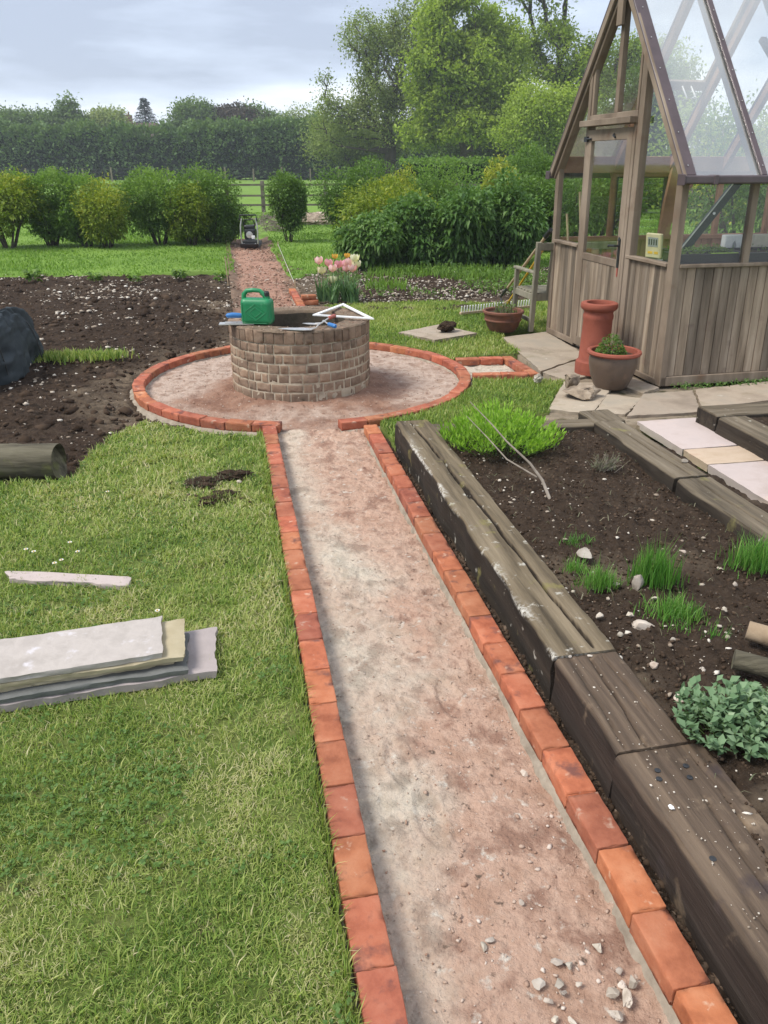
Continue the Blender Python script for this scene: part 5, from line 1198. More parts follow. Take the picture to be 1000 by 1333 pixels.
def twiggy():
    c = at(786, 612, .09); rg = np.random.default_rng(33); t = thing('twiggy_plant', 'small grey twiggy plant in the raised bed beside the right sleeper', 'plant', tuple(c)); mb = MB(); Ps = []; Ds = []
    for i in range(70):
        a = rg.uniform(0, 2*math.pi); e = rg.uniform(.3, 1.1); L = rg.uniform(.06, .13); d = np.array([math.cos(a)*math.sin(e), math.sin(a)*math.sin(e), math.cos(e)]); b = c + np.array([rg.normal(0, .03), rg.normal(0, .02), 0])
        mb.tube([b, b + d*L*.5 + rg.normal(0, .006, 3), b + d*L], [.0016, .0013, .0007], 4)
        for k in range(7): Ps.append(b + d * L * rg.uniform(.2, 1)); Ds.append(d + rg.normal(0, .7, 3))
    mb.build('stems', M['twig'], t); Ps = np.array(Ps); put_leaves('foliage', Ps, np.array(Ds), .022, .2, rg, M['dryleaf'], t, rg.uniform(.2, .8, len(Ps)), .1)
twiggy()
def chives(label, px, n, h, spread, seed, mat='chive', w=.004, lean=(.02, .45), tb=0):
    rg = np.random.default_rng(seed); c = at(*px, .11); t = thing('chive_clump', label, 'chives', (c[0], c[1], .10), 'tufts of chives and grass in the raised bed')
    Q = np.stack([c[0] + rg.normal(0, spread, n), c[1] + rg.normal(0, spread * .6, n), np.full(n, .105)], 1); d = (Q - c) / spread
    hh = h * rg.uniform(.6, 1.15, n) * np.exp(-.12 * (d[:, 0]**2 + d[:, 1]**2)); V, F, tt = blades(Q, hh, np.full(n, w), rg, lean, np.clip(rg.normal(.45 + tb, .22, n), 0, 1)); fast_mesh('leaves', V, F, M[mat], t, tint=tt)
chives('tall dark green chive clump in the middle of the raised bed', (851, 756), 420, .20, .055, 41)
chives('short bright grassy tuft in front of the tall chives', (876, 800), 420, .11, .065, 42, 'chive', .0035, (.1, .9), .2)
chives('small bright grassy tuft between the sleeper and the rusty flint', (779, 762), 330, .12, .045, 43, 'chive', .0035, (.1, .8), .2)
chives('thin little grass tuft touching the left sleeper', (748, 742), 140, .09, .03, 44, 'chive', .003, (.1, .8), .15)
chives('chive clump cut off by the right edge of the photo', (985, 735), 480, .17, .07, 45, 'chive', .0038, (.05, .7), .1)
chives('sparse wispy seedling tuft right of the large flat stone', (884, 822), 50, .10, .035, 46, 'chive', .003, (.1, 1.))
chives('sparse dark seedling tuft in the soil near the two small logs', (932, 836), 40, .12, .03, 47, 'chive', .003, (.1, .9), -.1)
chives('sparse flattened grass behind the flat brown stone', (748, 706), 90, .08, .045, 48, 'chive', .003, (.4, 1.2), -.1)
def sage():
    c = at(962, 985, .12); rg = np.random.default_rng(51); t = thing('sage_bush', 'grey-green sage bush with soft oval leaves at the right edge, in front of the logs', 'herb', (c[0] + .02, c[1] + .05, .11)); o = np.array([c[0] + .03, c[1] + .10, .12]); Ps = []; Ds = []; mb = MB()
    for i in range(120):
        a = rg.uniform(0, 2*math.pi); r = math.sqrt(rg.uniform(0, 1)); cx, cy = .165*r*math.cos(a), .145*r*math.sin(a); ht = .135*(1 - .62*r*r)*rg.uniform(.75, 1.15) + .02; b = o + np.array([cx*.7, cy*.7, 0]); ln = np.array([cx*.6, cy*.6, ht])
        mb.tube([b, b + ln*.5, b + ln*.9], [.0022, .002, .0015], 4)
        for k in range(10):
            f = .35 + .65*k/9; th = k*1.9 + a; Ps.append(b + ln*f); Ds.append([math.cos(th)*.9 + cx*3, math.sin(th)*.9 + cy*3, .25 + .5*f])
    Ps = np.array(Ps); put_leaves('foliage', Ps, np.array(Ds), .040, .52, rg, M['sage'], t, np.clip(rg.normal(.45, .2, len(Ps)) + (Ps[:, 2] - .2)*1.2, 0, 1), .15, .12); mb.build('stems', M['limestem'], t)
sage()
# daisies and tulips
def daisies():
    proto = None
    for i, (x, y) in enumerate(((91, 706), (71, 733), (34, 715), (80, 729), (101, 718), (44, 718), (205, 795), (140, 640))):
        p = at(x, y, .035); t = thing('daisy', 'tiny white daisy flower in the near lawn behind the lone stone strip', 'daisy', (p[0], p[1], 0), 'daisies in the near lawn')
        mb = MB(); V = []; n = 14
        for k in range(n):
            a = 2*math.pi*k/n; V += [(p[0] + .011*math.cos(a+s), p[1] + .011*math.sin(a+s), .037) for s in (-.16, .16)]
        mb.add([(p[0], p[1], .034)] + V, [(0, 1+2*k, 2+2*k) for k in range(n)]); mb.build('petals', M['white'], t)
        mb = MB(); mb.lathe([(.004,.035),(.0035,.039),(.0005,.040)], (p[0], p[1], 0), 8); mb.build('centre', M['yellow'], t); mb = MB(); mb.tube([(p[0], p[1], 0), (p[0], p[1], .035)], .001, 4); mb.build('stem', M['limestem'], t)
daisies()
M['tpink'] = leafmat('pink_petal', [(.72,.30,.42),(.80,.46,.56),(.84,.66,.70)], .5, .35); M['twhite'] = leafmat('cream_petal', [(.72,.68,.48),(.80,.77,.64),(.82,.80,.74)], .5, .35); M['torange'] = leafmat('orange_petal', [(.62,.25,.03),(.74,.40,.06),(.78,.55,.16)], .5, .35)
def tulips():
    rg = np.random.default_rng(61); Y0 = 11.55
    F_ = [(415,340,'tpink','pale pink tulip standing apart at the left of the clump'), (428,343,'tpink','large pink tulip second from the left, high'), (433,350,'tpink','pink tulip low in the middle left of the clump'), (441,345,'tpink','mauve-pink tulip in the middle of the clump'),
          (450,344,'tpink','salmon pink tulip right of the middle'), (455,342,'tpink','lilac-pink tulip touching the salmon one'), (451,350,'tpink','peach tulip low in the middle of the clump'), (462,337,'twhite','big cream and pink tulip highest at the right'),
          (464,345,'twhite','white tulip just below the big cream one'), (459,350,'tpink','pale peach tulip low at the right'), (419,353,'twhite','pale yellow tulip low at the left'), (433,365,'twhite','cream daffodil-like flower lowest in front'),
          (436,333,'torange','orange tulip behind the clump, left of two'), (452,332,'torange','yellow-orange tulip behind the clump, right of two')]
    for i, (x, y, m, lb) in enumerate(F_):
        Y = Y0 + rg.uniform(-.15, .15) + (.5 if m == 'torange' else 0); h = atY(x, y, Y); base = np.array([h[0] * .9 + atY(441, 390, Y)[0] * .1, Y, 0])
        t = thing('tulip', lb, 'tulip', tuple(base), 'tulips by the well'); mb = MB(); mb.tube([base, (base + h) / 2 + rg.normal(0, .01, 3), h], .005, 5); mb.build('stem', M['limestem'], t)
        V = []; F = []; T = []
        for layer, (n, op) in enumerate(((3, .5), (3, .75))):
            for k in range(n):
                a = 2*math.pi*(k + .5*layer)/n + i; d = np.array([math.cos(a), math.sin(a), 0]); s = np.array([-d[1], d[0], 0]); z = np.array([0, 0, 1.]); b = len(V)
                k_ = 1.55 if m != 'torange' else 1.05; d = d*k_; s = s*k_; z = z*k_
                V += [h, h + d*.028 - s*.026 + z*.025, h + d*.036 + z*.03, h + d*.028 + s*.026 + z*.025, h + d*.034*op*1.6 - s*.02 + z*.058, h + d*.034*op*1.6 + s*.02 + z*.058, h + d*.03*op*1.9 + z*.075]
                F += [(b,b+1,b+2),(b,b+2,b+3),(b+1,b+4,b+2),(b+2,b+5,b+3),(b+2,b+4,b+6),(b+2,b+6,b+5)]; T += [rg.uniform(.1, .9)]*6
        fast_mesh('flower', np.array(V) + np.array([0, 0, -.05]), np.array(F), M[m], t, tint=np.array(T), smooth=True)
        n = 16; a = rg.uniform(0, 2*math.pi, n); P = np.tile(base, (n, 1)) + np.stack([np.cos(a)*.05, np.sin(a)*.05, np.zeros(n)], 1); V, Fb, tt = blades(P, np.full(n, .36), np.full(n, .034), rg, (.08, .85)); fast_mesh('leaves', V, Fb, M['bluegreen'], t, tint=tt)
tulips()
# ------------------------------------------------------------------ greenhouse (local frame: x along the ridge, y along the gable)
GC = at(858, 503)[:2]; GL = at(712, 432)[:2]; gu = (GL - GC) / np.linalg.norm(GL - GC); G_ROT = math.atan2(-gu[0], gu[1])
GW, GLEN, SILL, EAVE = 2.53, 3.25, 1.02, 1.80; RIDGE = 3.40; HALF = GW / 2; SLOPE = (RIDGE - EAVE) / HALF
def gx(V):                                         # the old frame leans back a little
    V = np.array(V, float); V[:, 1] += .055 * V[:, 2]; return V
def greenhouse():
    t = thing('greenhouse', 'weathered cedar greenhouse with glass roof and boarded lower walls', 'greenhouse', (GC[0], GC[1], 0), None, G_ROT)
    rgb = random.Random(3)
    def MBx(): return MB(gx)
    def planks(name, a, b, z0, z1, th=.022, wd=.088, mat=None, out=(0, 0)):
        """vertical boards from a to b"""
        a = np.array(a); b = np.array(b); L = np.linalg.norm(b - a); n = max(1, round(L / wd)); d = (b - a) / L; q = np.array([d[1], -d[0]]); mb = MBx(); p = L / n
        for i in range(n):
            s0, s1 = a + d*(p*i + .0025), a + d*(p*(i+1) - .0025); j = rgb.uniform(-.002, .002)
            V = [(*(c + q*(w + j)), z) for z in (z0, z1) for c, w in ((s0, -th/2), (s1, -th/2), (s1, th/2), (s0, th/2))]
            mb.add(V, [(0,3,2,1),(4,5,6,7),(0,1,5,4),(1,2,6,5),(2,3,7,6),(3,0,4,7)], rgb.uniform(.1, .9))
        return mb.build(name, mat or M['cedar'], t, bevel=.003)
    def post(x0, x1, y0, y1, z0, z1, mat=None, name='post'): mb = MBx(); mb.box(x0, x1, y0, y1, z0, z1, rgb.uniform(.3, .7)); return mb.build(name, mat or M['cedarh'], t, bevel=.004)
    def bar(name, a, b, w, h, up=(0, 0, 1), mat=None, ext=0): mb = MBx(); mb.bar(a, b, w, h, up, rgb.uniform(.3, .7), ext); return mb.build(name, mat or M['cedarh'], t, bevel=.003)
    def pane(name, pts, mat=None): mb = MBx(); mb.add(pts, [tuple(range(len(pts)))]); return mb.build(name, mat or M['glass'], t)
    D0, D1 = .86, 1.78                              # door jambs along y
    zr = lambda y: EAVE + min(y, GW - y) * SLOPE
    # lower walls
    planks('board_wall', (.02, .05), (.02, D0 - .05), .0, SILL); planks('board_wall', (.02, D1 + .06), (.02, GW - .05), .0, SILL)
    planks('board_wall', (.055, .02), (GLEN - .05, .02), .085, SILL); planks('board_wall', (.05, GW - .02), (GLEN - .05, GW - .02), .0, SILL, mat=M['redwood']); planks('board_wall', (GLEN - .02, .05), (GLEN - .02, GW - .05), .0, SILL, mat=M['redwood'])
    post(.0, GLEN, -.012, .02, .0, .083, name='base_board'); post(-.012, .02, .06, D0 - .05, .0, .05, name='base_board'); post(-.012, .02, D1 + .06, GW, .0, .06, name='base_board')
    # posts
    post(-.008, .055, -.012, .085, .0, EAVE - .02, name='corner_post'); post(-.008, .055, GW - .07, GW + .01, .0, EAVE, name='corner_post')
    for x in (.66, 1.34, 2.02, 2.70, GLEN - .06):
        post(x, x + .06, -.010, .05, SILL, EAVE - .02); post(x, x + .06, GW - .05, GW + .01, .0, EAVE - .02, M['redwood'])
    for y in (.62, 1.24, 1.86): post(GLEN - .05, GLEN, y, y + .06, .0, zr(y) - .03, M['redwood'])
    for x in (.055,): post(x, GLEN, -.022, .055, SILL, SILL + .028, name='sill'); post(x, GLEN, GW - .055, GW + .02, SILL, SILL + .05, M['redwood'], 'sill')
    post(GLEN - .055, GLEN + .01, .05, GW - .05, SILL, SILL + .05, M['redwood'], 'sill')
    post(-.024, .05, .085, D0 - .06, SILL, SILL + .03, name='sill'); post(-.024, .05, D1 + .07, GW - .07, SILL, SILL + .03, name='sill')
    post(.05, GLEN, .0, .07, EAVE - .10, EAVE - .02, M['redwood'], 'eave_plate'); post(.05, GLEN, GW - .07, GW, EAVE - .06, EAVE + .11, M['redwood'], 'eave_plate')
    post(GLEN - .05, GLEN - .0, .05, GW - .05, EAVE - .05, EAVE + .10, M['redwood'], 'tie_beam')
    # door frame and door
    post(-.018, .06, D0 - .13, D0 - .045, .0, zr(D0 - .09) - .03, name='door_jamb'); post(-.030, .05, D0 - .045, D0 - .004, .0, 2.2, name='door_jamb')
    post(-.018, .06, D1 + .006, D1 + .06, .0, zr(D1) - .02, name='door_jamb')
    door = post(-.032, .012, D0, D0 + .10, .03, 2.14, name='door'); door['label'] = 'narrow part glazed door of grey cedar'
    def dpart(name, mb, mat, bevel=.003): o = mb.build(name, mat, t, bevel=bevel); o.parent = door; return o
    for y0, y1, z0, z1 in ((D1 - .10, D1, .03, 2.14), (D0 + .10, D1 - .10, 2.04, 2.14), (D0 + .10, D1 - .10, .92, .985), (D0 + .10, D1 - .10, .03, .12)):
        mb = MBx(); mb.box(-.030, .010, y0, y1, z0, z1, rgb.uniform(.3, .7)); dpart('door_rail', mb, M['cedarh'])
    bw = planks('door_panel', (-.012, D0 + .10), (-.012, D1 - .10), .12, .92); bw.parent = door
    gp = pane('door_glass', [(-.01, D0 + .10, .985), (-.01, D1 - .10, .985), (-.01, D1 - .10, 2.04), (-.01, D0 + .10, 2.04)]); gp.parent = door
    mb = MBx(); mb.box(-.042, -.03, D0 + .028, D0 + .062, .92, 1.18); mb.tube([(-.04, D0 + .045, 1.12), (-.085, D0 + .045, 1.12), (-.09, D0 + .15, 1.115), (-.085, D0 + .165, 1.105)], .011, 8); mb.tube([(-.04, D0 + .045, 1.17), (-.046, D0 + .045, 1.20)], [.018, .004], 8); dpart('door_handle', mb, M['black'], 0)
    mb = MBx(); mb.tube([(-.045, D1 - .02, 2.06), (-.045, D1 - .12, 2.06)], .010, 6); mb.box(-.05, -.03, D1 - .04, D1 + .03, 2.035, 2.085); dpart('hinge', mb, M['darkmetal'], 0)
    mb = MBx(); mb.tube([(-.04, D0 + .33, 2.09), (-.06, D0 + .31, 2.08), (-.06, D0 + .27, 2.06)], .010, 6); dpart('hook', mb, M['darkmetal'], 0)
    mb = MBx(); mb.box(-.04, -.02, D0 + .035, D0 + .05, .84, .93); dpart('rusty_hook', mb, M['redhandle'], 0)
    post(-.10, .03, D0 - .05, D1 + .06, 2.17, 2.225, name='door_hood'); post(-.012, .05, D0 - .02, D1 + .02, 2.225, 2.275, name='transom')
    # upper lights in the gable
    post(-.010, .045, HALF - .035, HALF + .03, 2.275, RIDGE - .08, name='mullion')
    post(-.005, .04, D0 - .004, D0 + .03, 2.275, zr(D0) - .02, name='light_frame'); post(-.005, .04, D1 - .03, D1 + .006, 2.275, zr(D1) - .02, name='light_frame')
    g = .02
    pane('gable_glass', [(g, D0, 2.26), (g, HALF, 2.26), (g, HALF, zr(HALF) - .06), (g, D0, zr(D0) - .06)]); pane('gable_glass', [(g, HALF, 2.26), (g, D1, 2.26), (g, D1, zr(D1) - .06), (g, HALF, zr(HALF) - .06)])
    pane('gable_glass', [(g, .05, SILL), (g, D0 - .09, SILL), (g, D0 - .09, zr(D0 - .09) - .06), (g, .05, EAVE + .0)]); pane('gable_glass', [(g, D1 + .05, SILL), (g, GW - .05, SILL), (g, GW - .05, EAVE), (g, D1 + .05, zr(D1 + .05) - .06)])
    for x0, x1 in ((.05, .68), (.70, 1.36), (1.38, 2.04), (2.06, 2.72), (2.74, GLEN)):
        pane('side_glass', [(x0, .018, SILL), (x1, .018, SILL), (x1, .018, EAVE - .05), (x0, .018, EAVE - .05)], M['sideglass'])
        if not .6 < x0 < 1.2: pane('side_glass', [(x0, GW - .018, SILL), (x1, GW - .018, SILL), (x1, GW - .018, EAVE - .05), (x0, GW - .018, EAVE - .05)])
    pane('gable_glass', [(GLEN - .02, .05, SILL), (GLEN - .02, GW - .05, SILL), (GLEN - .02, GW - .05, EAVE), (GLEN - .02, HALF, RIDGE - .06), (GLEN - .02, .05, EAVE)])
    # louvre vent in the far side wall
    lv = post(.70, 1.36, GW - .04, GW - .0, EAVE - .10, EAVE - .06, M['redwood'], 'louvre_vent')
    for k in range(8):
        z = SILL + .09 + k * .078; mb = MBx(); mb.bar((.72, GW - .02, z), (1.34, GW - .02, z), .07, .005, (0, .75, .66)); o = mb.build('louvre_blade', M['glass'], t); o.parent = lv
    mb = MBx(); mb.box(.70, .73, GW - .05, GW + .01, SILL + .05, EAVE - .1); mb.box(1.33, 1.36, GW - .05, GW + .01, SILL + .05, EAVE - .1); o = mb.build('louvre_frame', M['darkmetal'], t); o.parent = lv
    # gable rafters (wood), verge cappings, roof glass and bars
    for s in (0, 1):
        Y = (lambda y: y) if s == 0 else (lambda y: GW - y)
        bar('gable_rafter', (.018, Y(-.05), EAVE - .09), (.018, Y(HALF), RIDGE - .03), .085, .10, (0, -SLOPE if s == 0 else SLOPE, 1), M['cedarh'])
        bar('barge_board', (-.045, Y(-.075), EAVE - .085), (-.045, Y(HALF), RIDGE + .0), .026, .075, (0, -SLOPE if s == 0 else SLOPE, 1), M['cedarh'])
        up = (0, -SLOPE if s == 0 else SLOPE, 1); n_ = np.array([0, -SLOPE if s == 0 else SLOPE, 1.]); n_ /= np.linalg.norm(n_)
        off = lambda y, z, k: (y + n_[1] * k, z + n_[2] * k)
        e = (Y(-.055), EAVE - .07); r_ = (Y(HALF), RIDGE)
        for x, w in ((.0, .12), (.69, .055), (1.37, .055), (2.05, .055), (2.73, .055), (GLEN, .11)):
            a = off(*e, .030); b = off(*r_, .030)
            bar('glazing_cap', (x, *a), (x, *b), w, .018, up, M['capping'])
            if x > 0: a = off(*e, -.035); b = off(*r_, -.035); bar('rafter', (x, *a), (x, *b), .06, .075, up, M['redwood'] if s else M['cedarh'])
            c1 = off(*e, .041); c2 = off(*r_, .041)
            mb = MBx()
            for k in range(7):
                f = .04 + k * .15; p = (x + .0, c1[0] + (c2[0]-c1[0])*f, c1[1] + (c2[1]-c1[1])*f); mb.tube([p, tuple(np.array(p) + np.array([0, n_[1], n_[2]])*.006)], .005, 6)
            mb.build('cap_screw', M['steel'], t)
        a = off(*e, .012); b = off(*r_, .012)
        for x0, x1 in ((.0, .69), (.69, 1.37), (1.37, 2.05), (2.05, 2.73), (2.73, GLEN)):
            pane('roof_glass', [(x0, *a), (x1, *a), (x1, *b), (x0, *b)], M['farglass'] if s else M['roofglass'])
        yg = Y(-.085)
        mb = MBx(); mb.box(-.07, GLEN + .05, min(yg - .05, yg + .035), max(yg - .05, yg + .035) , EAVE - .115, EAVE - .05); mb.build('gutter', M['capping'], t, bevel=.012, seg=2)
        mb = MBx(); mb.box(-.078, -.068, yg - .055, yg + .055, EAVE - .125, EAVE - .04); mb.build('gutter_end', M['capping'], t, bevel=.004)
        mb = MBx(); mb.box(.19, .235, min(yg - .055, yg + .038), max(yg - .055, yg + .038), EAVE - .12, EAVE - .046); mb.build('gutter_bracket', M['capping'], t, bevel=.006)
    post(-.05, GLEN + .05, HALF - .05, HALF + .05, RIDGE - .06, RIDGE + .05, M['capping'], 'ridge')
    post(-.055, -.02, HALF - .05, HALF + .05, RIDGE - .42, RIDGE - .02, name='ridge_board')
    # roof vent in the far slope and its stay
    f0, f1 = .48, .985; P = lambda x, f, k=.045: (x, GW + .055 - (HALF + .055) * f, EAVE - .07 + (RIDGE - EAVE + .07) * f + k)
    vt = bar('roof_vent', P(.74, f0), P(1.33, f0), .10, .035, (0, SLOPE, 1), M['cedarh'])
    for q in ((P(.74, f1), P(1.33, f1)), (P(.74, f0), P(.74, f1)), (P(1.33, f0), P(1.33, f1))):
        mb = MBx(); mb.bar(q[0], q[1], .05, .035, (0, SLOPE, 1)); o = mb.build('vent_rail', M['cedarh'], t); o.parent = vt
    mb = MBx(); c = P(1.05, f0 + .03, -.02); mb.tube([c, (c[0] - .03, c[1] - .16, c[2] - .12), (c[0] + .06, c[1] - .18, c[2] - .12), (c[0] + .10, c[1], c[2])], .008, 6); o = mb.build('vent_stay', M['white'], t, smooth=True); o.parent = vt
    # curved brace on the far post and purlin
    pts = [(1.27, GW - .06, 1.03), (1.41, GW - .06, 1.03), (1.42, GW - .06, 1.20), (1.52, GW - .06, 1.32), (1.51, GW - .06, 1.46), (1.64, GW - .06, 1.60), (1.66, GW - .06, 1.84), (1.36, GW - .06, 1.84), (1.30, GW - .06, 1.4)]
    mb = MBx(); mb.prism(pts, (0, 0, 0), (0, -.05, 0)); mb.build('curved_brace', M['redwood'], t, bevel=.004)
    bar('roof_brace', (1.37, .2, EAVE + .25), (1.37, HALF - .1, RIDGE - .5), .05, .06, (1, 0, 0), M['cedarh'])
    # concrete floor
    mb = MBx(); mb.box(.03, GLEN - .03, .03, GW - .03, -.01, .012); mb.build('floor_slab', M['slab_old'], t)
    return t
GH = greenhouse()
gc_, gs_ = math.cos(G_ROT), math.sin(G_ROT)
def gw(x, y, z): y = y + .055 * z; return np.array([GC[0] + x*gc_ - y*gs_, GC[1] + x*gs_ + y*gc_, z])
def staging():
    p = gw(1.5, .35, 0); t = thing('staging_bench', 'slatted grey staging bench inside the greenhouse along the near side', 'bench', tuple(p)); Z = 1.035
    for y in (.10, .20, .30, .40, .50, .60): mb = MB(); mb.bar(gw(.10, y, Z), gw(3.1, y, Z), .085, .02); mb.build('slat', M['greymetal'], t)
    for x in (.12, 1.1, 2.1, 3.0):
        for y in (.08, .62): mb = MB(); mb.bar(gw(x, y, .01), gw(x, y, Z - .01), .04, .04, (1, 0, 0)); mb.build('leg', M['greymetal'], t)
staging()
def tray(label, x0, x1, y0, y1, seed, green):
    p = gw((x0+x1)/2, (y0+y1)/2, 1.047); t = thing('seed_tray', label, 'seed tray', tuple(p), 'seed trays on the staging'); z0, z1 = 1.047, 1.118
    mb = MB(); c = [(x0, y0), (x1, y0), (x1, y1), (x0, y1)]
    for i in range(4):
        a, b = c[i], c[(i+1) % 4]; mb.bar(gw(*a, (z0+z1)/2), gw(*b, (z0+z1)/2), .012, z1 - z0)
        mb.bar(gw(*a, z1), gw(*b, z1), .03, .008)
    mb.build('rim', M['black'], t); mb = MB(); mb.add([gw(*q, z1 - .02) for q in c], [(0, 1, 2, 3)]); mb.build('compost', M['bedsoil'], t)
    rg = np.random.default_rng(seed); n = green
    if n:
        Q = np.array([gw(a, b, z1 - .015) for a, b in zip(rg.uniform(x0 + .02, x1 - .02, n), rg.uniform(y0 + .02, y1 - .02, n))]); Q[:, 2] += rg.uniform(0, .05, n)
        put_leaves('seedlings', Q, rg.normal(0, 1, (n, 3)) + [0, 0, .8], .028, .55, rg, M['midleaf'], t, rg.normal(.7, .2, n))
        mb = MB()
        for k in range(max(4, n // 25)): a, b = rg.uniform(x0 + .02, x1 - .02), rg.uniform(y0 + .02, y1 - .02); mb.tube([gw(a, b, z1 - .02), gw(a, b, z1 + .02)], .0012, 4)
        mb.build('stems', M['limestem'], t)
    return t
tray('long black seed tray with pale seedlings in the near greenhouse window', .10, .68, .07, .33, 1, 330)
tray('black seed tray with a lime strip behind the long one', .22, .78, .37, .60, 2, 260)
tray('black seed tray with bare compost in the second greenhouse window', .76, 1.32, .07, .50, 3, 50)
mb = MB(); mb.bar(gw(.40, .075, 1.124), gw(.66, .075, 1.124), .02, .008); props(mb.build('plant_label_strip', M['limeplastic'], None), 'lime green plastic strip along the edge of the seed tray', 'plastic strip')
def meter():
    p = gw(.0 + .09, .42, 1.047); t = thing('thermometer', 'cream coloured thermometer box standing inside the greenhouse corner window', 'thermometer', tuple(p))
    ex = gw(1, 0, 0) - gw(0, 0, 0); ey = gw(0, 1, 0) - gw(0, 0, 0); d = (ey * .92 - ex * .38); d /= np.linalg.norm(d)
    o = gw(.10, .50, 1.047); lean = np.array([0, 0, 1.]) + d * .10; n = np.cross(d, lean); n /= np.linalg.norm(n)
    if n[1] > 0: n = -n
    def plate(s0, s1, h0, h1, k0, k1, name, mat, bevel=.004):
        mb = MB(); V = [o + d*s + lean*h + n*k for k in (k0, k1) for s, h in ((s0, h0), (s1, h0), (s1, h1), (s0, h1))]; mb.add(V, [(0,3,2,1),(4,5,6,7),(0,1,5,4),(1,2,6,5),(2,3,7,6),(3,0,4,7)]); return mb.build(name, mat, t, bevel=bevel)
    plate(-.085, .085, 0, .215, -.02, .02, 'case', M['cream'], .01); plate(-.055, .055, .10, .18, .0205, .0225, 'display', M['greymetal'], 0)
    for k in range(4): plate(-.045 + k*.026, -.033 + k*.026, .115, .165, .023, .0245, 'digit', M['black'], 0)
    plate(-.06, -.02, .04, .06, .0205, .023, 'button', M['yellow'], 0); plate(.0, .05, .04, .06, .0205, .023, 'button', M['yellow'], 0)
meter()
def inside_bits():
    t = thing('slotted_angle', 'grey slotted metal angle leaning in the greenhouse corner window', 'metal strip', tuple(gw(.10, .24, 1.047)))
    a, b = gw(.11, .26, 1.05), gw(.13, .13, 1.62); mb = MB(); mb.bar(a, b, .045, .004, (1, -.4, 0)); mb.build('strip', M['greymetal'], t)
    d = (b - a); q = np.cross(d / np.linalg.norm(d), [1, -.4, 0]); mb = MB()
    for k in range(16):
        c = a + d * (.04 + k * .06); n = np.array([-.45, -.9, 0]) * .0035
        mb.tube([c + n, c + n * 1.5], .008, 6)
    mb.build('slot', M['black'], t)
    t = thing('glazing_strut', 'dark green metal glazing bar leaning diagonally inside the near window', 'metal bar', tuple(gw(.22, .36, 1.0)))
    a, b = gw(.30, .36, 1.12), gw(.66, .14, 1.76); mb = MB(); mb.bar(a, b, .075, .035, (0, -1, .2)); mb.build('bar', M['darkgreen'], t, bevel=.003); mb = MB(); mb.bar(a + np.array([-.037, -.014, 0]), b + np.array([-.037, -.014, 0]), .010, .012, (0, -1, .2)); mb.build('bright_edge', M['steel'], t)
    m_ = (a + b) / 2 + np.array([-.0, -.022, 0]); mb = MB(); mb.tube([m_, m_ + np.array([0, -.008, 0])], .012, 8); mb.build('rivet', M['white'], t)
    for x, lb, m in ((.92, 'white printed card box in the second greenhouse window', 'card'), (1.22, 'cream box at the right of the second greenhouse window', 'creambox')):
        V, F = rrbox(gw(x, .54, 1.118 + .03), np.stack([gw(1,0,0)-gw(0,0,0), (gw(0,1,0)-gw(0,0,0)), [0,0,1]], 1), (.20, .07, .17), .006, (4, 3, 4), .0, 5, 3)
        o = fast_mesh('box', V, F, M[m], smooth=False); props(o, lb, 'box')
        if m == 'card':
            mb = MB(); c = gw(x, .5035, 1.145); ex = gw(1,0,0)-gw(0,0,0); mb.add([c + ex*s + np.array([0, 0, h]) for s, h in ((-.03,-.07),(.02,-.07),(.02,.0),(.0,.04),(-.02,.02))], [(0,1,2,3,4)]); mb.build('printed_picture', M['greymetal'], o)
    for i, (x, y, x2, y2, z2, lb) in enumerate(((.35, 2.30, .22, 2.38, 1.55, 'tall pale garden cane leaning inside the left greenhouse pane'), (.25, 2.38, .12, 2.46, 1.32, 'shorter pale cane leaning in the left corner of the greenhouse'))):
        mb = MB(); mb.tube([gw(x, y, .012), gw(x2, y2, z2)], [.014, .013], 8); props(mb.build('wooden_cane', M['ash'], None, smooth=True), lb, 'cane', 'canes in the greenhouse')
M['darkgreen'] = plain('dark_green_metal', (.018, .035, .025), .4, .3)
inside_bits()
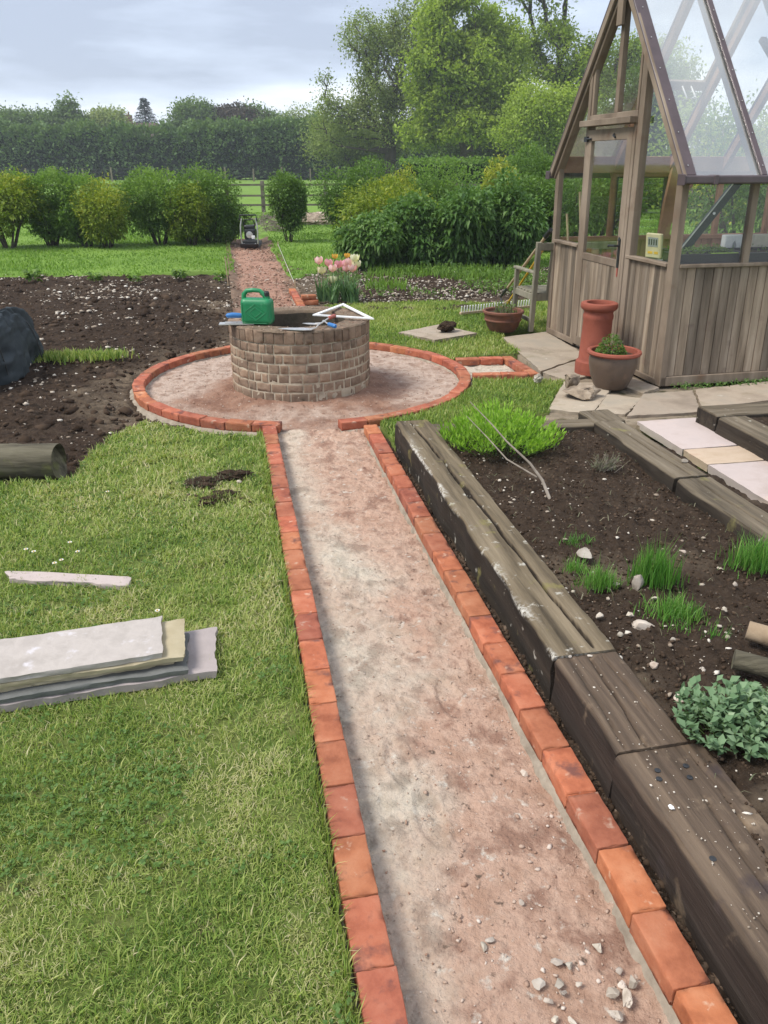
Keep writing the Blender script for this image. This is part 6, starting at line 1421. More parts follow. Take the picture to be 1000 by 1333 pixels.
# ------------------------------------------------------------------ bench and leaning tools beside the greenhouse
def bench():
    b = at(691, 432); u = np.array([gu[0], gu[1], 0]); v = np.array([gu[1], -gu[0], 0]); z = np.array([0, 0, 1.])
    o = np.array([b[0], b[1] + .02, 0]); t = thing('garden_bench', 'grey wooden garden bench seen from behind, beside the left end of the greenhouse', 'bench', tuple(o))
    L = lambda a, d, h: o + v*a + u*d + z*h            # a: along the bench, d: towards its front, h: height
    W_ = 1.15
    for a in (0, W_):
        for nm, p, q, w in (('back_post', (a, .0, 0), (a, -.05, 1.02), .055), ('front_leg', (a, .56, 0), (a, .56, .66), .05)):
            mb = MB(); mb.bar(L(*p), L(*q), w, w, (v[0], v[1], 0)); mb.build(nm, M['benchwood'], t, bevel=.004)
        mb = MB(); mb.bar(L(a, -.04, .68), L(a, .62, .675), .06, .03); mb.build('armrest', M['benchwood'], t, bevel=.006)
        mb = MB(); mb.bar(L(a, .0, .13), L(a, .56, .13), .03, .045); mb.build('side_rail', M['benchwood'], t, bevel=.003)
        mb = MB(); mb.bar(L(a, .0, .40), L(a, .56, .40), .03, .07); mb.build('seat_side', M['benchwood'], t, bevel=.003)
    mb = MB(); mb.bar(L(0, -.05, .97), L(W_, -.05, .97), .03, .085); mb.build('top_rail', M['benchwood'], t, bevel=.006)
    mb = MB(); mb.bar(L(0, .0, .40), L(W_, .0, .40), .03, .085); mb.build('back_rail', M['benchwood'], t, bevel=.004)
    mb = MB(); mb.bar(L(0, .56, .39), L(W_, .56, .39), .03, .07); mb.build('front_rail', M['benchwood'], t, bevel=.004)
    for k in range(7): mb = MB(); mb.bar(L(.17 + k*.15, -.01, .43), L(.17 + k*.15, -.048, .94), .032, .018, (u[0], u[1], 0)); mb.build('back_slat', M['benchwood'], t, bevel=.002)
    for k in range(6): mb = MB(); mb.bar(L(0, .03 + k*.1, .445), L(W_, .03 + k*.1, .445), .07, .018); mb.build('seat_slat', M['benchwood'], t, bevel=.002)
    return L
BL = bench()
def rakes():
    z = np.array([0, 0, 1.])
    a, b = at(599, 408, .03), at(690, 399, .03); d = (b - a) / np.linalg.norm(b - a)
    t = thing('hay_rake', 'wide pale wooden rake with upturned teeth, its ash handle leaning on the bench', 'rake', tuple((a + b) / 2), 'rakes leaning on the bench')
    mb = MB(); mb.bar(a, b, .045, .03); mb.build('head', M['ash'], t, bevel=.003); mb = MB()
    n = 26
    for k in range(n): c = a + (b - a) * (k + .5) / n; mb.tube([c, c + z*.095 + np.array([.0, -.02, 0])], [.011, .009], 6)
    mb.build('teeth', M['card'], t)
    m = (a + b) / 2 + d * .12; top = BL(.06, .03, .99); sh = m + (top - m) * .16
    mb = MB(); mb.tube([m - d*.28, m - d*.1 + (top - m)*.05, sh], .009, 6); mb.tube([m + d*.28, m + d*.1 + (top - m)*.05, sh], .009, 6); mb.build('brace', M['ash'], t, smooth=True)
    a1, b1 = at(648, 392, .10), BL(.05, .02, 1.0); k = a1 + (b1 - a1) * .24
    mb = MB(); mb.tube([k, b1 + (b1 - a1) * .13], .017, 10); mb.build('handle', M['ash'], t, smooth=True)
    mb = MB(); mb.tube([m + z*.01, a1 + (b1 - a1)*.08, a1 + (b1 - a1) * .14, k, k + (b1 - a1) * .03], [.008, .012, .018, .021, .019], 10); mb.build('socket', M['black'], t, smooth=True)
    mb = MB(); e = b1 + (b1 - a1) * .13; mb.tube([e - (b1 - a1) * .04, e + (b1 - a1)*.06], .024, 10); mb.build('grip', M['black'], t, smooth=True)
    p0, p1 = at(657, 401, .05), BL(.10, .06, .92)
    t = thing('yellow_rake', 'garden rake with a bright yellow handle leaning on the bench beside the wooden one', 'rake', tuple(p0), 'rakes leaning on the bench')
    mb = MB(); mb.tube([p0, p1], .014, 10); mb.build('handle', M['yellow'], t, smooth=True)
    h0, h1 = p0 + np.array([-.17, .02, -.02]), p0 + np.array([.17, -.03, -.02]); mb = MB(); mb.bar(h0, h1, .02, .02)
    for k in range(12): c = h0 + (h1 - h0) * (k + .5) / 12; mb.tube([c, c + np.array([-.02, -.05, -.02])], .003, 5)
    mb.tube([p0, p0 + (p1 - p0) * .08], .016, 8); mb.build('head', M['darkmetal'], t)
rakes()

# ------------------------------------------------------------------ far end of the garden
def compactor():
    b = at(326, 322, -.03); Y = b[1]; o = np.array([b[0], Y + .15, -.03]); t = thing('plate_compactor', 'black and silver plate compactor parked on the far earth path', 'compactor', tuple(o)); L = lambda x, y, z: o + np.array([x, y, z])
    mb = MB(); mb.prism([L(-.21, -.30, .05), L(.21, -.30, .05), L(.21, .28, .02), L(.21, .36, .10), L(-.21, .36, .10), L(-.21, .28, .02)][:0] or [L(-.22, -.32, .09), L(-.22, -.26, .0), L(-.22, .26, .0), L(-.22, .36, .12), L(-.22, .30, .12), L(-.22, .22, .04), L(-.22, -.24, .04), L(-.22, -.29, .10)], (0, 0, 0), (.44, 0, 0)); mb.build('base_plate', M['darkmetal'], t, bevel=.004)
    mb = MB(); mb.box(o[0]-.17, o[0]+.17, o[1]-.2, o[1]+.2, o[2]+.05, o[2]+.16); mb.build('exciter_housing', M['black'], t, bevel=.015)
    V, F = rrbox(L(.0, .02, .30), np.eye(3), (.27, .30, .24), .04, (8, 8, 8), .004, 9, 3); fast_mesh('engine', V, F, M['black'], t, smooth=True)
    V, F = rrbox(L(-.02, .06, .45), np.eye(3), (.26, .2, .10), .035, (8, 8, 5), .003, 9, 4); fast_mesh('fuel_tank', V, F, M['black'], t, smooth=True)
    mb = MB(); mb.lathe([(.001, -.0), (.075, 0), (.08, .02), (.001, .025)], (0, 0, 0), 20); mb.v = [tuple(L(x + .0, -.135 - z_, .29 + y)) for x, y, z_ in mb.v]; mb.build('recoil_starter', M['steel'], t, smooth=True)
    mb = MB(); mb.box(o[0]+.05, o[0]+.13, o[1]-.17, o[1]-.12, o[2]+.19, o[2]+.27); mb.build('air_filter', M['white'], t, bevel=.01)
    for s in (-1, 1):
        mb = MB(); mb.lathe([(.001, -.02), (.026, -.02), (.026, .02), (.001, .02)], (0, 0, 0), 14); mb.v = [tuple(L(s*.14 + x, -.22 + z_, .07 + y)) for x, y, z_ in mb.v]; mb.build('rubber_mount', M['white'], t, smooth=True)
        mb = MB(); mb.tube([L(s*.19, -.16, .06), L(s*.205, -.18, .30), L(s*.20, -.16, .50), L(s*.165, -.14, .66)], .018, 8); mb.build('frame_tube', M['steel'], t, smooth=True)
    mb = MB(); mb.tube([L(-.215, -.20, .62), L(-.19, -.20, .74), L(.19, -.20, .74), L(.215, -.20, .60)], .018, 8); mb.build('lifting_handle', M['darkmetal'], t, smooth=True)
    mb = MB(); mb.tube([L(-.15, -.1, .50), L(-.10, -.13, .63), L(.10, -.13, .63), L(.15, -.1, .50)], .016, 8); mb.build('guard_bar', M['black'], t, smooth=True)
compactor()
def far_bits():
    # tan boarded end beside the hedge
    a = atY(304, 318, 21.6); t = thing('fence_panel', 'tan wooden fence panel end on beside the dark hedge bush', 'fence panel', (a[0], 21.6, 0)); d = np.array([-.20, .98, 0])
    for k in range(9):
        p = np.array([a[0] + .05, 21.0, 0]) + d * .11 * k; mb = MB(); h = 1.22 + .03 * math.sin(k * 5); q = np.array([d[0], d[1], 0])*.049; n = np.array([d[1], -d[0], 0])*.011
        mb.prism([p - q, p + q, p + q + [0,0,h-.06], p + [0,0,h], p - q + [0,0,h-.06]], n, -n); mb.build('board', M['postwood'], t)
    mb = MB(); mb.bar(np.array([a[0]+.07, 20.93, 0]), np.array([a[0]+.07, 20.93, 1.32]), .085, .085, (1, 0, 0)); mb.build('post', M['postwood'], t, bevel=.006)
    # post and rail fence
    t = thing('rail_fence', 'dark post and rail fence between the garden and the meadow', 'fence', (-5, 34.4, 0)); Y = 34.4
    for i in range(-6, 7):
        x = atY(342, 250, Y)[0] + i * 2.6
        V, F = rrbox((x, Y, .56), np.eye(3), (.15, .15, 1.24), .012, (3, 3, 8), .008, 6, 20 + i); fast_mesh('post', V, F, M['railwood'], t, smooth=False)
    for z0 in (1.03, .62, .26):
        mb = MB()
        for i in range(-6, 6):
            x = atY(342, 250, Y)[0] + i * 2.6; mb.bar((x, Y - .08, z0 + .02*math.sin(i*7)), (x + 2.6, Y - .08, z0 + .02*math.sin(i*7 + 7)), .035, .075)
        mb.build('rail', M['railwood'], t)
    # far wire fence below the hedgerow
    Y = 100.; t = thing('wire_fence', 'far wire fence with thin posts at the foot of the hedgerow', 'fence', (-15, Y, 0))
    for i, px in enumerate(range(-40, 760, 37)):
        x = atY(px, 225, Y)[0]; mb = MB(); mb.bar((x, Y, -.2), (x, Y, 1.35 + .1*math.sin(i*3)), .16, .16, (1, 0, 0)); mb.build('post', M['postwood'], t)
    for z0 in (.45, .85, 1.2): mb = MB(); mb.tube([(atY(-40, 225, Y)[0], Y, z0), (atY(730, 225, Y)[0], Y, z0)], .012, 4); mb.build('wire', M['darkmetal'], t)
    # brush heap, rubble heap
    rg = np.random.default_rng(5); c = at(356, 300, 0); t = thing('brush_heap', 'heap of dry cut twigs behind the compactor', 'brush heap', (c[0], c[1], -.05)); mb = MB()
    for i in range(170):
        p = c + np.array([rg.normal(0, .28), rg.normal(0, .3), rg.uniform(.0, .42)]); dv = rg.normal(0, 1, 3) * [1, 1, .45]; dv /= np.linalg.norm(dv); L = rg.uniform(.25, .6); mb.tube([p - dv*L/2, p + rg.normal(0, .02, 3), p + dv*L/2], [.008, .007, .003], 4)
    mb.build('twigs', M['twig'], t)
    c = at(415, 291, 0); o = stone('rubble_heap', 'low heap of soil and rubble in front of the far shrubs', 'heap', (c[0], c[1], -.15), (2.2, 1.2, .55), M['rock'], 391, None, .1, .2, .3, 1.4)
    rgp = np.random.default_rng(2); n = 260; a = rgp.uniform(0, 2*math.pi, n); r = np.sqrt(rgp.uniform(0, 1, n)); P = np.stack([c[0] + 1.05*r*np.cos(a), c[1] + .6*r*np.sin(a), .06 + .26*(1 - r*r)], 1); pebbles('rubble', P, .02 + .06*rgp.uniform(0, 1, n)**2, rgp, M['pebble'], parent=o)
    # marking stakes and string line
    for px, py0, py1, lb in ((297, 369, 334, 'thin pale marker stick at the corner of the vegetable bed, left of two'), (300, 354, 336, 'thinner tan marker stick just behind the pale one')):
        p = at(px, py0); q = atY(px - 4, py1, p[1]); mb = MB(); mb.tube([p - [0, 0, .05], q], .009 if px == 297 else .007, 6); props(mb.build('marker_stick', M['ash'], None), lb, 'stick', 'marker sticks')
    a, b = at(384, 370, .06), at(362, 318, .06); mb = MB(); mb.tube([a, (a + b)/2 - [0, 0, .01], b], .005, 5); props(mb.build('string_line', M['string'], None), 'pale string line stretched along the right edge of the far earth path', 'string')
    for p, lb in ((a, 'short wooden peg holding the near end of the string line'), (b, 'short wooden peg holding the far end of the string line')):
        mb = MB(); mb.bar(p - [0, 0, .2], p + [0, 0, .06], .025, .025, (1, 0, 0)); props(mb.build('wooden_peg', M['ash'], None), lb, 'peg', 'string line pegs')
far_bits()

# ------------------------------------------------------------------ shrubs and hedge bushes
def bush(name, label, cat, c, rx, ry, z0, z1, n, size, mat, seed, group=None, lobes=7, stems=6, vase=.5, width=.5, droop=.2, shell=.35, parts='foliage', z_base=0., tb=0.):
    rg = np.random.default_rng(seed); t = thing(name, label, cat, (c[0], c[1], z_base), group); H = z1 - z0
    Lc = []
    for k in range(lobes):
        a = rg.uniform(0, 2*math.pi); r = math.sqrt(rg.uniform(0, 1)) * .62; f = rg.uniform(.14, .80); w = (vase + (1 - vase) * min(1, f * 1.9))
        Lc.append((c[0] + r*rx*math.cos(a)*w, c[1] + r*ry*math.sin(a)*w, z0 + H*f, rx*rg.uniform(.42, .62)*w, ry*rg.uniform(.42, .62)*w, H*rg.uniform(.24, .34)))
    Lc.append((c[0], c[1], z0 + H*.55, rx*.75, ry*.75, H*.45)); Lc.append((c[0], c[1], z0 + H*.28, rx*(.35 + .4*vase), ry*(.35 + .4*vase), H*.28))
    Lc = np.array(Lc); vol = Lc[:, 3]*Lc[:, 4] + .0; idx = rg.choice(len(Lc), n, p=vol/vol.sum())
    d = rg.normal(0, 1, (n, 3)); d /= np.linalg.norm(d, axis=1, keepdims=True); r = 1 - shell * rg.uniform(0, 1, n)**1.5 + rg.normal(0, .05, n)
    P = Lc[idx, :3] + d * r[:, None] * Lc[idx, 3:]; P += fbm(P, 2.2/ max(rx, .3), 3, seed)[:, None] * d * .22 * min(rx, 1.2); P += (rg.uniform(0, 1, n)**6)[:, None] * np.array([0, 0, .16]) * (d[:, 2:] > .2)
    keep = (fbm(P, 3.2/max(rx, .3), 3, seed + 2) > -.75) & (P[:, 2] > z0 - .02); P, d = P[keep], d[keep]; m = len(P)
    D = d * .8 + rg.normal(0, .55, (m, 3)) + np.array([0, 0, .25])
    cl = fbm(P, 4.5/max(rx, .3), 3, seed + 5) * .22
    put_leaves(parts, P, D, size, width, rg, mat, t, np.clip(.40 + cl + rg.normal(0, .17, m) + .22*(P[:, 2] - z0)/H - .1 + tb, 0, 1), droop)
    if stems:
        mb = MB()
        for k in range(stems):
            a = 2*math.pi*k/stems + rg.uniform(-.3, .3); b0 = np.array([c[0] + .10*rx*math.cos(a), c[1] + .10*ry*math.sin(a), z_base - .03]); e = np.array([c[0] + .6*rx*math.cos(a), c[1] + .6*ry*math.sin(a), z0 + H*.6])
            mb.tube([b0, b0*.6 + e*.4 + np.append(rg.normal(0, .03, 2), .08), e], [.028*max(.5, rx), .02*max(.5, rx), .007], 6)
        mb.build('stems', M['bark'], t)
    return t
def bush_px(name, label, x0, x1, yt, Y, mat, seed, n, size, group=None, z0=.25, depth=.8, cat='bush', **kw):
    xm = (x0 + x1) / 2; a, b = atY(x0, yt + 40, Y), atY(x1, yt + 40, Y); top = atY(xm, yt, Y)[2]
    return bush(name, label, cat, (float((a[0] + b[0])/2), Y), float((b[0] - a[0])/2) * (1.58 if name == 'hedge_bush' else 1.3), depth, z0, float(top), int(n * 2.4), size, mat, seed, group, **kw)
HB = 'clipped bushes left of the far path'
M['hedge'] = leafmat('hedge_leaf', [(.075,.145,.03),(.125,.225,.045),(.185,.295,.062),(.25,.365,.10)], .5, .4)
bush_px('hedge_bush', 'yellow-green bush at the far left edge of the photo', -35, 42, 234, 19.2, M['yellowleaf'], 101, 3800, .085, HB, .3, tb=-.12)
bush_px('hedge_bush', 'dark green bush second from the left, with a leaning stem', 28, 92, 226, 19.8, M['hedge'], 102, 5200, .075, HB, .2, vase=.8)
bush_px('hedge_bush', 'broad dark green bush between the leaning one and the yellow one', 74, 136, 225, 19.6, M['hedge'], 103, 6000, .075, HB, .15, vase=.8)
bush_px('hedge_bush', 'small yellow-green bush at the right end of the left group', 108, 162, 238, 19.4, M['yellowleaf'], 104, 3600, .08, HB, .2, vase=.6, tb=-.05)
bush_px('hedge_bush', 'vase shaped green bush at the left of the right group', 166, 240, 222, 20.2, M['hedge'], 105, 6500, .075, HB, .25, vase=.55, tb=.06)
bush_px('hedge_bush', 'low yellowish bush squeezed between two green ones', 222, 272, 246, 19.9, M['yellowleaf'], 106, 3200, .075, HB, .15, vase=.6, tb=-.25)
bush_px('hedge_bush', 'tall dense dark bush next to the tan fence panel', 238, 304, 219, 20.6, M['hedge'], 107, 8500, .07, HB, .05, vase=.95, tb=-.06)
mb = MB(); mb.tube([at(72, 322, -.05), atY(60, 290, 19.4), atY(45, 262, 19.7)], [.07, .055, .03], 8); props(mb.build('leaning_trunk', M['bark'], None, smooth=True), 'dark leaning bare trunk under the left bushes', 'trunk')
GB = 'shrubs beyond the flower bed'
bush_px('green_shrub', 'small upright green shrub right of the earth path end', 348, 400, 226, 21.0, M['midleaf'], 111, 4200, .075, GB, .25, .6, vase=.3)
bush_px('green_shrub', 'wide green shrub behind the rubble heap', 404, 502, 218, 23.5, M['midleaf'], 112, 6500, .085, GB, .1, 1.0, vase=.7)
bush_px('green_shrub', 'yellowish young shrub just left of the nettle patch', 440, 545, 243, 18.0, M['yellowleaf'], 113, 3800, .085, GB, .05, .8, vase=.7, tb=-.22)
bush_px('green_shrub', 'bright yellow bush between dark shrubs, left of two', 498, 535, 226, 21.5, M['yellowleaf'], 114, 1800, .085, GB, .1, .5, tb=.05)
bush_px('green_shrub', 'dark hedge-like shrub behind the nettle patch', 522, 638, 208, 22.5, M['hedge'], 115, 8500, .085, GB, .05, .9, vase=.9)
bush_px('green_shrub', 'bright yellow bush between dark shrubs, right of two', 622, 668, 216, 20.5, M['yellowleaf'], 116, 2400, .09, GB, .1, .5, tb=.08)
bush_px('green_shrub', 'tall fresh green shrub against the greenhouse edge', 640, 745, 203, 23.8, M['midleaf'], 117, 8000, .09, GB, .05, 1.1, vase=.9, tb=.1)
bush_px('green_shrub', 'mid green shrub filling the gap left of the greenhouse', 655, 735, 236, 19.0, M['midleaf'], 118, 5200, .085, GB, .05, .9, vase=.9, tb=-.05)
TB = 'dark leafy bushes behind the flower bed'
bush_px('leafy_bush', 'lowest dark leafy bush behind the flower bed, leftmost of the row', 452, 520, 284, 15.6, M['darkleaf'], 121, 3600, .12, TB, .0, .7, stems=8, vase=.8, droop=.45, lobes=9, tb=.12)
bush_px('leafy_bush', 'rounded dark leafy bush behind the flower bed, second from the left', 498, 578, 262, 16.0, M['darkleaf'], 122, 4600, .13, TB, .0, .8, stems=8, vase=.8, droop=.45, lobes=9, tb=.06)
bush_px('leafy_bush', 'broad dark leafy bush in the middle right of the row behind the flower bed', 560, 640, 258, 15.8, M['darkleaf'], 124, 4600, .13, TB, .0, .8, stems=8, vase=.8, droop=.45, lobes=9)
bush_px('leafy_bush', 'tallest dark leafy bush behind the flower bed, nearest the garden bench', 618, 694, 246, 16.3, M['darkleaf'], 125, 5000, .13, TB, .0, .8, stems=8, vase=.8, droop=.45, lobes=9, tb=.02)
bush_px('light_sprays', 'pale green sprays of young leaves rising over the left half of the thicket', 440, 560, 254, 16.8, M['yellowleaf'], 123, 1700, .10, None, .5, .6, 'shrub', stems=8, tb=-.15, shell=.5)
# behind the greenhouse
for i, (x, y, rx, z1, m, lb) in enumerate(((4.6, 15.6, 1.5, 2.0, 'midleaf', 'green bush seen through the left greenhouse panes'), (7.4, 14.2, 1.7, 2.4, 'midleaf', 'green bush seen through the greenhouse louvres'), (10.2, 12.6, 1.8, 2.6, 'yellowleaf', 'pale bush seen through the near greenhouse window'), (12.6, 10.6, 1.7, 2.4, 'midleaf', 'green bush behind the far right corner of the greenhouse'))):
    bush('green_shrub', lb, 'bush', (x, y + 2.5), rx, 1.2, .25, z1, 5200, .11, M[m], 131 + i, 'bushes behind the greenhouse', tb=-.1 if m == 'yellowleaf' else 0)
# weeds in the flower bed, seedlings in the vegetable bed
def weeds():
    rg = np.random.default_rng(71); n = 2600; Q = np.stack([rg.uniform(-.3, 2.9, n), rg.uniform(12.6, 15.2, n)], 1); k = (fbm(Q, 1.3, 3, 72) + .25*sstep(Q[:, 1], 13, 14.6) > .05); Q = Q[k]
    V, F, t = blades(np.c_[Q, np.full(len(Q), -.02)], np.full(len(Q), .17), np.full(len(Q), .02), rg, (.1, .8)); props(fast_mesh('bed_weeds', V, F, M['fargrass'], tint=t*.7), kind='stuff')
    n = 8000; Q = np.stack([rg.uniform(-1.0, 3.6, n), rg.uniform(11.9, 15.2, n)], 1); Q = Q[fbm(Q, 1.1, 4, 74) + .3*sstep(Q[:, 1], 13, 14.8) > .22]; P = np.c_[Q, rg.uniform(.0, .12, len(Q))]
    V, F = leaf_tris(P, rg.normal(0, 1, (len(P), 3)) + [0, 0, .5], .065, .5, rg); props(fast_mesh('bed_weeds', V, F, M['midleaf'], tint=np.repeat(np.clip(rg.normal(.55, .2, len(P)), 0, 1), 4)), kind='stuff')
    # rough grass strip across the vegetable bed and weeds at its edge
    a, b = at(62, 462), at(158, 461); n = 1500; f = rg.uniform(0, 1, n); Q = a[:2] + (b - a)[:2]*f[:, None] + rg.normal(0, .07, (n, 2)); Q = np.concatenate([Q, at(60, 466)[:2] + rg.normal(0, 1, (500, 2))*[.35, .08] - [.3, 0]])
    V, F, t = blades(np.c_[Q, np.full(len(Q), -.03)], np.full(len(Q), .085), np.full(len(Q), .010), rg, (.2, 1.)); props(fast_mesh('grass_strip', V, F, M['grass'], tint=t*.8), kind='stuff')
    for k, (x, y, s, lb) in enumerate(((234, 363, .16, 'young leafy seedling at the far edge of the vegetable bed, left of two'), (286, 366, .14, 'young leafy seedling near the marker sticks'), (44, 366, .18, 'low weed clump at the far left of the vegetable bed'), (125, 366, .14, 'pale weed at the far edge of the vegetable bed, left of centre'), (176, 368, .13, 'flat weed at the far edge of the vegetable bed, in the middle'))):
        p = at(x, y); t = thing('seedling', lb, 'plant', tuple(p), 'young plants in the vegetable bed'); m = 46; th = rg.uniform(0, 2*math.pi, m); P = p + np.stack([np.cos(th)*s*.3, np.sin(th)*s*.3, rg.uniform(0, s*.8, m)], 1)
        put_leaves('leaves', P, np.stack([np.cos(th), np.sin(th), rg.uniform(.1, 1, m)], 1), s*.75, .6, rg, M['midleaf'], t, rg.normal(.65, .2, m))
    n = 700; Q = np.stack([rg.uniform(.1, 2.2, n), rg.uniform(.02, .13, n)], 1); P = np.array([gw(x, -y, .0) for x, y in Q]); P[:, 2] = rg.uniform(-.01, .03, n); V, F = leaf_tris(P, rg.normal(0, 1, (n, 3)) + [0, 0, .3], .025, .6, rg); props(fast_mesh('wall_foot_weeds', V, F, M['darkleaf'], tint=np.repeat(rg.uniform(.1, .9, n), 4)), kind='stuff')
weeds()

# ------------------------------------------------------------------ trees
def tree(name, label, base, H, crown, seed, mat, N=420, leaves=26, size=.28, trunk_r=.35, fork=.22, group=None, cat='tree', spread=.55, tb=0., clump=.75, gap=-.2, bark='bark', width=.6):
    """crown: list of lobes (dx, dy, z, rx, ry, rz); a limb skeleton grown towards points spread through the lobes"""
    rg = np.random.default_rng(seed); t = thing(name, label, cat, tuple(base), group); base = np.array(base, float); C_ = np.array(crown, float); vol = C_[:, 3]*C_[:, 4]*C_[:, 5]; idx = rg.choice(len(C_), N*2, p=vol/vol.sum())
    d = rg.normal(0, 1, (N*2, 3)); d /= np.linalg.norm(d, axis=1, keepdims=True); r = rg.uniform(.15, 1, N*2)**.45; T = base + C_[idx, :3] + d*r[:, None]*C_[idx, 3:]
    T = T[fbm(T, 1.6/np.mean(C_[:, 3]), 3, seed) > gap][:N]
    nodes = [base + np.array([0, 0, H*fork*f]) + np.append(rg.normal(0, trunk_r*.25, 2), 0)*f for f in np.linspace(0, 1, 5)]; par = [-1, 0, 1, 2, 3]; ln = [0., 0, 0, 0, 0]
    o = np.argsort(np.linalg.norm(T - nodes[-1], axis=1)); nd = np.zeros((5 + 2*len(T), 3)); nd[:5] = nodes; cnt = 5; pl = np.zeros(5 + 2*len(T)); dead = np.zeros(len(pl), bool); dead[:3] = True
    for q in T[o]:
        D = np.linalg.norm(nd[:cnt] - q, axis=1); cost = D + .35*pl[:cnt] + 1e6*dead[:cnt] + 2*np.clip(nd[:cnt, 2] - q[2], 0, None); j = int(np.argmin(cost)); m = (nd[j]*.5 + q*.5) + rg.normal(0, .06, 3)*D[j] + np.array([0, 0, .07*D[j]])
        nd[cnt] = m; par.append(j); pl[cnt] = pl[j] + D[j]/2; nd[cnt+1] = q; par.append(cnt); pl[cnt+1] = pl[j] + D[j]; cnt += 2
    w = np.ones(cnt); 
    for i in range(cnt - 1, 0, -1):
        if par[i] >= 0: w[par[i]] += w[i]
    rad = trunk_r * (w / w[0])**.47; rad = np.maximum(rad, .012 * H/14)
    rad[0] *= 1.25
    V = []; F = []; n = 6; A = np.arange(n) * 2*math.pi/n; b = 0
    for i in range(1, cnt):
        p, q = nd[par[i]], nd[i]; dv = q - p; L = np.linalg.norm(dv)
        if L < 1e-6: continue
        fr = frame(dv, (0.13, 0.07, 1) if abs(dv[2]/L) < .95 else (1, 0, 0)); r0 = min(rad[par[i]], rad[i]*1.6) if par[i] > 3 else rad[par[i]]; r1 = rad[i]
        c, s = np.cos(A)[:, None], np.sin(A)[:, None]; V.append(p + (fr[:, 1]*c + fr[:, 2]*s)*r0); V.append(q + (fr[:, 1]*c + fr[:, 2]*s)*r1); F += [(b+k, b+(k+1)%n, b+n+(k+1)%n, b+n+k) for k in range(n)]; b += 2*n
    fast_mesh('trunk', np.concatenate(V), np.array(F), M[bark], t, smooth=True)
    if leaves:
        tips = nd[5:cnt]; m = len(tips)*leaves; k = np.repeat(np.arange(len(tips)), leaves); P = tips[k] + rg.normal(0, 1, (m, 3)) * clump * np.array([1, 1, .7]); D = rg.normal(0, 1, (m, 3)) + [0, 0, .25]
        tc_ = rg.normal(.45, .20, len(tips))[k]; put_leaves('crown', P, D, size, width, rg, mat, t, np.clip(tc_ + rg.normal(0, .15, m) + tb, 0, 1), .1)
    return t
M['oakleaf'] = leafmat('oak_leaf', [(.16,.22,.035),(.245,.33,.05),(.32,.42,.07),(.40,.50,.11)], .6, .45)
M['paleoak'] = leafmat('pale_oak_leaf', [(.14,.19,.055),(.20,.26,.08),(.26,.32,.11),(.33,.38,.16)], .6, .42)
M['firleaf'] = leafmat('fir_leaf', [(.012,.028,.022),(.022,.045,.036),(.035,.065,.05)], .6, .1)
M['fartree'] = leafmat('far_tree_leaf', [(.075,.13,.04),(.12,.19,.055),(.17,.25,.08)], .6, .35)
M['copper'] = leafmat('copper_leaf', [(.05,.04,.03),(.08,.065,.045),(.11,.085,.055)], .6, .2)
def g(px, Y, z=-.15): p = atY(px, 220, Y); return (float(p[0]), Y, z)
def lobes(spec, px, Y, kx=1.):
    """spec: rows (x px, y px, half width px, half height px); distances turned into metres at Y"""
    b = g(px, Y); L = []; rg = np.random.default_rng(int(px) + 5)
    for x, y, hw, hh in spec:
        c = atY(x, y, Y); e = atY(x + hw, y, Y); f = atY(x, y - hh, Y); rx = float(e[0] - c[0]); L.append((float(c[0]) - b[0], rg.uniform(-.25, .25)*rx, float(c[2]) - b[2], rx, rx*.9, float(f[2] - c[2])))
    return L
OK_ = 'large oaks beyond the garden'
tree('oak_tree', 'pale half-leafed oak with visible branches, left of the big green oak', g(508, 84), 22, lobes([(500,95,52,62),(455,120,38,48),(545,50,50,50),(480,55,42,42),(440,165,40,34),(510,150,55,42),(575,110,40,60)], 508, 84), 201, M['paleoak'], 760, 22, .27, .62, .2, OK_, clump=.5, gap=-.35)
tree('oak_tree', 'big fresh green oak in the middle of the tree group', g(603, 74), 20, lobes([(600,85,68,58),(565,140,50,42),(640,120,48,52),(600,30,58,46),(650,55,40,42),(545,165,34,26),(620,165,55,30)], 603, 74), 202, M['oakleaf'], 900, 42, .34, .62, .19, OK_, clump=.46, gap=-.12, tb=.02)
tree('oak_tree', 'airy oak with open branches behind the greenhouse roof', g(728, 80), 24, lobes([(725,75,56,46),(690,40,50,46),(765,105,46,40),(800,80,46,40),(700,-25,60,36),(850,90,50,46)], 728, 80), 203, M['oakleaf'], 560, 24, .32, .6, .24, OK_, clump=.46, gap=-.08, tb=.0)
tree('small_tree', 'yellow-green young tree in front of the airy oak trunk', g(722, 66), 9, lobes([(705,145,40,36),(735,165,45,30),(680,170,34,26),(755,140,34,36)], 722, 66), 204, M['oakleaf'], 300, 46, .24, .28, .2, 'smaller trees under the oaks', clump=.6, gap=-.6, tb=.1)
tree('small_tree', 'dull olive scrub tree under the pale oak', g(455, 90), 8, lobes([(440,185,40,24),(480,190,40,20),(505,180,36,24)], 455, 90), 205, M['paleoak'], 220, 34, .28, .25, .2, 'smaller trees under the oaks', clump=.8, gap=-.7, tb=-.1)
tree('small_tree', 'dark green scrub tree under the big oak', g(660, 82), 8, lobes([(640,190,48,22),(690,192,40,22),(600,192,40,20)], 660, 82), 206, M['fartree'], 260, 40, .27, .25, .2, 'smaller trees under the oaks', clump=.7, gap=-.7)
tree('small_tree', 'tree glimpsed through the near greenhouse window', g(965, 30), 7, lobes([(960,215,45,70),(900,200,45,60),(1030,190,60,80)], 965, 30), 207, M['oakleaf'], 240, 36, .17, .14, .2, 'trees behind the greenhouse', clump=.45, gap=-.4)
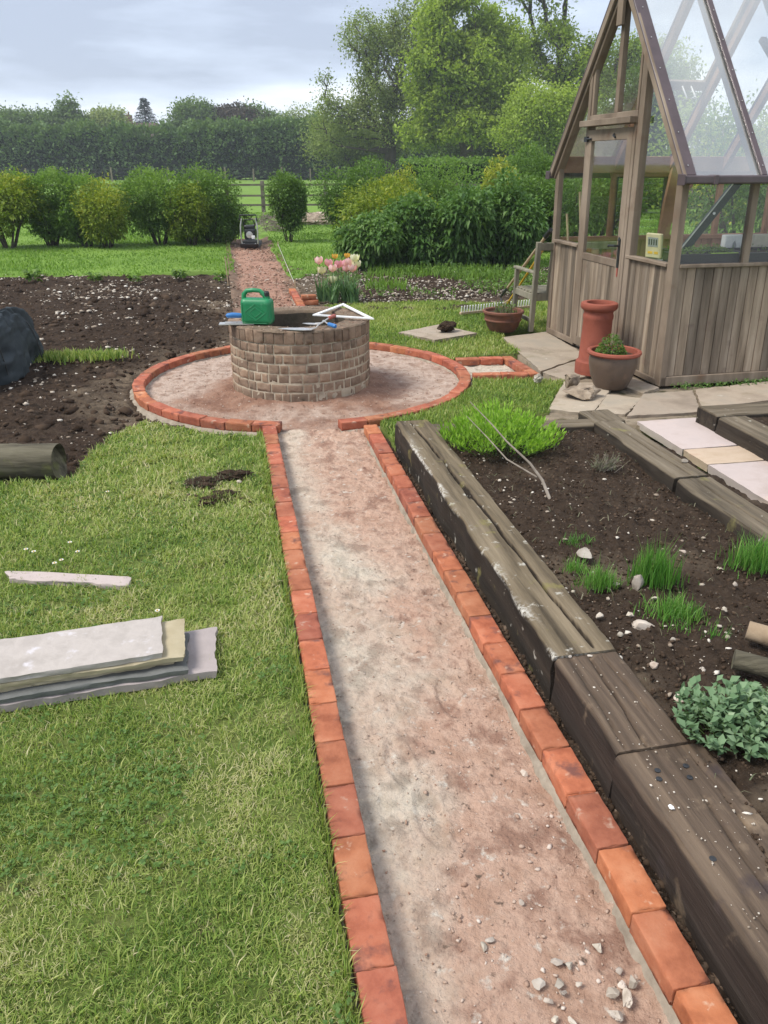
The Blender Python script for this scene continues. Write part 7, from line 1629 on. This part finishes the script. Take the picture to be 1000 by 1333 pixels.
tree('small_tree', 'tree glimpsed through the glass of the greenhouse gable', g(845, 34), 8, lobes([(845,150,45,70),(810,190,40,50)], 845, 34), 208, M['fartree'], 240, 38, .18, .14, .2, 'trees behind the greenhouse', clump=.5, gap=-.4, tb=.15)
tree('small_tree', 'bare-branched pale tree behind the greenhouse', g(930, 22), 5, lobes([(930,235,60,70),(985,225,50,60)], 930, 22), 209, M['yellowleaf'], 200, 9, .11, .10, .15, 'trees behind the greenhouse', clump=.35, gap=-.9, bark='twig')
FT = 'far trees behind the hedgerow'
tree('far_tree', 'pointed pale poplar-like tree rising over the left of the hedgerow', g(88, 138), 13, lobes([(88,155,14,24),(88,135,8,14),(75,165,22,14),(105,168,20,14)], 88, 138), 211, M['fartree'], 160, 40, .5, .3, .2, FT, clump=.7, gap=-.9, tb=.1)
tree('far_tree', 'low rounded far tree at the far left', g(25, 140), 10, lobes([(25,162,40,16),(-20,160,40,18),(55,160,20,12)], 25, 140), 212, M['fartree'], 160, 40, .55, .3, .2, FT, clump=.8, gap=-.9)
tree('far_tree', 'pale yellowish rounded far tree left of the chimney', g(140, 142), 10, lobes([(140,158,22,14),(125,165,20,12)], 140, 142), 213, M['paleoak'], 110, 40, .5, .3, .2, FT, clump=.8, gap=-.9, tb=.25)
tree('far_tree', 'rounded far tree just right of the fir', g(252, 140), 12, lobes([(252,150,26,18),(238,160,20,12),(268,160,18,12)], 252, 140), 214, M['fartree'], 150, 34, .5, .3, .2, FT, clump=.7, gap=-.6, tb=.15)
tree('far_tree', 'brownish copper far tree in the middle of the skyline', g(300, 141), 11, lobes([(300,155,28,16),(325,160,20,14)], 300, 141), 215, M['copper'], 130, 34, .5, .3, .2, FT, clump=.7, gap=-.6)
tree('far_tree', 'dull green far tree right of the copper one', g(352, 143), 10, lobes([(345,160,24,14),(372,165,22,12),(325,150,14,12)], 352, 143), 216, M['fartree'], 130, 30, .5, .3, .2, FT, clump=.8, gap=-.6)
tree('far_tree', 'thin bare far tree at the left foot of the pale oak', g(392, 135), 11, lobes([(392,158,22,22),(410,165,22,18)], 392, 135), 217, M['paleoak'], 150, 7, .4, .25, .2, FT, clump=.8, gap=-.9)
def fir():
    b = g(197, 150); top = float(atY(197, 126, 150)[2]); t = thing('fir_tree', 'dark conical fir tree standing alone on the skyline', 'fir', b, FT); rg = np.random.default_rng(9); mb = MB(); mb.tube([b, (b[0], b[1], top)], [.35, .04], 8); mb.build('trunk', M['bark'], t)
    Ps = []; Ds = []
    for k in range(34):
        f = k / 34; z = b[2] + 4 + (top - b[2] - 4) * f; r = 4.6 * (1 - f) * (.92 + .16 * (k % 2)) + .08
        for j in range(10):
            a = rg.uniform(0, 2*math.pi); rr = r * rg.uniform(.6, 1.1)
            for s in np.linspace(.15, 1, 9): Ps.append((b[0] + rr*s*math.cos(a), b[1] + rr*s*math.sin(a), z - .5*rr*s*.5 + .15*rr*s*s)); Ds.append((math.cos(a) + rg.normal(0, .5), math.sin(a) + rg.normal(0, .5), -.15))
    Ps = np.array(Ps); put_leaves('crown', Ps, np.array(Ds), .55, .35, rg, M['firleaf'], t, rg.uniform(0, 1, len(Ps)), .25)
fir()
def house():
    Y = 146.; c = atY(168, 160, Y); zr_ = float(c[2]); t = thing('house', 'dark tiled house roof with brick chimneys peeping over the hedgerow', 'house', (c[0] + 2, Y, -.15)); x0 = c[0] - 2.2; x1 = c[0] + 5
    mb = MB(); mb.box(x0 + .3, x1 - .3, Y - 3, Y + 3, -.15, zr_ - 2.6); mb.build('wall', M['housewall'], t)
    rf = MB().prism([(x0, Y - 3.4, zr_ - 2.6), (x0, Y + 3.4, zr_ - 2.6), (x0, Y, zr_)], (0, 0, 0), (x1 - x0, 0, 0)).build('roof', M['roof'], t)
    for xx in (c[0] - 1.3, c[0] + .1): mb = MB(); mb.box(xx - .45, xx + .45, Y - .5, Y + .5, zr_ - .8, zr_ + 1.2); mb.lathe([(.16, 0), (.13, .5), (.1, .5)], (xx, Y, zr_ + 1.2), 8); o = mb.build('chimney', M['housewall'], t); o.parent = rf
house()
def hedgerow():
    # a far wood that reads as one mass: dark core with a leafy skin
    rg = np.random.default_rng(77); Y0 = 112.; x0, x1 = -78., 62.; xs = np.linspace(x0, x1, 180); A = np.linspace(0, math.pi, 15); X, T = np.meshgrid(xs, A, indexing='ij')
    hx = 6.4 + fbm(np.stack([X, X*0], -1), .09, 4, 5) * 1.1 + fbm(np.stack([X, X*0], -1), .4, 3, 6) * .5
    hx = hx * (1 - .30*sstep(X, -8, 20)) * (1 - .25*sstep(X, 20, 40))
    P = np.stack([X, Y0 - np.cos(T)*3.2, np.sin(T)**.6 * hx - .2], -1)
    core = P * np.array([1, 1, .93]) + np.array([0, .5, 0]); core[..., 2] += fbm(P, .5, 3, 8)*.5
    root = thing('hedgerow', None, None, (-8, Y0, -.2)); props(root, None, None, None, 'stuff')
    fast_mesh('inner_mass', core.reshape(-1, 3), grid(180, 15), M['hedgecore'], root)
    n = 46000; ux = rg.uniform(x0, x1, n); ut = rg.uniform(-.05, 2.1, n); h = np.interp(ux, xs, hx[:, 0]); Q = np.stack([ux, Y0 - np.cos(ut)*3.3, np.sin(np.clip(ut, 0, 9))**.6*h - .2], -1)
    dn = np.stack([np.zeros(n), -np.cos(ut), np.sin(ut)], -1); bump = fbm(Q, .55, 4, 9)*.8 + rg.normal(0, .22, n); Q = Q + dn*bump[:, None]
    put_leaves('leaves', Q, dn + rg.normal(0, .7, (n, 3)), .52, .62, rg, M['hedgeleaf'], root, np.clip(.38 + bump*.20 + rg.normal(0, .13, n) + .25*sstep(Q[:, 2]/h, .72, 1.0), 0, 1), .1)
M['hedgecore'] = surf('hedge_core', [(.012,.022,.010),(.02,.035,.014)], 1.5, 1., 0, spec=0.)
M['hedgeleaf'] = leafmat('hedgerow_leaf', [(.042,.085,.03),(.072,.135,.045),(.12,.20,.06),(.19,.275,.09)], .6, .25)
hedgerow()
# clipped low hedge at the far right of the garden
def low_hedge():
    rg = np.random.default_rng(88); Y0 = 40.; a = atY(520, 215, Y0)[0]; b = 22.; n = 9000; t = thing('low_hedge', 'long clipped low hedge across the far end of the garden at right', 'hedge', ((a + b)/2, Y0, -.1)); H = float(atY(680, 209, Y0)[2])
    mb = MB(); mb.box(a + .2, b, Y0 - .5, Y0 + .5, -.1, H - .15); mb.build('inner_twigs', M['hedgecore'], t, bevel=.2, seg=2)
    s = rg.uniform(0, 1, n); P = np.where((s < .55)[:, None], np.stack([rg.uniform(a, b, n), np.full(n, Y0 - .62), rg.uniform(0, H, n)], 1), np.stack([rg.uniform(a, b, n), rg.uniform(Y0 - .62, Y0 + .62, n), np.full(n, H)], 1)) + rg.normal(0, .07, (n, 3))
    put_leaves('foliage', P, rg.normal(0, 1, (n, 3)) + [0, -.5, .5], .17, .6, rg, M['hedge'], t, rg.normal(.45, .2, n))
low_hedge()

# ------------------------------------------------------------------ air
def haze():
    mb = MB(); mb.box(-160, 160, -12, 205, -1.2, 34); o = mb.build('haze', None, None); m, N, L = _new('haze_air'); out = N.new('ShaderNodeOutputMaterial'); v = N.new('ShaderNodeVolumePrincipled')
    v.inputs['Color'].default_value = (.86, .92, 1.0, 1); v.inputs['Density'].default_value = HAZE; v.inputs['Anisotropy'].default_value = .0; L.new(v.outputs[0], out.inputs['Volume']); o.data.materials.clear(); o.data.materials.append(m); props(o, kind='stuff')
HAZE = .0008
haze()
